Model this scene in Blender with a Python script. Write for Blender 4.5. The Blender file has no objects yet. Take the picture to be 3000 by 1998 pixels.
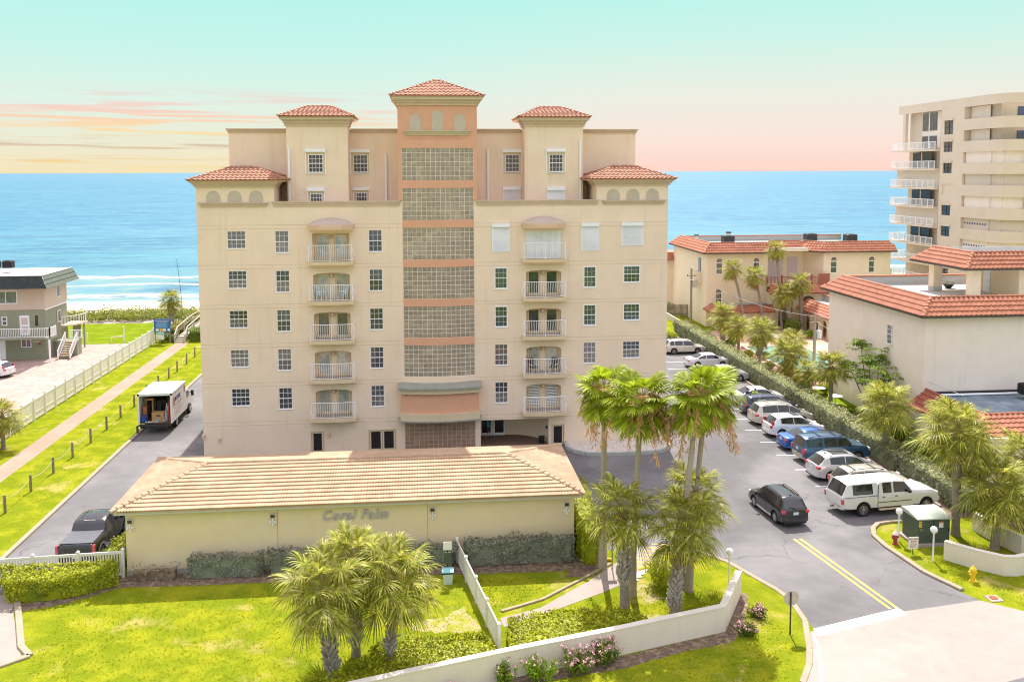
import bpy, bmesh, math, random
from mathutils import Vector, Matrix, Euler, noise
random.seed(11)
R = math.radians
SC = bpy.context.scene
COL = SC.collection

# ------------------------------------------------------------------ camera
cam = bpy.data.cameras.new('camera')
cam.sensor_width = 36.0
cam.lens = 31.884
cam.shift_y = -0.0903
cam.clip_start = 0.5
cam.clip_end = 120000
camo = bpy.data.objects.new('camera', cam)
COL.objects.link(camo)
_p, _y, _r = 0.0843266, 0.0998003, -0.0029221
_fw = Vector((math.sin(_y)*math.cos(_p), math.cos(_y)*math.cos(_p), -math.sin(_p)))
_rt = Vector((math.cos(_y), -math.sin(_y), 0))
_up = _rt.cross(_fw)
_r2 = _rt*math.cos(_r) + _up*math.sin(_r)
_u2 = _r2.cross(_fw)
_m = Matrix((_r2, _u2, -_fw)).transposed().to_4x4()
_m.translation = Vector((-1.26, -67.195, 20.777))
camo.matrix_world = _m
SC.camera = camo

# ------------------------------------------------------------------ world
SUN_EL, SUN_DX = 53.5, 0.13
W = bpy.data.worlds.new('World'); SC.world = W; W.use_nodes = True
nt = W.node_tree; nt.nodes.clear()
def N(t, **kw):
    n = nt.nodes.new(t)
    for k, v in kw.items(): setattr(n, k, v)
    return n
L = lambda a, b: nt.links.new(a, b)
def ramp(stops, interp='LINEAR'):
    n = N('ShaderNodeValToRGB'); cr = n.color_ramp; cr.interpolation = interp
    while len(cr.elements) > 1: cr.elements.remove(cr.elements[-1])
    for i, (p, c) in enumerate(stops):
        e = cr.elements[0] if i == 0 else cr.elements.new(p)
        e.position = p; e.color = (c[0], c[1], c[2], 1)
    return n
def lin(r, g, b):
    f = lambda c: ((c/255+0.055)/1.055)**2.4 if c > 10 else c/255/12.92
    return (f(r), f(g), f(b))
def mixc(a, b, fac, bt='MIX'):
    n = N('ShaderNodeMix', data_type='RGBA', blend_type=bt)
    for s, v in ((0, fac), (6, a), (7, b)):
        if hasattr(v, 'links') or hasattr(v, 'is_output'): L(v, n.inputs[s])
        elif s == 0: n.inputs[0].default_value = v
        else: n.inputs[s].default_value = (*v[:3], 1)
    return n.outputs[2]
def math_(op, a, b=0.0):
    n = N('ShaderNodeMath', operation=op)
    for i, v in enumerate((a, b)):
        if hasattr(v, 'is_output'): L(v, n.inputs[i])
        else: n.inputs[i].default_value = v
    return n.outputs[0]
def mapr(v, a, b, c, d, smooth=False):
    n = N('ShaderNodeMapRange'); n.clamp = True
    if smooth: n.interpolation_type = 'SMOOTHSTEP'
    L(v, n.inputs[0])
    for i, x in zip((1, 2, 3, 4), (a, b, c, d)): n.inputs[i].default_value = x
    return n.outputs[0]
tc = N('ShaderNodeTexCoord'); sep = N('ShaderNodeSeparateXYZ'); L(tc.outputs['Generated'], sep.inputs[0])
X_, Y_, Z_ = sep.outputs
el = math_('ABSOLUTE', Z_)
left = ramp([(0, lin(244, 226, 184)), (.05, lin(236, 232, 206)), (.13, lin(222, 240, 228)), (.24, lin(196, 242, 233)), (.36, lin(178, 240, 233)), (.6, lin(222, 237, 238)), (1, lin(246, 238, 252))])
right = ramp([(0, lin(253, 213, 200)), (.06, lin(249, 226, 216)), (.15, lin(234, 236, 224)), (.25, lin(204, 241, 231)), (.36, lin(180, 241, 233)), (.6, lin(222, 237, 238)), (1, lin(246, 238, 252))])
ez = mapr(el, 0, .55, 0, 1)
L(ez, left.inputs[0]); L(ez, right.inputs[0])
base = mixc(left.outputs[0], right.outputs[0], mapr(X_, -.15, .3, 0, 1, True))
# thin streaks of cloud low over the sea
mp = N('ShaderNodeMapping'); mp.inputs['Scale'].default_value = (3.4, 3.4, 95.0); mp.inputs['Location'].default_value = (1.3, .4, .35)
L(tc.outputs['Generated'], mp.inputs[0])
nz = N('ShaderNodeTexNoise'); nz.inputs['Scale'].default_value = 1.6; nz.inputs['Detail'].default_value = 7; nz.inputs['Roughness'].default_value = .55
nz.inputs['Distortion'].default_value = .6
L(mp.outputs[0], nz.inputs['Vector'])
cl = mapr(nz.outputs[0], .47, .60, 0, 1, True)
low = math_('MULTIPLY', mapr(el, .0, .012, 0, 1), mapr(el, .055, .095, 1, 0, True))
az = mapr(X_, -.14, .1, 1, .0, True)
cm = math_('MULTIPLY', math_('MULTIPLY', cl, low), az)
ccol = ramp([(0, lin(250, 214, 140)), (.3, lin(206, 186, 168)), (.42, lin(252, 222, 160)), (.75, lin(250, 200, 190)), (1, lin(247, 188, 186))])
L(mapr(el, .008, .085, 0, 1), ccol.inputs[0])
skyc = mixc(base, ccol.outputs[0], math_('MULTIPLY', cm, .9))
ns = N('ShaderNodeTexSky'); ns.sky_type = 'NISHITA'; ns.sun_disc = False
ns.sun_elevation = R(SUN_EL); ns.sun_rotation = R(7.4)
nish = mixc((0, 0, 0), ns.outputs[0], .1)
allsky = mixc(skyc, nish, mapr(el, .5, 1, 0, .12, True))
bg = N('ShaderNodeBackground'); L(mapr(el, .2, .85, .69, 1.18, True), bg.inputs[1])  # sky strength raised towards the zenith to lift the shaded walls
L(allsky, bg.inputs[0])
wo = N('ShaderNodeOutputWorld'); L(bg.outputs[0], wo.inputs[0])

# ------------------------------------------------------------------ sun
sl = bpy.data.lights.new('sun', 'SUN'); sl.energy = 5.0; sl.angle = R(.5); sl.color = (1, .95, .87)
so = bpy.data.objects.new('sun', sl); COL.objects.link(so)
_c = math.cos(R(SUN_EL)); _h = math.hypot(SUN_DX, 1)
so.rotation_euler = Vector((-SUN_DX/_h*_c, -1/_h*_c, -math.sin(R(SUN_EL)))).to_track_quat('-Z', 'Y').to_euler()
so.location = (10, 60, 90)
SC.view_settings.view_transform = 'Standard'; SC.view_settings.look = 'None'
SC.view_settings.gamma = 1; SC.view_settings.exposure = 0.58
SC.view_settings.use_curve_mapping = False
SC.cycles.use_denoising = True; SC.cycles.filter_width = 1.1
SC.cycles.max_bounces = 8; SC.cycles.transparent_max_bounces = 8

# ------------------------------------------------------------------ materials
MATS = {}
def mat(name, col, rough=.85, var=.12, vs=2.0, col2=None, c2s=.4, c2t=(.45, .62), bump=0., bs=30., spec=.3, metal=0., rnd=0., isl=0., trans=0., coat=0., obj=False, detail=5, c3=None, c3s=.15, c3t=(.5, .7), stretch=None, streak=None, crack=None):
    """principled surface with noise colour variation, optional second / third tint, fine bump, per-object and per-piece shift"""
    if name in MATS: return MATS[name]
    global nt
    m = bpy.data.materials.new(name); m.use_nodes = True; MATS[name] = m
    keep = nt; nt = m.node_tree
    b = nt.nodes['Principled BSDF']; out = nt.nodes['Material Output']
    if obj: vec = N('ShaderNodeTexCoord').outputs['Object']
    else: vec = N('ShaderNodeNewGeometry').outputs['Position']
    if stretch:
        mpn = N('ShaderNodeMapping'); mpn.inputs['Scale'].default_value = stretch; L(vec, mpn.inputs[0]); vec = mpn.outputs[0]
    def nz(s, d=detail, r=.6):
        n = N('ShaderNodeTexNoise'); n.inputs['Scale'].default_value = s; n.inputs['Detail'].default_value = d; n.inputs['Roughness'].default_value = r
        L(vec, n.inputs['Vector']); return n.outputs[0]
    c = col
    if col2: c = mixc(c, col2, mapr(nz(c2s), c2t[0], c2t[1], 0, 1, True))
    if c3: c = mixc(c, c3, mapr(nz(c3s), c3t[0], c3t[1], 0, 1, True))
    if crack:
        dn = N('ShaderNodeTexNoise'); dn.inputs['Scale'].default_value = .8; dn.inputs['Detail'].default_value = 6; L(vec, dn.inputs['Vector'])
        ad = N('ShaderNodeVectorMath', operation='MULTIPLY_ADD'); L(dn.outputs['Color'], ad.inputs[0]); ad.inputs[1].default_value = (1.8, 1.8, 0); L(vec, ad.inputs[2])
        vo = N('ShaderNodeTexVoronoi', feature='DISTANCE_TO_EDGE'); vo.inputs['Scale'].default_value = .14; L(ad.outputs[0], vo.inputs['Vector'])
        c = mixc(c, crack, math_('MULTIPLY', mapr(vo.outputs['Distance'], .002, .007, 1, 0), mapr(nz(.25), .42, .58, 0, .75)))
        c = mixc(c, crack, mapr(nz(1.1, 3), .66, .76, 0, .45, True))
    if streak:
        mps = N('ShaderNodeMapping'); mps.inputs['Scale'].default_value = (1.6, 1.6, .10); L(vec, mps.inputs[0])
        ns_ = N('ShaderNodeTexNoise'); ns_.inputs['Scale'].default_value = 1.5; ns_.inputs['Detail'].default_value = 5; L(mps.outputs[0], ns_.inputs['Vector'])
        c = mixc(c, streak, mapr(ns_.outputs[0], .54, .74, 0, .55, True))
    f = None
    if var: f = mapr(nz(vs), .25, .75, 1-var, 1+var)
    if rnd:
        r_ = mapr(N('ShaderNodeObjectInfo').outputs['Random'], 0, 1, 1-rnd, 1+rnd)
        f = r_ if f is None else math_('MULTIPLY', f, r_)
    if isl:
        r_ = mapr(N('ShaderNodeNewGeometry').outputs['Random Per Island'], 0, 1, 1-isl, 1+isl)
        f = r_ if f is None else math_('MULTIPLY', f, r_)
    if f is not None:
        n = N('ShaderNodeVectorMath', operation='SCALE')
        if hasattr(c, 'is_output'): L(c, n.inputs[0])
        else: n.inputs[0].default_value = c
        L(f, n.inputs['Scale']); c = n.outputs[0]
    if hasattr(c, 'is_output'): L(c, b.inputs['Base Color'])
    else: b.inputs['Base Color'].default_value = (*c, 1)
    b.inputs['Roughness'].default_value = rough
    b.inputs['Specular IOR Level'].default_value = spec
    b.inputs['Metallic'].default_value = metal
    b.inputs['Coat Weight'].default_value = coat
    b.inputs['Coat Roughness'].default_value = .04
    if bump:
        bn = N('ShaderNodeBump'); bn.inputs['Strength'].default_value = bump; bn.inputs['Distance'].default_value = .05
        L(nz(bs, 6, .65), bn.inputs['Height']); L(bn.outputs[0], b.inputs['Normal'])
    if trans:
        t = N('ShaderNodeBsdfTranslucent')
        if hasattr(c, 'is_output'): L(c, t.inputs[0])
        else: t.inputs[0].default_value = (*c, 1)
        mx = N('ShaderNodeMixShader'); mx.inputs[0].default_value = trans
        L(b.outputs[0], mx.inputs[1]); L(t.outputs[0], mx.inputs[2]); L(mx.outputs[0], out.inputs[0])
    nt = keep
    return m

stucco = mat('cream_stucco', (.85, .69, .545), .9, .04, .8, col2=(.82, .66, .52), c2s=.25, bump=.12, bs=18, streak=(.73, .585, .46))
coral = mat('coral_stucco', (.70, .385, .26), .9, .06, 1.0, bump=.12, bs=18)
tan_trim = mat('tan_trim', (.61, .475, .37), .9, .07, 1.5, bump=.1, bs=18)
niche_m = mat('niche_grey', (.55, .475, .40), .9, .08, 2, bump=.1, bs=18)
grey_green = mat('grey_green_coping', (.31, .325, .275), .85, .15, 2.5, bump=.15, bs=14)
white = mat('white_paint', (.85, .87, .92), .55, .04, 3)
white_rail = mat('white_railing', (.86, .86, .89), .45, .03, 3)
cream_paint = mat('cream_paint', (.68, .55, .37), .6, .05, 2)
glass = mat('window_glass', (.055, .06, .075), .06, .5, .9, spec=.9, rnd=.5)
glass_lt = mat('window_glass_blinds', (.19, .17, .18), .12, .35, 3, spec=.8, rnd=.35)
glass_green = mat('window_glass_green', (.06, .10, .08), .06, .6, 1.2, spec=.9, rnd=.3)
door_glass = mat('door_glass', (.60, .58, .55), .08, .5, .9, spec=.9, rnd=.3, col2=(.26, .32, .34), c2s=.9, c2t=(.45, .6))
dark_door = mat('dark_door_glass', (.02, .016, .02), .15, .3, 2, spec=.6)
black = mat('black_matte', (.02, .02, .022), .6, .2, 4)
dark_metal = mat('dark_metal', (.06, .06, .065), .45, .2, 4, metal=.4)
steel = mat('bright_metal', (.6, .6, .62), .3, .1, 4, metal=.9)
grout = mat('grout', (.84, .75, .62), .9, .05, 3)
block_m = mat('glass_block', (.55, .48, .40), .2, .20, 3.2, rnd=.10, isl=.10, spec=.5, bump=.25, bs=10, col2=(.68, .58, .47), c2s=.5, c2t=(.5, .62))
tile_brown = mat('brown_wall_tile', (.36, .225, .165), .6, .1, 3, rnd=.12, isl=.12)
roof_tan = mat('tan_roof_tile', (.47, .32, .205), .8, .10, 1.2, rnd=.09, isl=.09, bump=.1, bs=25, c3=(.53, .38, .25), c3s=.5, c3t=(.45, .65))
roof_red = mat('red_roof_tile', (.42, .165, .095), .75, .12, 1.2, rnd=.12, isl=.12, bump=.1, bs=25)
roof_coral = mat('coral_roof_tile', (.45, .22, .14), .75, .14, 1.2, rnd=.16, isl=.16, bump=.1, bs=25)
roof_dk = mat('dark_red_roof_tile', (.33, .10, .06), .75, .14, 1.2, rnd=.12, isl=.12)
asphalt = mat('asphalt', (.155, .148, .150), .92, .10, .9, col2=(.205, .196, .198), c2s=.12, c2t=(.4, .62), bump=.25, bs=40, c3=(.125, .119, .122), c3s=.07, c3t=(.50, .64), detail=8, crack=(.10, .094, .10))
concrete = mat('concrete', (.335, .28, .25), .9, .07, 1.2, col2=(.37, .31, .275), c2s=.2, bump=.1, bs=30)
path_m = mat('path_concrete', (.325, .232, .172), .9, .08, 1.5, col2=(.37, .27, .205), c2s=.3, bump=.1, bs=30)
kerb_m = mat('kerb_concrete', (.36, .295, .215), .9, .12, 1.6, bump=.1, bs=30)
pavers = mat('pink_pavers', (.40, .285, .245), .9, .10, 1.2, col2=(.46, .34, .295), c2s=.6, bump=.2, bs=14)
wall_white = mat('low_wall_stucco', (.76, .68, .585), .9, .05, 1.2, bump=.12, bs=16, streak=(.62, .56, .48))
cream2 = mat('pale_cream_stucco', (.84, .745, .67), .9, .05, .8, bump=.15, bs=10, streak=(.74, .66, .60))
cream3 = mat('yellow_cream_stucco', (.78, .65, .48), .9, .05, .8, bump=.12, bs=12)
tower_m = mat('beige_tower', (.70, .595, .49), .9, .05, .5, bump=.1, bs=8)
tower_dk = mat('beige_tower_infill', (.62, .54, .45), .9, .05, .5)
sage = mat('sage_stucco', (.29, .31, .23), .9, .08, 1.2, bump=.15, bs=14)
siding = mat('pink_siding', (.60, .50, .43), .7, .05, 1)
shingle = mat('dark_shingle', (.045, .055, .06), .9, .3, 3, bump=.3, bs=20)
shingle2 = mat('grey_green_shingle', (.13, .15, .12), .9, .2, 3, bump=.3, bs=20)
roof_white = mat('white_roof_membrane', (.66, .64, .62), .8, .06, .6)
roof_blue = mat('grey_blue_flat_roof', (.17, .22, .27), .8, .25, .5, col2=(.28, .34, .38), c2s=.3)
roof_grey = mat('grey_flat_roof', (.50, .48, .46), .85, .1, .5)
wood = mat('weathered_wood', (.24, .20, .14), .9, .25, 6, bump=.3, bs=30)
wood_lt = mat('pale_timber', (.46, .42, .35), .9, .2, 5, bump=.3, bs=30)
pole_m = mat('utility_pole_wood', (.30, .26, .20), .9, .2, 5, bump=.3, bs=20)
rope_m = mat('rope', (.45, .40, .30), .95, .2, 10)
yellow_p = mat('yellow_paint', (.72, .50, .10), .7, .12, 2, c3=(.60, .46, .22), c3s=3, c3t=(.5, .7))
white_p = mat('white_road_paint', (.74, .73, .72), .8, .06, 3)
orange_y = mat('bright_yellow', (.78, .52, .03), .5, .06, 3)
red_m = mat('red_paint', (.34, .06, .05), .6, .15, 4)
green_box = mat('green_transformer', (.075, .10, .075), .55, .12, 2)
green_lid = mat('pale_green_lid', (.42, .47, .39), .5, .06, 2)
globe_m = mat('white_globe', (.82, .82, .84), .3, .02, 3)
mulch = mat('mulch', (.17, .12, .085), 1, .45, 5, bump=.6, bs=14, col2=(.26, .19, .13), c2s=2.5)
gravel_m = mat('pale_gravel', (.62, .56, .50), 1, .3, 9, bump=.8, bs=12)
sandbare = mat('bare_sandy_soil', (.37, .315, .15), 1, .15, 2.5, bump=.3, bs=14, col2=(.28, .285, .03), c2s=1.6, c2t=(.42, .58))
lawn_m = mat('lawn_grass', (.175, .22, .012), 1, .25, 11, col2=(.29, .30, .018), c2s=.7, c2t=(.40, .66), bump=.9, bs=16, c3=(.40, .33, .10), c3s=.45, c3t=(.55, .72), detail=9, spec=.0)
lawn_dk = mat('green_lawn_grass', (.16, .215, .012), 1, .30, 7, col2=(.20, .27, .02), c2s=.6, bump=.9, bs=16, detail=9, spec=.0)
sand_m = mat('beach_sand', (.56, .475, .40), 1, .06, .8, col2=(.50, .42, .34), c2s=.1, bump=.15, bs=6)
leaf_y = mat('yellow_green_leaf', (.40, .43, .015), .5, .2, 1.2, isl=.45, trans=.32, spec=.4, c3=(.20, .26, .015), c3s=.6, c3t=(.5, .7))
leaf_g = mat('green_leaf', (.14, .20, .018), .5, .2, 1.2, isl=.45, trans=.28, spec=.4)
leaf_s = mat('silver_green_leaf', (.25, .27, .15), .55, .2, 1.2, isl=.45, trans=.2, spec=.4)
leaf_st = mat('sunlit_silver_leaf', (.36, .37, .14), .55, .2, 1.2, isl=.4, trans=.2, spec=.4)  # silver leaf for hedge tops with sunlight put into its colour
leaf_d = mat('dusty_blue_green_leaf', (.25, .27, .20), .6, .2, 2, isl=.45, trans=.15, spec=.3)
leaf_b = mat('bright_green_leaf', (.19, .30, .012), .45, .15, 1.2, isl=.4, trans=.32, spec=.4)
leaf_o = mat('sea_grape_leaf', (.27, .27, .03), .5, .15, 1.2, isl=.5, trans=.25, spec=.4, c3=(.38, .20, .03), c3s=1.5, c3t=(.55, .7))
palm_s = mat('sabal_frond', (.32, .35, .035), .5, .15, 1.5, isl=.42, rnd=.2, trans=.42, spec=.25, c3=(.64, .56, .20), c3s=5.0, c3t=(.49, .62))  # pale tan streaks paint highlights into the leaflets
palm_w = mat('fan_palm_frond', (.34, .42, .02), .5, .15, 1.5, isl=.3, rnd=.18, trans=.45, spec=.25)
palm_dead = mat('dry_frond', (.40, .25, .11), .8, .2, 2, isl=.35, trans=.2)
palm_fl = mat('dry_flower_stalks', (.62, .38, .18), .85, .2, 2, isl=.35, trans=.2)
trunk_s = mat('sabal_trunk', (.30, .25, .215), .95, .25, 3, bump=.5, bs=14, stretch=(1, 1, 3))
trunk_w = mat('fan_palm_trunk', (.40, .34, .27), .95, .2, 2, bump=.4, bs=9, stretch=(1, 1, 6))
boot_m = mat('palm_boot', (.44, .39, .35), .9, .25, 6, rnd=.3, isl=.3)
fibre_m = mat('palm_fibre', (.22, .13, .08), 1, .3, 4, bump=.6, bs=12)
pink_fl = mat('pink_flowers', (.70, .38, .42), .7, .2, 5, isl=.4)
lavender = mat('lavender_flowers', (.35, .27, .62), .7, .2, 5, isl=.3)
rail_red = mat('red_brown_timber', (.34, .115, .075), .7, .15, 3)
shutter_pk = mat('pale_pink_shutter', (.63, .52, .54), .6, .04, 3)
pool_m = mat('pool_water', (.18, .42, .36), .05, .15, .8, spec=.7, bump=.2, bs=2)
terracotta = mat('terracotta_paving', (.60, .37, .27), .85, .12, 1.4, col2=(.66, .44, .34), c2s=.5)
blue_sign = mat('blue_sign', (.03, .13, .38), .5, .05, 3)
sign_white = mat('sign_white', (.74, .74, .72), .5, .04, 3)
navy = mat('navy_lettering', (.05, .05, .25), .5, .05, 3)
lettering = mat('grey_lettering', (.43, .415, .47), .45, .06, 3)
red_letter = mat('red_lettering', (.5, .08, .06), .6, .08, 3)
skin_m = mat('skin', (.42, .24, .16), .6, .05, 6)
cloth_blue = mat('blue_shirt', (.03, .36, .50), .8, .08, 8)
cloth_navy = mat('navy_shorts', (.03, .05, .12), .8, .1, 8)
cloth_hiviz = mat('yellow_green_vest', (.55, .75, .03), .7, .06, 8)
cloth_maroon = mat('maroon_cap', (.22, .04, .05), .8, .1, 8)
hair_m = mat('dark_hair', (.05, .03, .02), .8, .1, 8)
card_m = mat('cardboard', (.42, .25, .12), .85, .1, 3)
teal_m = mat('pale_teal_plastic', (.27, .58, .60), .45, .05, 3)
tail_red = mat('tail_light', (.55, .015, .03), .15, .15, 6, spec=.8, coat=.6)
tail_amber = mat('amber_light', (.75, .25, .03), .2, .1, 6, spec=.8)
lamp_clear = mat('clear_lamp', (.7, .7, .72), .12, .1, 6, spec=.8)
car_glass = mat('car_glass', (.022, .024, .028), .05, .3, 2, spec=1.0, obj=True)
tyre_m = mat('tyre_rubber', (.022, .022, .023), .85, .2, 8, obj=True)
rim_m = mat('alloy_rim', (.55, .55, .57), .3, .08, 6, metal=.8, obj=True)
trim_black = mat('black_trim', (.025, .025, .027), .55, .15, 6, obj=True)
chrome = mat('chrome', (.7, .7, .72), .15, .05, 4, metal=1.0, obj=True)
plate_m = mat('number_plate', (.62, .70, .74), .5, .1, 12, obj=True)
# ------------------------------------------------------------------ helpers
class MB:
    def __init__(s): s.v = []; s.f = []; s.m = []; s.mi = 0
    def add(s, pts, faces, mi=None):
        o = len(s.v); s.v += [tuple(p) for p in pts]
        for f in faces: s.f.append(tuple(i+o for i in f)); s.m.append(s.mi if mi is None else mi)
        return s
    def poly(s, pts, mi=None): return s.add(pts, [tuple(range(len(pts)))], mi)
    def box(s, x0, y0, z0, x1, y1, z1, mi=None):
        if x0 > x1: x0, x1 = x1, x0
        if y0 > y1: y0, y1 = y1, y0
        if z0 > z1: z0, z1 = z1, z0
        return s.add([(x0,y0,z0),(x1,y0,z0),(x1,y1,z0),(x0,y1,z0),(x0,y0,z1),(x1,y0,z1),(x1,y1,z1),(x0,y1,z1)],
              [(0,3,2,1),(4,5,6,7),(0,1,5,4),(1,2,6,5),(2,3,7,6),(3,0,4,7)], mi)
    def bbox(s, x0, y0, z0, x1, y1, z1, c=.02, mi=None):
        """box with chamfered vertical edges and top"""
        if x0 > x1: x0, x1 = x1, x0
        if y0 > y1: y0, y1 = y1, y0
        def ring(i, z): return [(x0+i+c,y0+i,z),(x1-i-c,y0+i,z),(x1-i,y0+i+c,z),(x1-i,y1-i-c,z),(x1-i-c,y1-i,z),(x0+i+c,y1-i,z),(x0+i,y1-i-c,z),(x0+i,y0+i+c,z)]
        p = ring(0, z0)+ring(0, z1-c)+ring(c, z1)
        f = [(k, (k+1)%8, (k+1)%8+8, k+8) for k in range(8)]+[(k+8, (k+1)%8+8, (k+1)%8+16, k+16) for k in range(8)]
        return s.add(p, f+[tuple(range(7, -1, -1)), tuple(range(16, 24))], mi)
    def prism(s, poly, axis, a, b, mi=None):
        """2-D outline pushed along an axis: axis x -> poly is (y,z), y -> (x,z), z -> (x,y)"""
        def P(p, t):
            return (t, p[0], p[1]) if axis == 'x' else (p[0], t, p[1]) if axis == 'y' else (p[0], p[1], t)
        n = len(poly)
        return s.add([P(p, a) for p in poly]+[P(p, b) for p in poly],
              [tuple(range(n)), tuple(range(2*n-1, n-1, -1))]+[(i, i+n, (i+1) % n+n, (i+1) % n) for i in range(n)], mi)
    def tube(s, pts, r, n=6, mi=None, closed=False, r_end=None):
        pts = [Vector(p) for p in pts]; k = len(pts); P = []; F_ = []
        prev = None
        for i, p in enumerate(pts):
            t = (pts[min(i+1, k-1)]-pts[max(i-1, 0)])
            t = t.normalized() if t.length > 1e-9 else Vector((0, 0, 1))
            a = prev if prev is not None else (Vector((0, 0, 1)) if abs(t.z) < .9 else Vector((1, 0, 0)))
            u = (a-t*a.dot(t)); u = u.normalized() if u.length > 1e-6 else t.orthogonal().normalized()
            prev = u; w = t.cross(u)
            rr = r[i] if isinstance(r, (list, tuple)) else (r if r_end is None else r+(r_end-r)*i/(k-1))
            for j in range(n):
                an = 2*math.pi*j/n; P.append(p+u*(rr*math.cos(an))+w*(rr*math.sin(an)))
        for i in range(k-1):
            for j in range(n): F_.append((i*n+j, i*n+(j+1) % n, (i+1)*n+(j+1) % n, (i+1)*n+j))
        F_.append(tuple(range(n-1, -1, -1))); F_.append(tuple((k-1)*n+j for j in range(n)))
        return s.add(P, F_, mi)
    def bar(s, p, q, w, h=None, mi=None):
        """square bar from p to q"""
        p, q = Vector(p), Vector(q); h = h or w; t = (q-p).normalized()
        a = Vector((0, 0, 1)) if abs(t.z) < .95 else Vector((0, 1, 0))
        u = t.cross(a).normalized(); v = u.cross(t)
        P = [b+u*(sx*w/2)+v*(sy*h/2) for b in (p, q) for sx, sy in ((-1,-1),(1,-1),(1,1),(-1,1))]
        return s.add(P, [(0,1,2,3),(7,6,5,4),(0,4,5,1),(1,5,6,2),(2,6,7,3),(3,7,4,0)], mi)
    def lathe(s, prof, c=(0,0,0), n=16, axis='z', mi=None):
        P = []; F_ = []; k = len(prof)
        for i, (r, h) in enumerate(prof):
            for j in range(n):
                a = 2*math.pi*j/n; u, w = r*math.cos(a), r*math.sin(a)
                P.append((c[0]+u, c[1]+w, c[2]+h) if axis == 'z' else (c[0]+u, c[1]+h, c[2]+w) if axis == 'y' else (c[0]+h, c[1]+u, c[2]+w))
        for i in range(k-1):
            for j in range(n): F_.append((i*n+j, i*n+(j+1) % n, (i+1)*n+(j+1) % n, (i+1)*n+j))
        if prof[0][0] > 1e-4: F_.append(tuple(range(n-1, -1, -1)))
        if prof[-1][0] > 1e-4: F_.append(tuple((k-1)*n+j for j in range(n)))
        return s.add(P, F_, mi)
    def mesh(s, name, mats, off=None, smooth=None, fix=True):
        me = bpy.data.meshes.new(name)
        v = s.v if off is None else [(a-off[0], b-off[1], c-off[2]) for a, b, c in s.v]
        me.from_pydata(v, [], s.f)
        for m in (mats if isinstance(mats, (list, tuple)) else [mats]): me.materials.append(m)
        if any(s.m): me.polygons.foreach_set('material_index', s.m)
        if fix:
            bm = bmesh.new(); bm.from_mesh(me); bmesh.ops.recalc_face_normals(bm, faces=bm.faces); bm.to_mesh(me); bm.free()
        if smooth is not None:
            me.polygons.foreach_set('use_smooth', [True]*len(me.polygons))
            me.set_sharp_from_angle(angle=R(smooth))
        me.update()
        return me
    def build(s, name, mats, parent=None, smooth=None, fix=True, local=False):
        off = None
        if parent is not None and not local: off = root_off(parent)
        o = bpy.data.objects.new(name, s.mesh(name, mats, off, smooth, fix)); COL.objects.link(o)
        if parent is not None: o.parent = parent
        return o

def root_off(p):
    v = Vector((0, 0, 0))
    while p is not None: v = v+p.location; p = p.parent
    return v
def put(name, me, parent=None, loc=(0, 0, 0), rot=None, scale=None, matrix=None):
    o = bpy.data.objects.new(name, me); COL.objects.link(o)
    if parent is not None: o.parent = parent
    if matrix is not None: o.matrix_basis = matrix
    else:
        o.location = loc
        if rot is not None: o.rotation_euler = rot
        if scale is not None: o.scale = scale
    return o
def tag(o, label=None, cat=None, group=None, kind=None):
    if label: o['label'] = label
    if cat: o['category'] = cat
    if group: o['group'] = group
    if kind: o['kind'] = kind
    return o
def thing(name, label, cat, loc=(0, 0, 0), rz=0, group=None):
    o = bpy.data.objects.new(name, None); COL.objects.link(o); o.empty_display_size = .3
    o.location = loc; o.rotation_euler = (0, 0, rz)
    return tag(o, label, cat, group)
def struct(name, mb, m, smooth=None, parent=None):
    o = mb.build(name, m, parent, smooth)
    if parent is None: o['kind'] = 'structure'
    return o
def kids(o): return [c for c in o.children]
def copy_tree(o, parent=None):
    c = o.copy(); COL.objects.link(c); c.parent = parent
    for ch in kids(o): copy_tree(ch, c)
    return c
def text_mesh(txt, size, m, extrude=.01, shear=0., spacing=1., bold=0., align='LEFT'):
    cu = bpy.data.curves.new('text', 'FONT'); cu.body = txt; cu.size = size; cu.extrude = extrude; cu.shear = shear
    cu.space_character = spacing; cu.offset = bold; cu.align_x = align; cu.resolution_u = 3
    o = bpy.data.objects.new('text', cu); COL.objects.link(o)
    me = bpy.data.meshes.new_from_object(o.evaluated_get(bpy.context.evaluated_depsgraph_get()))
    bpy.data.objects.remove(o); bpy.data.curves.remove(cu)
    me.materials.clear(); me.materials.append(m)
    return me
FRONT = Euler((R(90), 0, 0))          # lettering that stands upright and faces -Y

def facade(mb, P, u0, u1, z0, z1, holes, depth, mi=0, mr=0):
    """wall sheet with real rectangular openings; P(u, z, d) gives the point d metres behind the face"""
    us = sorted({u0, u1, *[a for h in holes for a in h[:2]]}); zs = sorted({z0, z1, *[a for h in holes for a in h[2:4]]})
    us = [u for u in us if u0-1e-6 <= u <= u1+1e-6]; zs = [z for z in zs if z0-1e-6 <= z <= z1+1e-6]
    idx = {}; pts = []; fs = []
    def I(u, z):
        if (u, z) not in idx: idx[(u, z)] = len(pts); pts.append(P(u, z, 0))
        return idx[(u, z)]
    for a, b in zip(us, us[1:]):
        for c, d in zip(zs, zs[1:]):
            mu, mz = (a+b)/2, (c+d)/2
            if any(h[0] < mu < h[1] and h[2] < mz < h[3] for h in holes): continue
            fs.append((I(a, c), I(b, c), I(b, d), I(a, d)))
    mb.add(pts, fs, mi)
    for h in holes:
        a, b, c, d = h[:4]; dd = h[4] if len(h) > 4 else depth
        q = [(a, c), (b, c), (b, d), (a, d)]
        for i in range(4):
            (s0, t0), (s1, t1) = q[i], q[(i+1) % 4]
            mb.poly([P(s0, t0, 0), P(s0, t0, dd), P(s1, t1, dd), P(s1, t1, 0)], mr)

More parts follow.
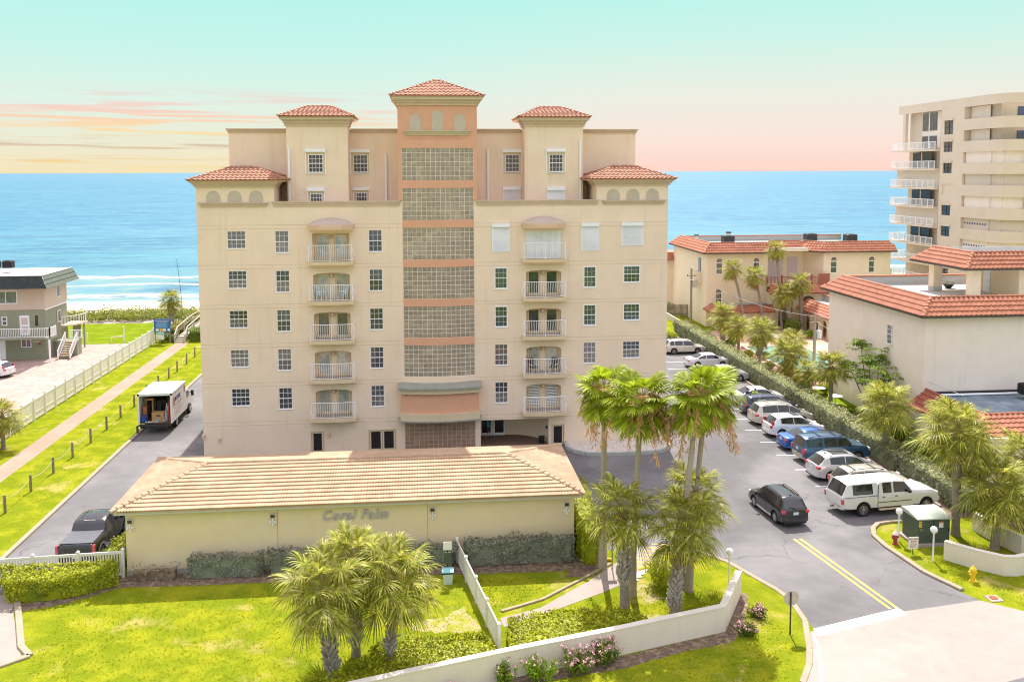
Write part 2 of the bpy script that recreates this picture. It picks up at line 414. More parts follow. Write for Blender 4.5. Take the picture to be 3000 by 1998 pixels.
def tile_mesh(name, w, ln, h, waves, m, t=.04, seg=5):
    """one pan tile: x across, y up the slope, wavy section, a real front edge"""
    mb = MB(); n = waves*seg; P = []; F_ = []
    for i in range(n+1):
        x = -w/2+w*i/n; z = h*(.5-.5*math.cos(2*math.pi*i/seg))
        P += [(x, -.03, z+t+.022), (x, ln, z*.92+.004), (x, -.02, z-.01)]
    for i in range(n):
        a = i*3; b = a+3
        F_ += [(a, b, b+1, a+1), (a, a+2, b+2, b)]
    mb.add(P, F_)
    return mb.mesh(name, m, smooth=60, fix=False)

def tile_roof(roof, eave0, eave1, top1, top0, me, tw, ex, budget, rest, tol=.0):
    """cover one roof plane with tiles. budget: [n] of separate tiles still allowed; rest: MB that takes the others"""
    e0, e1, t0, t1 = Vector(eave0), Vector(eave1), Vector(top0), Vector(top1)
    u = (e1-e0); Lw = u.length; u.normalize()
    mid = ((t0+t1)/2-(e0+e1)/2); v = (mid-u*mid.dot(u)); Ls = v.length; v.normalize(); n = u.cross(v)
    if n.z < 0: n = -n
    a0 = (t0-e0).dot(u); a1 = (t1-e0).dot(u)
    rows = max(1, round(Ls/ex)); ey = Ls/rows; off = root_off(roof)
    vs = [x.co.copy() for x in me.vertices]; fs = [tuple(p.vertices) for p in me.polygons]
    for r in range(rows):
        s = (r+.5)/rows; lo = a0*s; hi = Lw+(a1-Lw)*s
        k = max(1, round(Lw/tw)); ew = Lw/k
        for c in range(k):
            x = (c+.5)*ew
            if x < lo+tol or x > hi-tol: continue
            p = e0+u*x+v*(r*ey)+n*.012
            M = Matrix((u*(ew/tw), v*(ey/ex), n)).transposed().to_4x4()
            M.translation = p-off
            if budget[0] > 0:
                budget[0] -= 1; put('tile', me, roof, matrix=M)
            else:
                M.translation = p; rest.add([M @ q for q in vs], fs)
def ridge_caps(roof, a, b, r, ln, m, cap_cache={}, budget=[400], seg=6):
    """half-round cap tiles overlapping along a ridge or hip"""
    a, b = Vector(a), Vector(b); d = (b-a); k = max(1, round(d.length/ln)); st = d.length/k; t = d.normalized()
    key = (round(r, 3), round(st, 3), m.name)
    if key not in cap_cache:
        mb = MB(); P = []; F_ = []
        for j, (y, rr, dz) in enumerate(((-.02, r*1.08, .035), (st, r*.9, .0), (-.02, r*.9, .0))):
            for i in range(seg+1):
                an = math.pi*i/seg; P.append((rr*math.cos(an), y, rr*.8*math.sin(an)+dz))
        q = seg+1
        for i in range(seg): F_ += [(i, i+1, q+i+1, q+i), (i, 2*q+i, 2*q+i+1, i+1)]
        mb.add(P, F_); cap_cache[key] = mb.mesh('ridge_tile', m, smooth=50, fix=False)
    up = Vector((0, 0, 1)); x = t.cross(up).normalized(); z = x.cross(t); off = root_off(roof)
    for i in range(k):
        M = Matrix((x, t, z)).transposed().to_4x4(); M.translation = a+t*(i*st)+z*.015-off
        put('ridge_tile', cap_cache[key], roof, matrix=M)

def hip_roof(parent, x0, x1, y0, y1, ze, zr, inset, m, tw, ex, tme, budget, rest, cap=.11, order='front', soff=.06):
    """hip roof part: deck, tiles on four planes, caps on ridge and hips. inset = ridge start from the side eaves"""
    ym = (y0+y1)/2; xl, xr = x0+inset, x1-inset
    if xl > xr: xl = xr = (x0+x1)/2
    mb = MB()
    A, B, C, D = (x0,y0,ze), (x1,y0,ze), (x1,y1,ze), (x0,y1,ze); E, G = (xl,ym,zr), (xr,ym,zr)
    if xl < xr: mb.poly([A, B, G, E]); mb.poly([C, D, E, G])
    else: mb.poly([A, B, E]); mb.poly([C, D, E])
    mb.poly([B, C, G]); mb.poly([D, A, E]); mb.poly([(x0,y0,ze-soff),(x1,y0,ze-soff),(x1,y1,ze-soff),(x0,y1,ze-soff)])
    for p, q in ((A, B), (B, C), (C, D), (D, A)): mb.poly([p, q, (q[0],q[1],ze-soff), (p[0],p[1],ze-soff)])
    roof = mb.build('roof', m, parent)
    planes = [(A, B, G, E), (D, A, E, E), (B, C, G, G), (C, D, E, G)]
    for e0, e1, t1, t0 in planes: tile_roof(roof, e0, e1, t1, t0, tme, tw, ex, budget, rest)
    if xl < xr: ridge_caps(roof, E, G, cap, .36, m)
    for c, t in ((A, E), (B, G), (C, G), (D, E)): ridge_caps(roof, c, t, cap, .36, m)
    return roof
def rest_tiles(rest, m, parent):
    if rest.f:
        o = rest.build('tile_field', m, parent, smooth=60, fix=False); o['kind'] = 'stuff'

# leafy masses ---------------------------------------------------------------
def leaf(mb, p, n, s, asp=2.0, mi=None):
    n = Vector(n)+Vector((random.gauss(0, .55), random.gauss(0, .55), random.gauss(0, .45))); n.normalize()
    a = n.orthogonal(); a.rotate(Matrix.Rotation(random.uniform(0, 6.28), 3, n)); a.normalize(); b = n.cross(a)
    p = Vector(p); l = s*random.uniform(.7, 1.3); w = l/asp
    mb.add([p-a*l*.5, p+b*w*.5, p+a*l*.5-n*l*.12, p-b*w*.5], [(0, 1, 2, 3)], mi)
def box_hedge(name, label, cat, poly, h, m, dens=160, size=.11, rough=.12, group=None, core=None, top_m=None, z0=0, parent=None, thin=0.):
    """clipped hedge over a plan outline: solid twiggy core plus thousands of leaf faces on top and sides"""
    P = [Vector((p[0], p[1], 0)) for p in poly]; c = sum(P, Vector())/len(P)
    area = sum(P[i].x*P[(i+1) % len(P)].y-P[(i+1) % len(P)].x*P[i].y for i in range(len(P)))/2
    if area < 0: P.reverse(); area = -area
    root = parent or thing(name, label, cat, (c.x, c.y, z0), 0, group)
    Q = []
    for i in range(len(P)):
        d0 = (P[i]-P[i-1]).normalized(); d1 = (P[(i+1) % len(P)]-P[i]).normalized(); n0 = Vector((-d0.y, d0.x, 0)); n1 = Vector((-d1.y, d1.x, 0)); b = n0+n1
        Q.append(P[i]+b*(.2/max(.5, 1+n0.dot(n1))))
    mb = MB(); mb.prism([(q.x, q.y) for q in Q], 'z', z0+.02, z0+h-.22)
    mb.build('branch_core', core or m, root)
    lf = MB()
    from mathutils.geometry import tessellate_polygon
    tris = tessellate_polygon([P])
    def top():
        t = random.choices(tris, weights=[abs((P[t[1]]-P[t[0]]).cross(P[t[2]]-P[t[0]]).z)+1e-6 for t in tris])[0] if len(tris) > 1 else tris[0]
        a, b = random.random(), random.random()
        if a+b > 1: a, b = 1-a, 1-b
        return P[t[0]]+(P[t[1]]-P[t[0]])*a+(P[t[2]]-P[t[0]])*b
    wts = [abs((P[t[1]]-P[t[0]]).cross(P[t[2]]-P[t[0]]).z) for t in tris]
    for _ in range(int(area*dens*(1-thin))):
        t = random.choices(tris, weights=wts)[0]; a, b = random.random(), random.random()
        if a+b > 1: a, b = 1-a, 1-b
        p = P[t[0]]+(P[t[1]]-P[t[0]])*a+(P[t[2]]-P[t[0]])*b
        nz = noise.noise(p*1.3)*rough*1.6+noise.noise(p*4.1)*rough
        p.z = z0+h+nz+random.uniform(-.09, .05)
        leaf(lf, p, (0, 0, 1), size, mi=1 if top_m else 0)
    for i in range(len(P)):
        a, b = P[i], P[(i+1) % len(P)]; e = b-a; nrm = Vector((e.y, -e.x, 0)).normalized()
        for _ in range(int(e.length*h*dens)):
            t = random.random(); zz = random.random()**.8*h
            p = a+e*t; w = noise.noise(Vector((p.x*1.4, p.y*1.4, zz*1.7)))*rough*1.5
            p = p+nrm*(w-.04+random.uniform(-.08, .03)-.12*(1-zz/h)); p.z = z0+.03+zz
            leaf(lf, p, nrm+Vector((0, 0, .35)), size)
    lf.build('foliage', [m, top_m] if top_m else m, root, fix=False)
    return root
def shrub(name, label, cat, x, y, r, h, m, n=700, size=.13, z0=0, group=None, flowers=None, nf=0, lobes=6, stem=True, lift=.25, spray=0):
    root = thing(name, label, cat, (x, y, z0), 0, group)
    if stem:
        mb = MB()
        for k in range(6):
            a = random.uniform(0, 6.28); q = random.uniform(.2, .6)
            mb.tube([(x, y, z0), (x+math.cos(a)*r*q*.5, y+math.sin(a)*r*q*.5, z0+h*.4), (x+math.cos(a)*r*q, y+math.sin(a)*r*q, z0+h*.75)], .025, 5, r_end=.01)
        mb.build('stem', wood, root)
    L_ = [(Vector((x+random.uniform(-.5, .5)*r, y+random.uniform(-.5, .5)*r, z0+h*random.uniform(lift+.15, .72))), r*random.uniform(.4, .62), h*random.uniform(.24, .36)) for _ in range(lobes)]
    lf = MB()
    if spray:
        tips = []
        for i in range(spray):
            a = random.uniform(0, 6.28); q = random.uniform(.15, 1)*r; hh = h*random.uniform(.6, 1.12)*(1-.25*q/r); tp = Vector((x+math.cos(a)*q, y+math.sin(a)*q, z0+hh)); tips.append(tp); b0 = Vector((x+math.cos(a)*q*.3, y+math.sin(a)*q*.3, z0))
            for k in range(max(4, n//spray)):
                u = random.uniform(.3, 1.0); pp = b0+(tp-b0)*u+Vector((random.gauss(0, .07), random.gauss(0, .07), random.gauss(0, .05))); d = Vector((random.gauss(0, 1), random.gauss(0, 1), .5)); leaf(lf, pp, d, size, 3.6)
        L_ = [(tp, .10, .10) for tp in tips]; n = 0
    for i in range(n):
        c, rr, hh = random.choice(L_)
        d = Vector((random.gauss(0, 1), random.gauss(0, 1), random.gauss(0, 1))).normalized()
        q = random.uniform(.72, 1.05)
        p = c+Vector((d.x*rr*q, d.y*rr*q, d.z*hh*q))
        if p.z < z0+.04: p.z = z0+random.uniform(.04, .3)
        leaf(lf, p, d+Vector((0, 0, .3)), size)
    lf.build('foliage', m, root, fix=False)
    if flowers:
        fl = MB()
        for i in range(nf):
            c, rr, hh = random.choice(L_); d = Vector((random.gauss(0, 1), random.gauss(0, 1), abs(random.gauss(0, 1)))).normalized()
            p = c+Vector((d.x*rr, d.y*rr, d.z*hh))*1.08
            for k in range(3): leaf(fl, p+Vector((random.gauss(0, .03), random.gauss(0, .03), random.gauss(0, .03))), d, .08, 1.2)
        fl.build('blossom', flowers, root, fix=False)
    return root
# ------------------------------------------------------------------ ground, roads, beach, sea
mb = MB(); mb.poly([(-420, -120, 0), (420, -120, 0), (420, 62, 0), (-420, 62, 0)])
struct('ground', mb, lawn_m)
# dune, beach and sea bed as one falling sheet
prof = [(62, 0), (66, .25), (70, .1), (74, -.7), (79, -1.9), (86, -2.8), (97, -3.5), (110, -4.25), (126, -5.0), (160, -7)]
xs = [-420, -200, -120]+[-100+4*i for i in range(56)]+[140, 200, 300, 420]
mb = MB(); P = []; F_ = []
for x in xs:
    for y, z in prof:
        P.append((x, y+(noise.noise(Vector((x*.06, y*.1, 3)))*1.6 if 62 < y < 125 else 0), z+(noise.noise(Vector((x*.13, y*.2, 0)))*.25 if 62 < y < 100 else 0)))
k = len(prof)
for i in range(len(xs)-1):
    for j in range(k-1): F_.append((i*k+j, (i+1)*k+j, (i+1)*k+j+1, i*k+j+1))
mb.add(P, F_); struct('beach', mb, sand_m, smooth=80)

def sea_mat():
    global nt
    m = bpy.data.materials.new('sea_water'); m.use_nodes = True; keep = nt; nt = m.node_tree
    b = nt.nodes['Principled BSDF']; pos = N('ShaderNodeNewGeometry').outputs['Position']
    sp = N('ShaderNodeSeparateXYZ'); L(pos, sp.inputs[0]); yy = sp.outputs[1]
    def nzz(sc, d=6, st=(1, 1, 1), r=.6, dist=0.):
        mpn = N('ShaderNodeMapping'); mpn.inputs['Scale'].default_value = st; L(pos, mpn.inputs[0])
        n = N('ShaderNodeTexNoise'); n.inputs['Scale'].default_value = sc; n.inputs['Detail'].default_value = d; n.inputs['Roughness'].default_value = r
        n.inputs['Distortion'].default_value = dist; L(mpn.outputs[0], n.inputs['Vector']); return n.outputs[0]
    c = mixc((0.177, 0.291, 0.273), (0.054, 0.207, 0.273), mapr(yy, 125, 190, 0, 1, True))
    c = mixc(c, (0.033, 0.166, 0.273), mapr(yy, 190, 420, 0, 1, True))
    c = mixc(c, (0.063, 0.180, 0.291), mapr(yy, 900, 5000, 0, 1, True))
    c = mixc(c, (0.023, 0.124, 0.220), mapr(nzz(.05, 5, (.25, 1, 1)), .44, .60, 0, .85, True))
    c = mixc(c, (0.081, 0.235, 0.305), mapr(nzz(.35, 6, (.3, 1, 1)), .47, .60, 0, .85, True))  # fine ripple and glitter lines painted into the water colour
    c = mixc(c, (0.147, 0.256, 0.323), mapr(nzz(.0045, 5, (.12, 1.2, 1)), .53, .70, 0, .45, True))
    # breaking waves: three foam lines that wander along the shore
    f = None
    for y0, w, sc, amp, sd in ((160, 4.0, .035, 13, 0), (143, 2.6, .05, 12, 40), (124, 3.4, .04, 7, 90)):
        d = math_('ABSOLUTE', math_('SUBTRACT', yy, math_('ADD', math_('MULTIPLY', nzz(sc, 3, (1, .15, 1)), amp*2), y0-amp)))
        q = math_('MULTIPLY', mapr(d, w*.35, w, 1, 0, True), mapr(nzz(.42, 7, (.5, 1, 1), .7), .38, .58, .15 if y0 > 150 else 0, 1, True))
        f = q if f is None else math_('MAXIMUM', f, q)
    # scattered white caps of small waves in the surf zone
    cap = math_('MULTIPLY', mapr(nzz(.22, 8, (.28, 1, 1), .75), .60, .68, 0, .85, True), mapr(yy, 128, 200, 1, 0))
    f = math_('MAXIMUM', f, cap)
    sw = mapr(yy, 110, 121, 1, 0, True); f = math_('MAXIMUM', f, math_('MULTIPLY', sw, .85))
    c = mixc(c, (.62, .62, .61), f); L(c, b.inputs['Base Color'])
    b.inputs['Roughness'].default_value = .45; b.inputs['Specular IOR Level'].default_value = .12
    bn = N('ShaderNodeBump'); bn.inputs['Strength'].default_value = .9; bn.inputs['Distance'].default_value = .6
    L(nzz(.5, 8, (.3, 1, 1), .7), bn.inputs['Height']); L(bn.outputs[0], b.inputs['Normal'])
    nt = keep; return m
mb = MB(); P = []; F_ = []
xs = [-60000, -4000, -600]+[-150+6*i for i in range(51)]+[600, 4000, 60000]; ys = [112+3*i for i in range(28)]+[205, 230, 300, 600, 2000, 70000]
for x in xs:
    for y in ys:
        z = -4.35
        if abs(x) < 200 and y < 200:
            z += .28*math.sin(y*.42+1.5*noise.noise(Vector((x*.03, y*.02, 5))))*max(0, min(1, (y-114)/15))*max(0, (200-y)/85)
        P.append((x, y, z))
k = len(ys)
for i in range(len(xs)-1):
    for j in range(k-1): F_.append((i*k+j, (i+1)*k+j, (i+1)*k+j+1, i*k+j+1))
mb.add(P, F_); struct('sea', mb, sea_mat(), smooth=80)

# wrack line on the sand
mb = MB()
for i in range(240):
    x = -85+i*.42; y = 97.3+noise.noise(Vector((x*.09, 1, 0)))*2.2+random.gauss(0, .16)
    if noise.noise(Vector((x*.25, 7, 0))) < -.12: continue
    z = -3.42; s = random.uniform(.25, .6)
    mb.add([(x-s, y-.12, z), (x+s, y-.1, z), (x+s*.8, y+.14, z), (x-s*.7, y+.1, z), (x, y, z+.14)], [(0, 1, 4), (1, 2, 4), (2, 3, 4), (3, 0, 4)])
o = mb.build('seaweed', mulch); tag(o, 'thin dark line of seaweed lying along the pale sand', 'seaweed', kind='stuff')

# asphalt: left lane, forecourt and car park, then driveway
def sheet(name, poly, z, m, parent=None):
    mb = MB()
    if name in ('bare_soil', 'garden_soil'):
        q = []
        for a, b in zip(poly, poly[1:]+poly[:1]):
            n_ = max(2, int(math.dist(a, b)/.18))
            for t in range(n_):
                x, y = a[0]+(b[0]-a[0])*t/n_, a[1]+(b[1]-a[1])*t/n_; k = (.28 if name == 'bare_soil' else .1)
                q.append((x+noise.noise(Vector((x*2.1, y*2.1, 1)))*k, y+noise.noise(Vector((x*2.1, y*2.1, 8)))*k))
        poly = q
    mb.poly([(x, y, z) for x, y in poly]); return struct(name, mb, m, parent=parent)
sheet('car_park', [(-23.85, -21.5), (-17.2, -21.5), (-17.2, -11.2), (7.4, -11.2), (7.4, -19.7), (13.2, -19.3), (14.9, -21.6), (16.3, -25.2), (16.55, -26.2), (16.4, -28.4), (16.28, -29.2), (21.3, -27.9), (25.5, -27.25), (25.1, -26.3), (24.45, -24.2), (24.05, -21.2), (24.1, -19.3), (24.6, -18.2), (25.3, -17.5), (26.9, -17.3), (30.6, -17.3), (30.6, 60), (-14, 60), (-23.85, 60)], .004, asphalt)
sheet('street_apron', [(16.28, -29.2), (21.3, -27.9), (25.5, -27.25), (27.5, -29.0), (34, -31.6), (34, -60), (8, -60), (10.5, -38), (14.1, -33.2), (14.95, -31.9), (15.5, -30.7), (16.05, -29.3)], .005, concrete)
sheet('road', [(5, -62), (60, -62), (60, -31.0), (23.3, -33.75), (21.9, -34.1), (16, -36.2), (8, -39)], .009, asphalt)
sheet('beach_path', [(-31.3, -40), (-29.72, -40), (-29.72, 46.2), (-31.35, 46.2)], .004, path_m)
sheet('paver_lot', [(-100, -10), (-34.1, -10), (-34.1, 46.4), (-100, 46.4)], .004, pavers)
sheet('side_apron', [(-30, -28.6), (-19.3, -28.5), (-18.55, -28.0), (-19.05, -26.9), (-20.95, -23.2), (-21.05, -21.6), (-30, -21.6)], .004, concrete)
sheet('entry_walk', [(2.2, -26.55), (4.2, -25.75), (7.1, -23.1), (8.9, -21.2), (10.6, -19.3), (12.6, -19.3), (10.5, -21.6), (8.6, -23.75), (7.5, -24.5), (4.7, -26.15), (2.3, -27.4)], .010, concrete)
sheet('garden_soil', [(-16.9, -20.06), (6.85, -20.06), (7.2, -21.6), (5.6, -21.9), (0, -21.7), (-6, -21.6), (-12, -21.6), (-16.5, -21.4), (-18.6, -22.9), (-20.9, -23.6), (-21.0, -22.9), (-18, -21.2)], .007, mulch)
sheet('garden_soil', [(7.05, -20.2), (8.6, -21.2), (7.3, -22.7), (5.9, -22.6), (6.4, -21.4)], .008, mulch)
sheet('garden_soil', [(-2, -32.9), (6.9, -31.4), (10, -30.3), (12.3, -29.8), (13.3, -28.5), (14.6, -25.4), (14.15, -25.3), (12.3, -28.8), (6.9, -30.5), (-2, -32.2)], .004, mulch)
sheet('bare_soil', [(-2.2, -26.6), (-.6, -26.2), (.6, -25.2), (1.1, -26.9), (1.2, -27.7), (-.4, -27.6), (-1.8, -27.3)], .004, sandbare)
sheet('bare_soil', [(8.4, -24.6), (8.9, -23.7), (9.9, -23.9), (10.4, -25.4), (9.6, -26), (8.4, -25.7)], .004, sandbare)
sheet('bare_soil', [(8.5, -27.0), (9.6, -26.9), (11.3, -27.3), (11.5, -28.4), (9, -28.9)], .004, sandbare)
sheet('hedge_soil', [(29.9, -17.2), (32.6, -17.2), (33, -12), (33, 46), (30.7, 46), (30.7, -10)], .007, mulch)
sheet('neighbour_yard', [(33.0, -1.5), (37, -1.5), (37, 14.4), (33.0, 14.4)], .004, lawn_dk)
sheet('pool_terrace', [(33.6, 14.5), (60, 14.5), (60, 46.9), (33.6, 46.9)], .004, terracotta)
sheet('neighbour_soil', [(32.9, -24), (60, -24), (60, -1.6), (32.9, -1.6)], .003, mulch)
sheet('dune_lawn', [(-110, 46.4), (-33, 46.4), (-33, 61.9), (-110, 61.9)], .003, lawn_dk)

# painted markings
mk = MB()
def strip(mb, a, b, w, z):
    a, b = Vector((*a, z)), Vector((*b, z)); n = (b-a).normalized().cross(Vector((0, 0, 1)))*(w/2)
    mb.poly([a-n, a+n, b+n, b-n])
for dx in (0, .36):
    mk2 = MB(); strip(mk2, (19.57+dx, -19.2), (20.76+dx, -27.6), .16, .009)
    struct('centre_line', mk2, yellow_p)
mb = MB(); mb.poly([(16.31, -29.03, .010), (21.17, -27.58, .010), (21.36, -28.2, .010), (16.19, -29.76, .010)]); struct('stop_line', mb, white_p)
for y, dy in ((31.6, 0), (28.4, 0), (25.0, 0), (21.8, 0), (18.5, 0), (15.2, 0), (11.9, 0), (8.65, 0), (5.4, 0), (2.11, 0), (-1.16, 0), (-4.4, 0), (-7.68, 0), (-11.03, 0), (-14.3, 0)):
    mb = MB(); strip(mb, (24.5, y), (30.2, y-.35), .11, .009); struct('parking_line', mb, white_p)
for i in range(7):          # crossing bars by the walk
    mb = MB(); x0 = 10.6+i*.42; strip(mb, (9.35+i*.34, -21.55+i*.42), (11.0+i*.28, -21.95+i*.42), .13, .014); struct('crossing_bar', mb, yellow_p)

# kerbs: built as separate cast lengths
def kerb(name, pts, w=.28, h=.13, m=kerb_m, piece=2.4, gap=.015):
    root = bpy.data.objects.new(name, None); COL.objects.link(root); root['kind'] = 'structure'
    root.location = (*pts[0], 0)
    seg = []
    for a, b in zip(pts, pts[1:]):
        a, b = Vector((*a, 0)), Vector((*b, 0)); d = b-a; k = max(1, round(d.length/piece))
        for i in range(k): seg.append((a+d*(i/k), a+d*((i+1)/k)))
    for a, b in seg:
        t = (b-a).normalized(); n = Vector((-t.y, t.x, 0))*(w/2); a = a+t*gap; c = .03
        mb = MB(); P = []
        for q in (a, b):
            P += [q-n, q-n+Vector((0, 0, h-c)), q-n*.8+Vector((0, 0, h)), q+n*.8+Vector((0, 0, h)), q+n+Vector((0, 0, h-c)), q+n]
        mb.add(P, [(0, 1, 2, 3, 4, 5), (11, 10, 9, 8, 7, 6)]+[(i, i+6, i+7, i+1) for i in range(5)])
        mb.build('kerb_stone', m, root)
    return root
kerb('kerb', [(-23.98, -21), (-23.98, 58)])
kerb('kerb', [(26.9, -17.45), (26.2, -17.45), (25.35, -17.65), (24.75, -18.25), (24.25, -19.3), (24.17, -20.8), (24.35, -22.4), (24.5, -24.0), (24.78, -24.9), (25.05, -25.6), (25.25, -26.2)], piece=1.7)
kerb('kerb', [(13.1, -19.45), (14.8, -21.7), (16.2, -25.2), (16.4, -26.3), (16.25, -28.3), (15.95, -29.1), (15.4, -30.7), (14.85, -31.9), (14.0, -33.2)], h=.05, piece=1.8)
kerb('kerb', [(16.1, -29.5), (15.85, -30.6), (15.45, -31.7), (14.8, -33.2), (13.9, -34.6)], w=.12, h=.03, m=white_p, piece=1.2)
kerb('kerb', [(2.3, -25.95), (4.4, -24.95), (7.2, -22.55), (8.55, -21.35)], w=.18, h=.08, m=mat('ochre_kerb', (.36, .29, .19), .9, .2, 3), piece=1.6)
kerb('kerb', [(-21.05, -22.4), (-19.0, -26.9), (-18.3, -27.75), (-19.3, -28.55), (-24, -28.75)], w=.3, h=.1, piece=1.6)
kerb('kerb', [(30.55, -15.5), (30.55, 45)], w=.2, h=.14, m=concrete, piece=3)
# stepping slabs by the bush
for i in range(4):
    x, y = 9.25+i*.27, -23.35+i*.34
    mb = MB(); mb.bbox(-.3, -.15, 0, .3, .15, .04, .01); o = mb.build('paving_slab', white_p); o.location = (x, y, .008); o.rotation_euler = (0, 0, R(12))
    tag(o, 'small white rectangular stepping slab in the bare soil beside the round clipped bush', 'slab', 'white stepping slabs by the entry walk')
# ------------------------------------------------------------------ the condominium
condo = thing('condominium', 'tall cream stucco apartment block with coral glass block stair tower', 'building', (0, 10, 0))
PF = 2.9
WIN = []                                   # x0,x1,z0,z1,cols,rows,kind
for r in range(5):
    dz = PF*r
    for s in (-1, 1):
        for a, b, z0, z1, c in ((13.94, 15.26, 3.67, 4.96, 4), (10.88, 11.87, 3.34, 4.95, 3), (4.14, 5.13, 3.34, 4.95, 3)):
            x0, x1 = sorted((s*a, s*b)); k = 'grid'
            if s == 1 and r == 4: k = 'shutter'
            elif s == 1 and r in (2, 3): k = 'sash'
            WIN.append((x0, x1, z0+dz, z1+dz, c, 4, k))
BALC = [(s*7.86, 2.71+PF*r, r) for s in (-1, 1) for r in range(5)]
holes = [(a, b, c, d, .16) for a, b, c, d, *_ in WIN]
holes += [(x-1.33, x+1.33, z, z+2.02, .65) for x, z, r in BALC]
GD = [(-9.55, -8.68, 1), (-5.3, -3.37, 2), (8.5, 9.4, 1)]
holes += [(a, b, .0, 1.55, .12) for a, b, n in GD]
holes += [(3.05, 8.23, 0, 2.05, .01)]
mb = MB(); Pf = lambda u, z, d: (u, d, z)
facade(mb, Pf, -17.35, -2.64, 0, 18.62, [h for h in holes if h[1] < 0], .16)
facade(mb, Pf, 2.64, 17.35, 0, 18.62, [h for h in holes if h[0] > 0], .16)
# side, back and roof deck
mb.poly([(-17.35, 0, 0), (-17.35, 24, 0), (-17.35, 24, 18.4), (-17.35, 0, 18.62)]); mb.poly([(17.35, 0, 0), (17.35, 24, 0), (17.35, 24, 18.4), (17.35, 0, 18.62)])
mb.poly([(-17.35, 24, 0), (17.35, 24, 0), (17.35, 24, 18.4), (-17.35, 24, 18.4)])
mb.box(-17.3, .3, 17.9, 17.3, 23.9, 18.05); mb.box(-17.35, 0.22, 17.9, -2.7, .25, 18.6); mb.box(2.7, 0.22, 17.9, 17.35, .25, 18.6)
for s in (-1, 1): mb.poly([(s*17.35, 0, 18.62), (s*2.64, 0, 18.62), (s*2.64, .25, 18.62), (s*17.35, .25, 18.62)])
# balcony backs: rear wall of each recess
for x, z, r in BALC:
    mb.poly([(x-1.33, .65, z), (x+1.33, .65, z), (x+1.33, .65, z+2.02), (x-1.33, .65, z+2.02)])
# upper block set back behind the parapet
mb.box(-15.75, 4.0, 18.05, 15.75, 20, 24.0)
for s in (-1, 1): mb.box(s*11.18, 2.0, 18.05, s*6.66, 3.99, 24.3)
wall = mb.build('wall', stucco, condo)
# end towers (upper part of the outer bays)
mb = MB()
for s in (-1, 1):
    mb = MB(); mb.box(s*17.35, .001, 18.63, s*11.86, 4.2, 19.95); mb.build('tower_wall', stucco, condo)
# plastered joint lines between floors, thin strips of darker colour
mb = MB()
for z in [2.46+PF*r for r in range(6)]:
    for zz in (z, z-.27):
        if zz < 18: mb.box(-17.35, -.004, zz, -2.7, .0, zz+.018); mb.box(2.7, -.004, zz, 17.35, 0, zz+.018)
mb.build('plaster_joint', mat('dark_joint_line', (.52, .40, .265), .9, .05, 1), condo)
# segmental heads over the recesses
for x, z, r in BALC:
    if r == 4: continue
    mb = MB(); n = 10; top = z+2.03; pts = [(x-1.33, top), (x-1.33, top-.19)]
    for i in range(n+1):
        t = -1+2*i/n; pts.append((x+1.33*t, top-.19+.17*(1-t*t)**.5))
    pts += [(x+1.33, top)]
    mb.prism(pts, 'y', .004, .2); mb.build('arch_head', stucco, condo)

# windows
_cache = {}
def window_at(par, x0, x1, z0, z1, Y, cols, rows, kind, gm, frame_m=white):
    w, h = round(x1-x0, 3), round(z1-z0, 3); key = (w, h, cols, rows, kind)
    if key not in _cache:
        f = MB(); t = .045 if kind != 'sash' else .075; y0, y1 = (.02, .1) if kind != 'sash' else (-.02, .1)
        f.box(0, y0, 0, t, y1, h); f.box(w-t, y0, 0, w, y1, h); f.box(t, y0, 0, w-t, y1, t); f.box(t, y0, h-t, w-t, y1, h)
        f.box(-.02, -.05, -.03, w+.02, .02, -.001)
        f.box(t, .03, h/2-.028, w-t, .09, h/2+.028)
        if kind != 'sash' or True:
            q = .022 if kind != 'sash' else .012
            for i in range(1, cols): f.box(w*i/cols-q/2, .045, t, w*i/cols+q/2, .08, h-t)
            for j in range(1, rows):
                if j*2 != rows: f.box(t, .046, h*j/rows-q/2, w-t, .079, h*j/rows+q/2)
        g = []
        for a, b in ((t, h/2), (h/2, h-t)):
            m_ = MB(); m_.poly([(t, .088, a), (w-t, .088, a), (w-t, .088, b), (t, .088, b)]); g.append(m_)
        _cache[key] = (f, g, {})
    f, g, ms = _cache[key]
    kf = ('f', frame_m.name)
    if kf not in ms: ms[kf] = f.mesh('window', frame_m)
    o = put('window', ms[kf], par, Vector((x0, Y, z0))-root_off(par))
    for i, gg in enumerate(g):
        m_ = gm[i] if isinstance(gm, (list, tuple)) else gm
        kk = ('p', i, m_.name)
        if kk not in ms: ms[kk] = gg.mesh('pane', m_)
        put('pane', ms[kk], o)
    return o
def shutter_at(par, x0, x1, z0, z1, Y, m=white):
    s = MB(); s.box(x0-.1, Y-.20, z1-.02, x1+.1, Y-.004, z1+.24)
    for a, b in ((x0-.1, x0-.03), (x1+.03, x1+.1)): s.box(a, Y-.07, z0-.08, b, Y-.004, z1-.02)
    o = s.build('shutter', m, par)
    n = max(6, round((z1-z0)/.075)); sl_ = MB(); h = (z1-z0+.06)/n
    for i in range(n):
        z = z0-.08+i*h; sl_.prism([(Y-.02, z), (Y-.048, z+.012), (Y-.05, z+h*.55), (Y-.02, z+h-.006)], 'x', x0-.03, x1+.03)
    sl_.build('slat_curtain', m, o)
    return o
for i, (x0, x1, z0, z1, c, rws, k) in enumerate(WIN):
    if k == 'shutter':
        shutter_at(condo, x0-.08, x1+.08, z0+(-.03 if c == 4 else -.05), z1+.15, 0)
        window_at(condo, x0, x1, z0, z1, .02, c, rws, 'grid', glass)
    else:
        rr = random.random()
        gm = glass_green if k == 'sash' else (glass if rr < .5 else [glass_lt, glass] if rr < .72 else glass_lt)
        window_at(condo, x0, x1, z0, z1, 0, c, rws, k, gm)
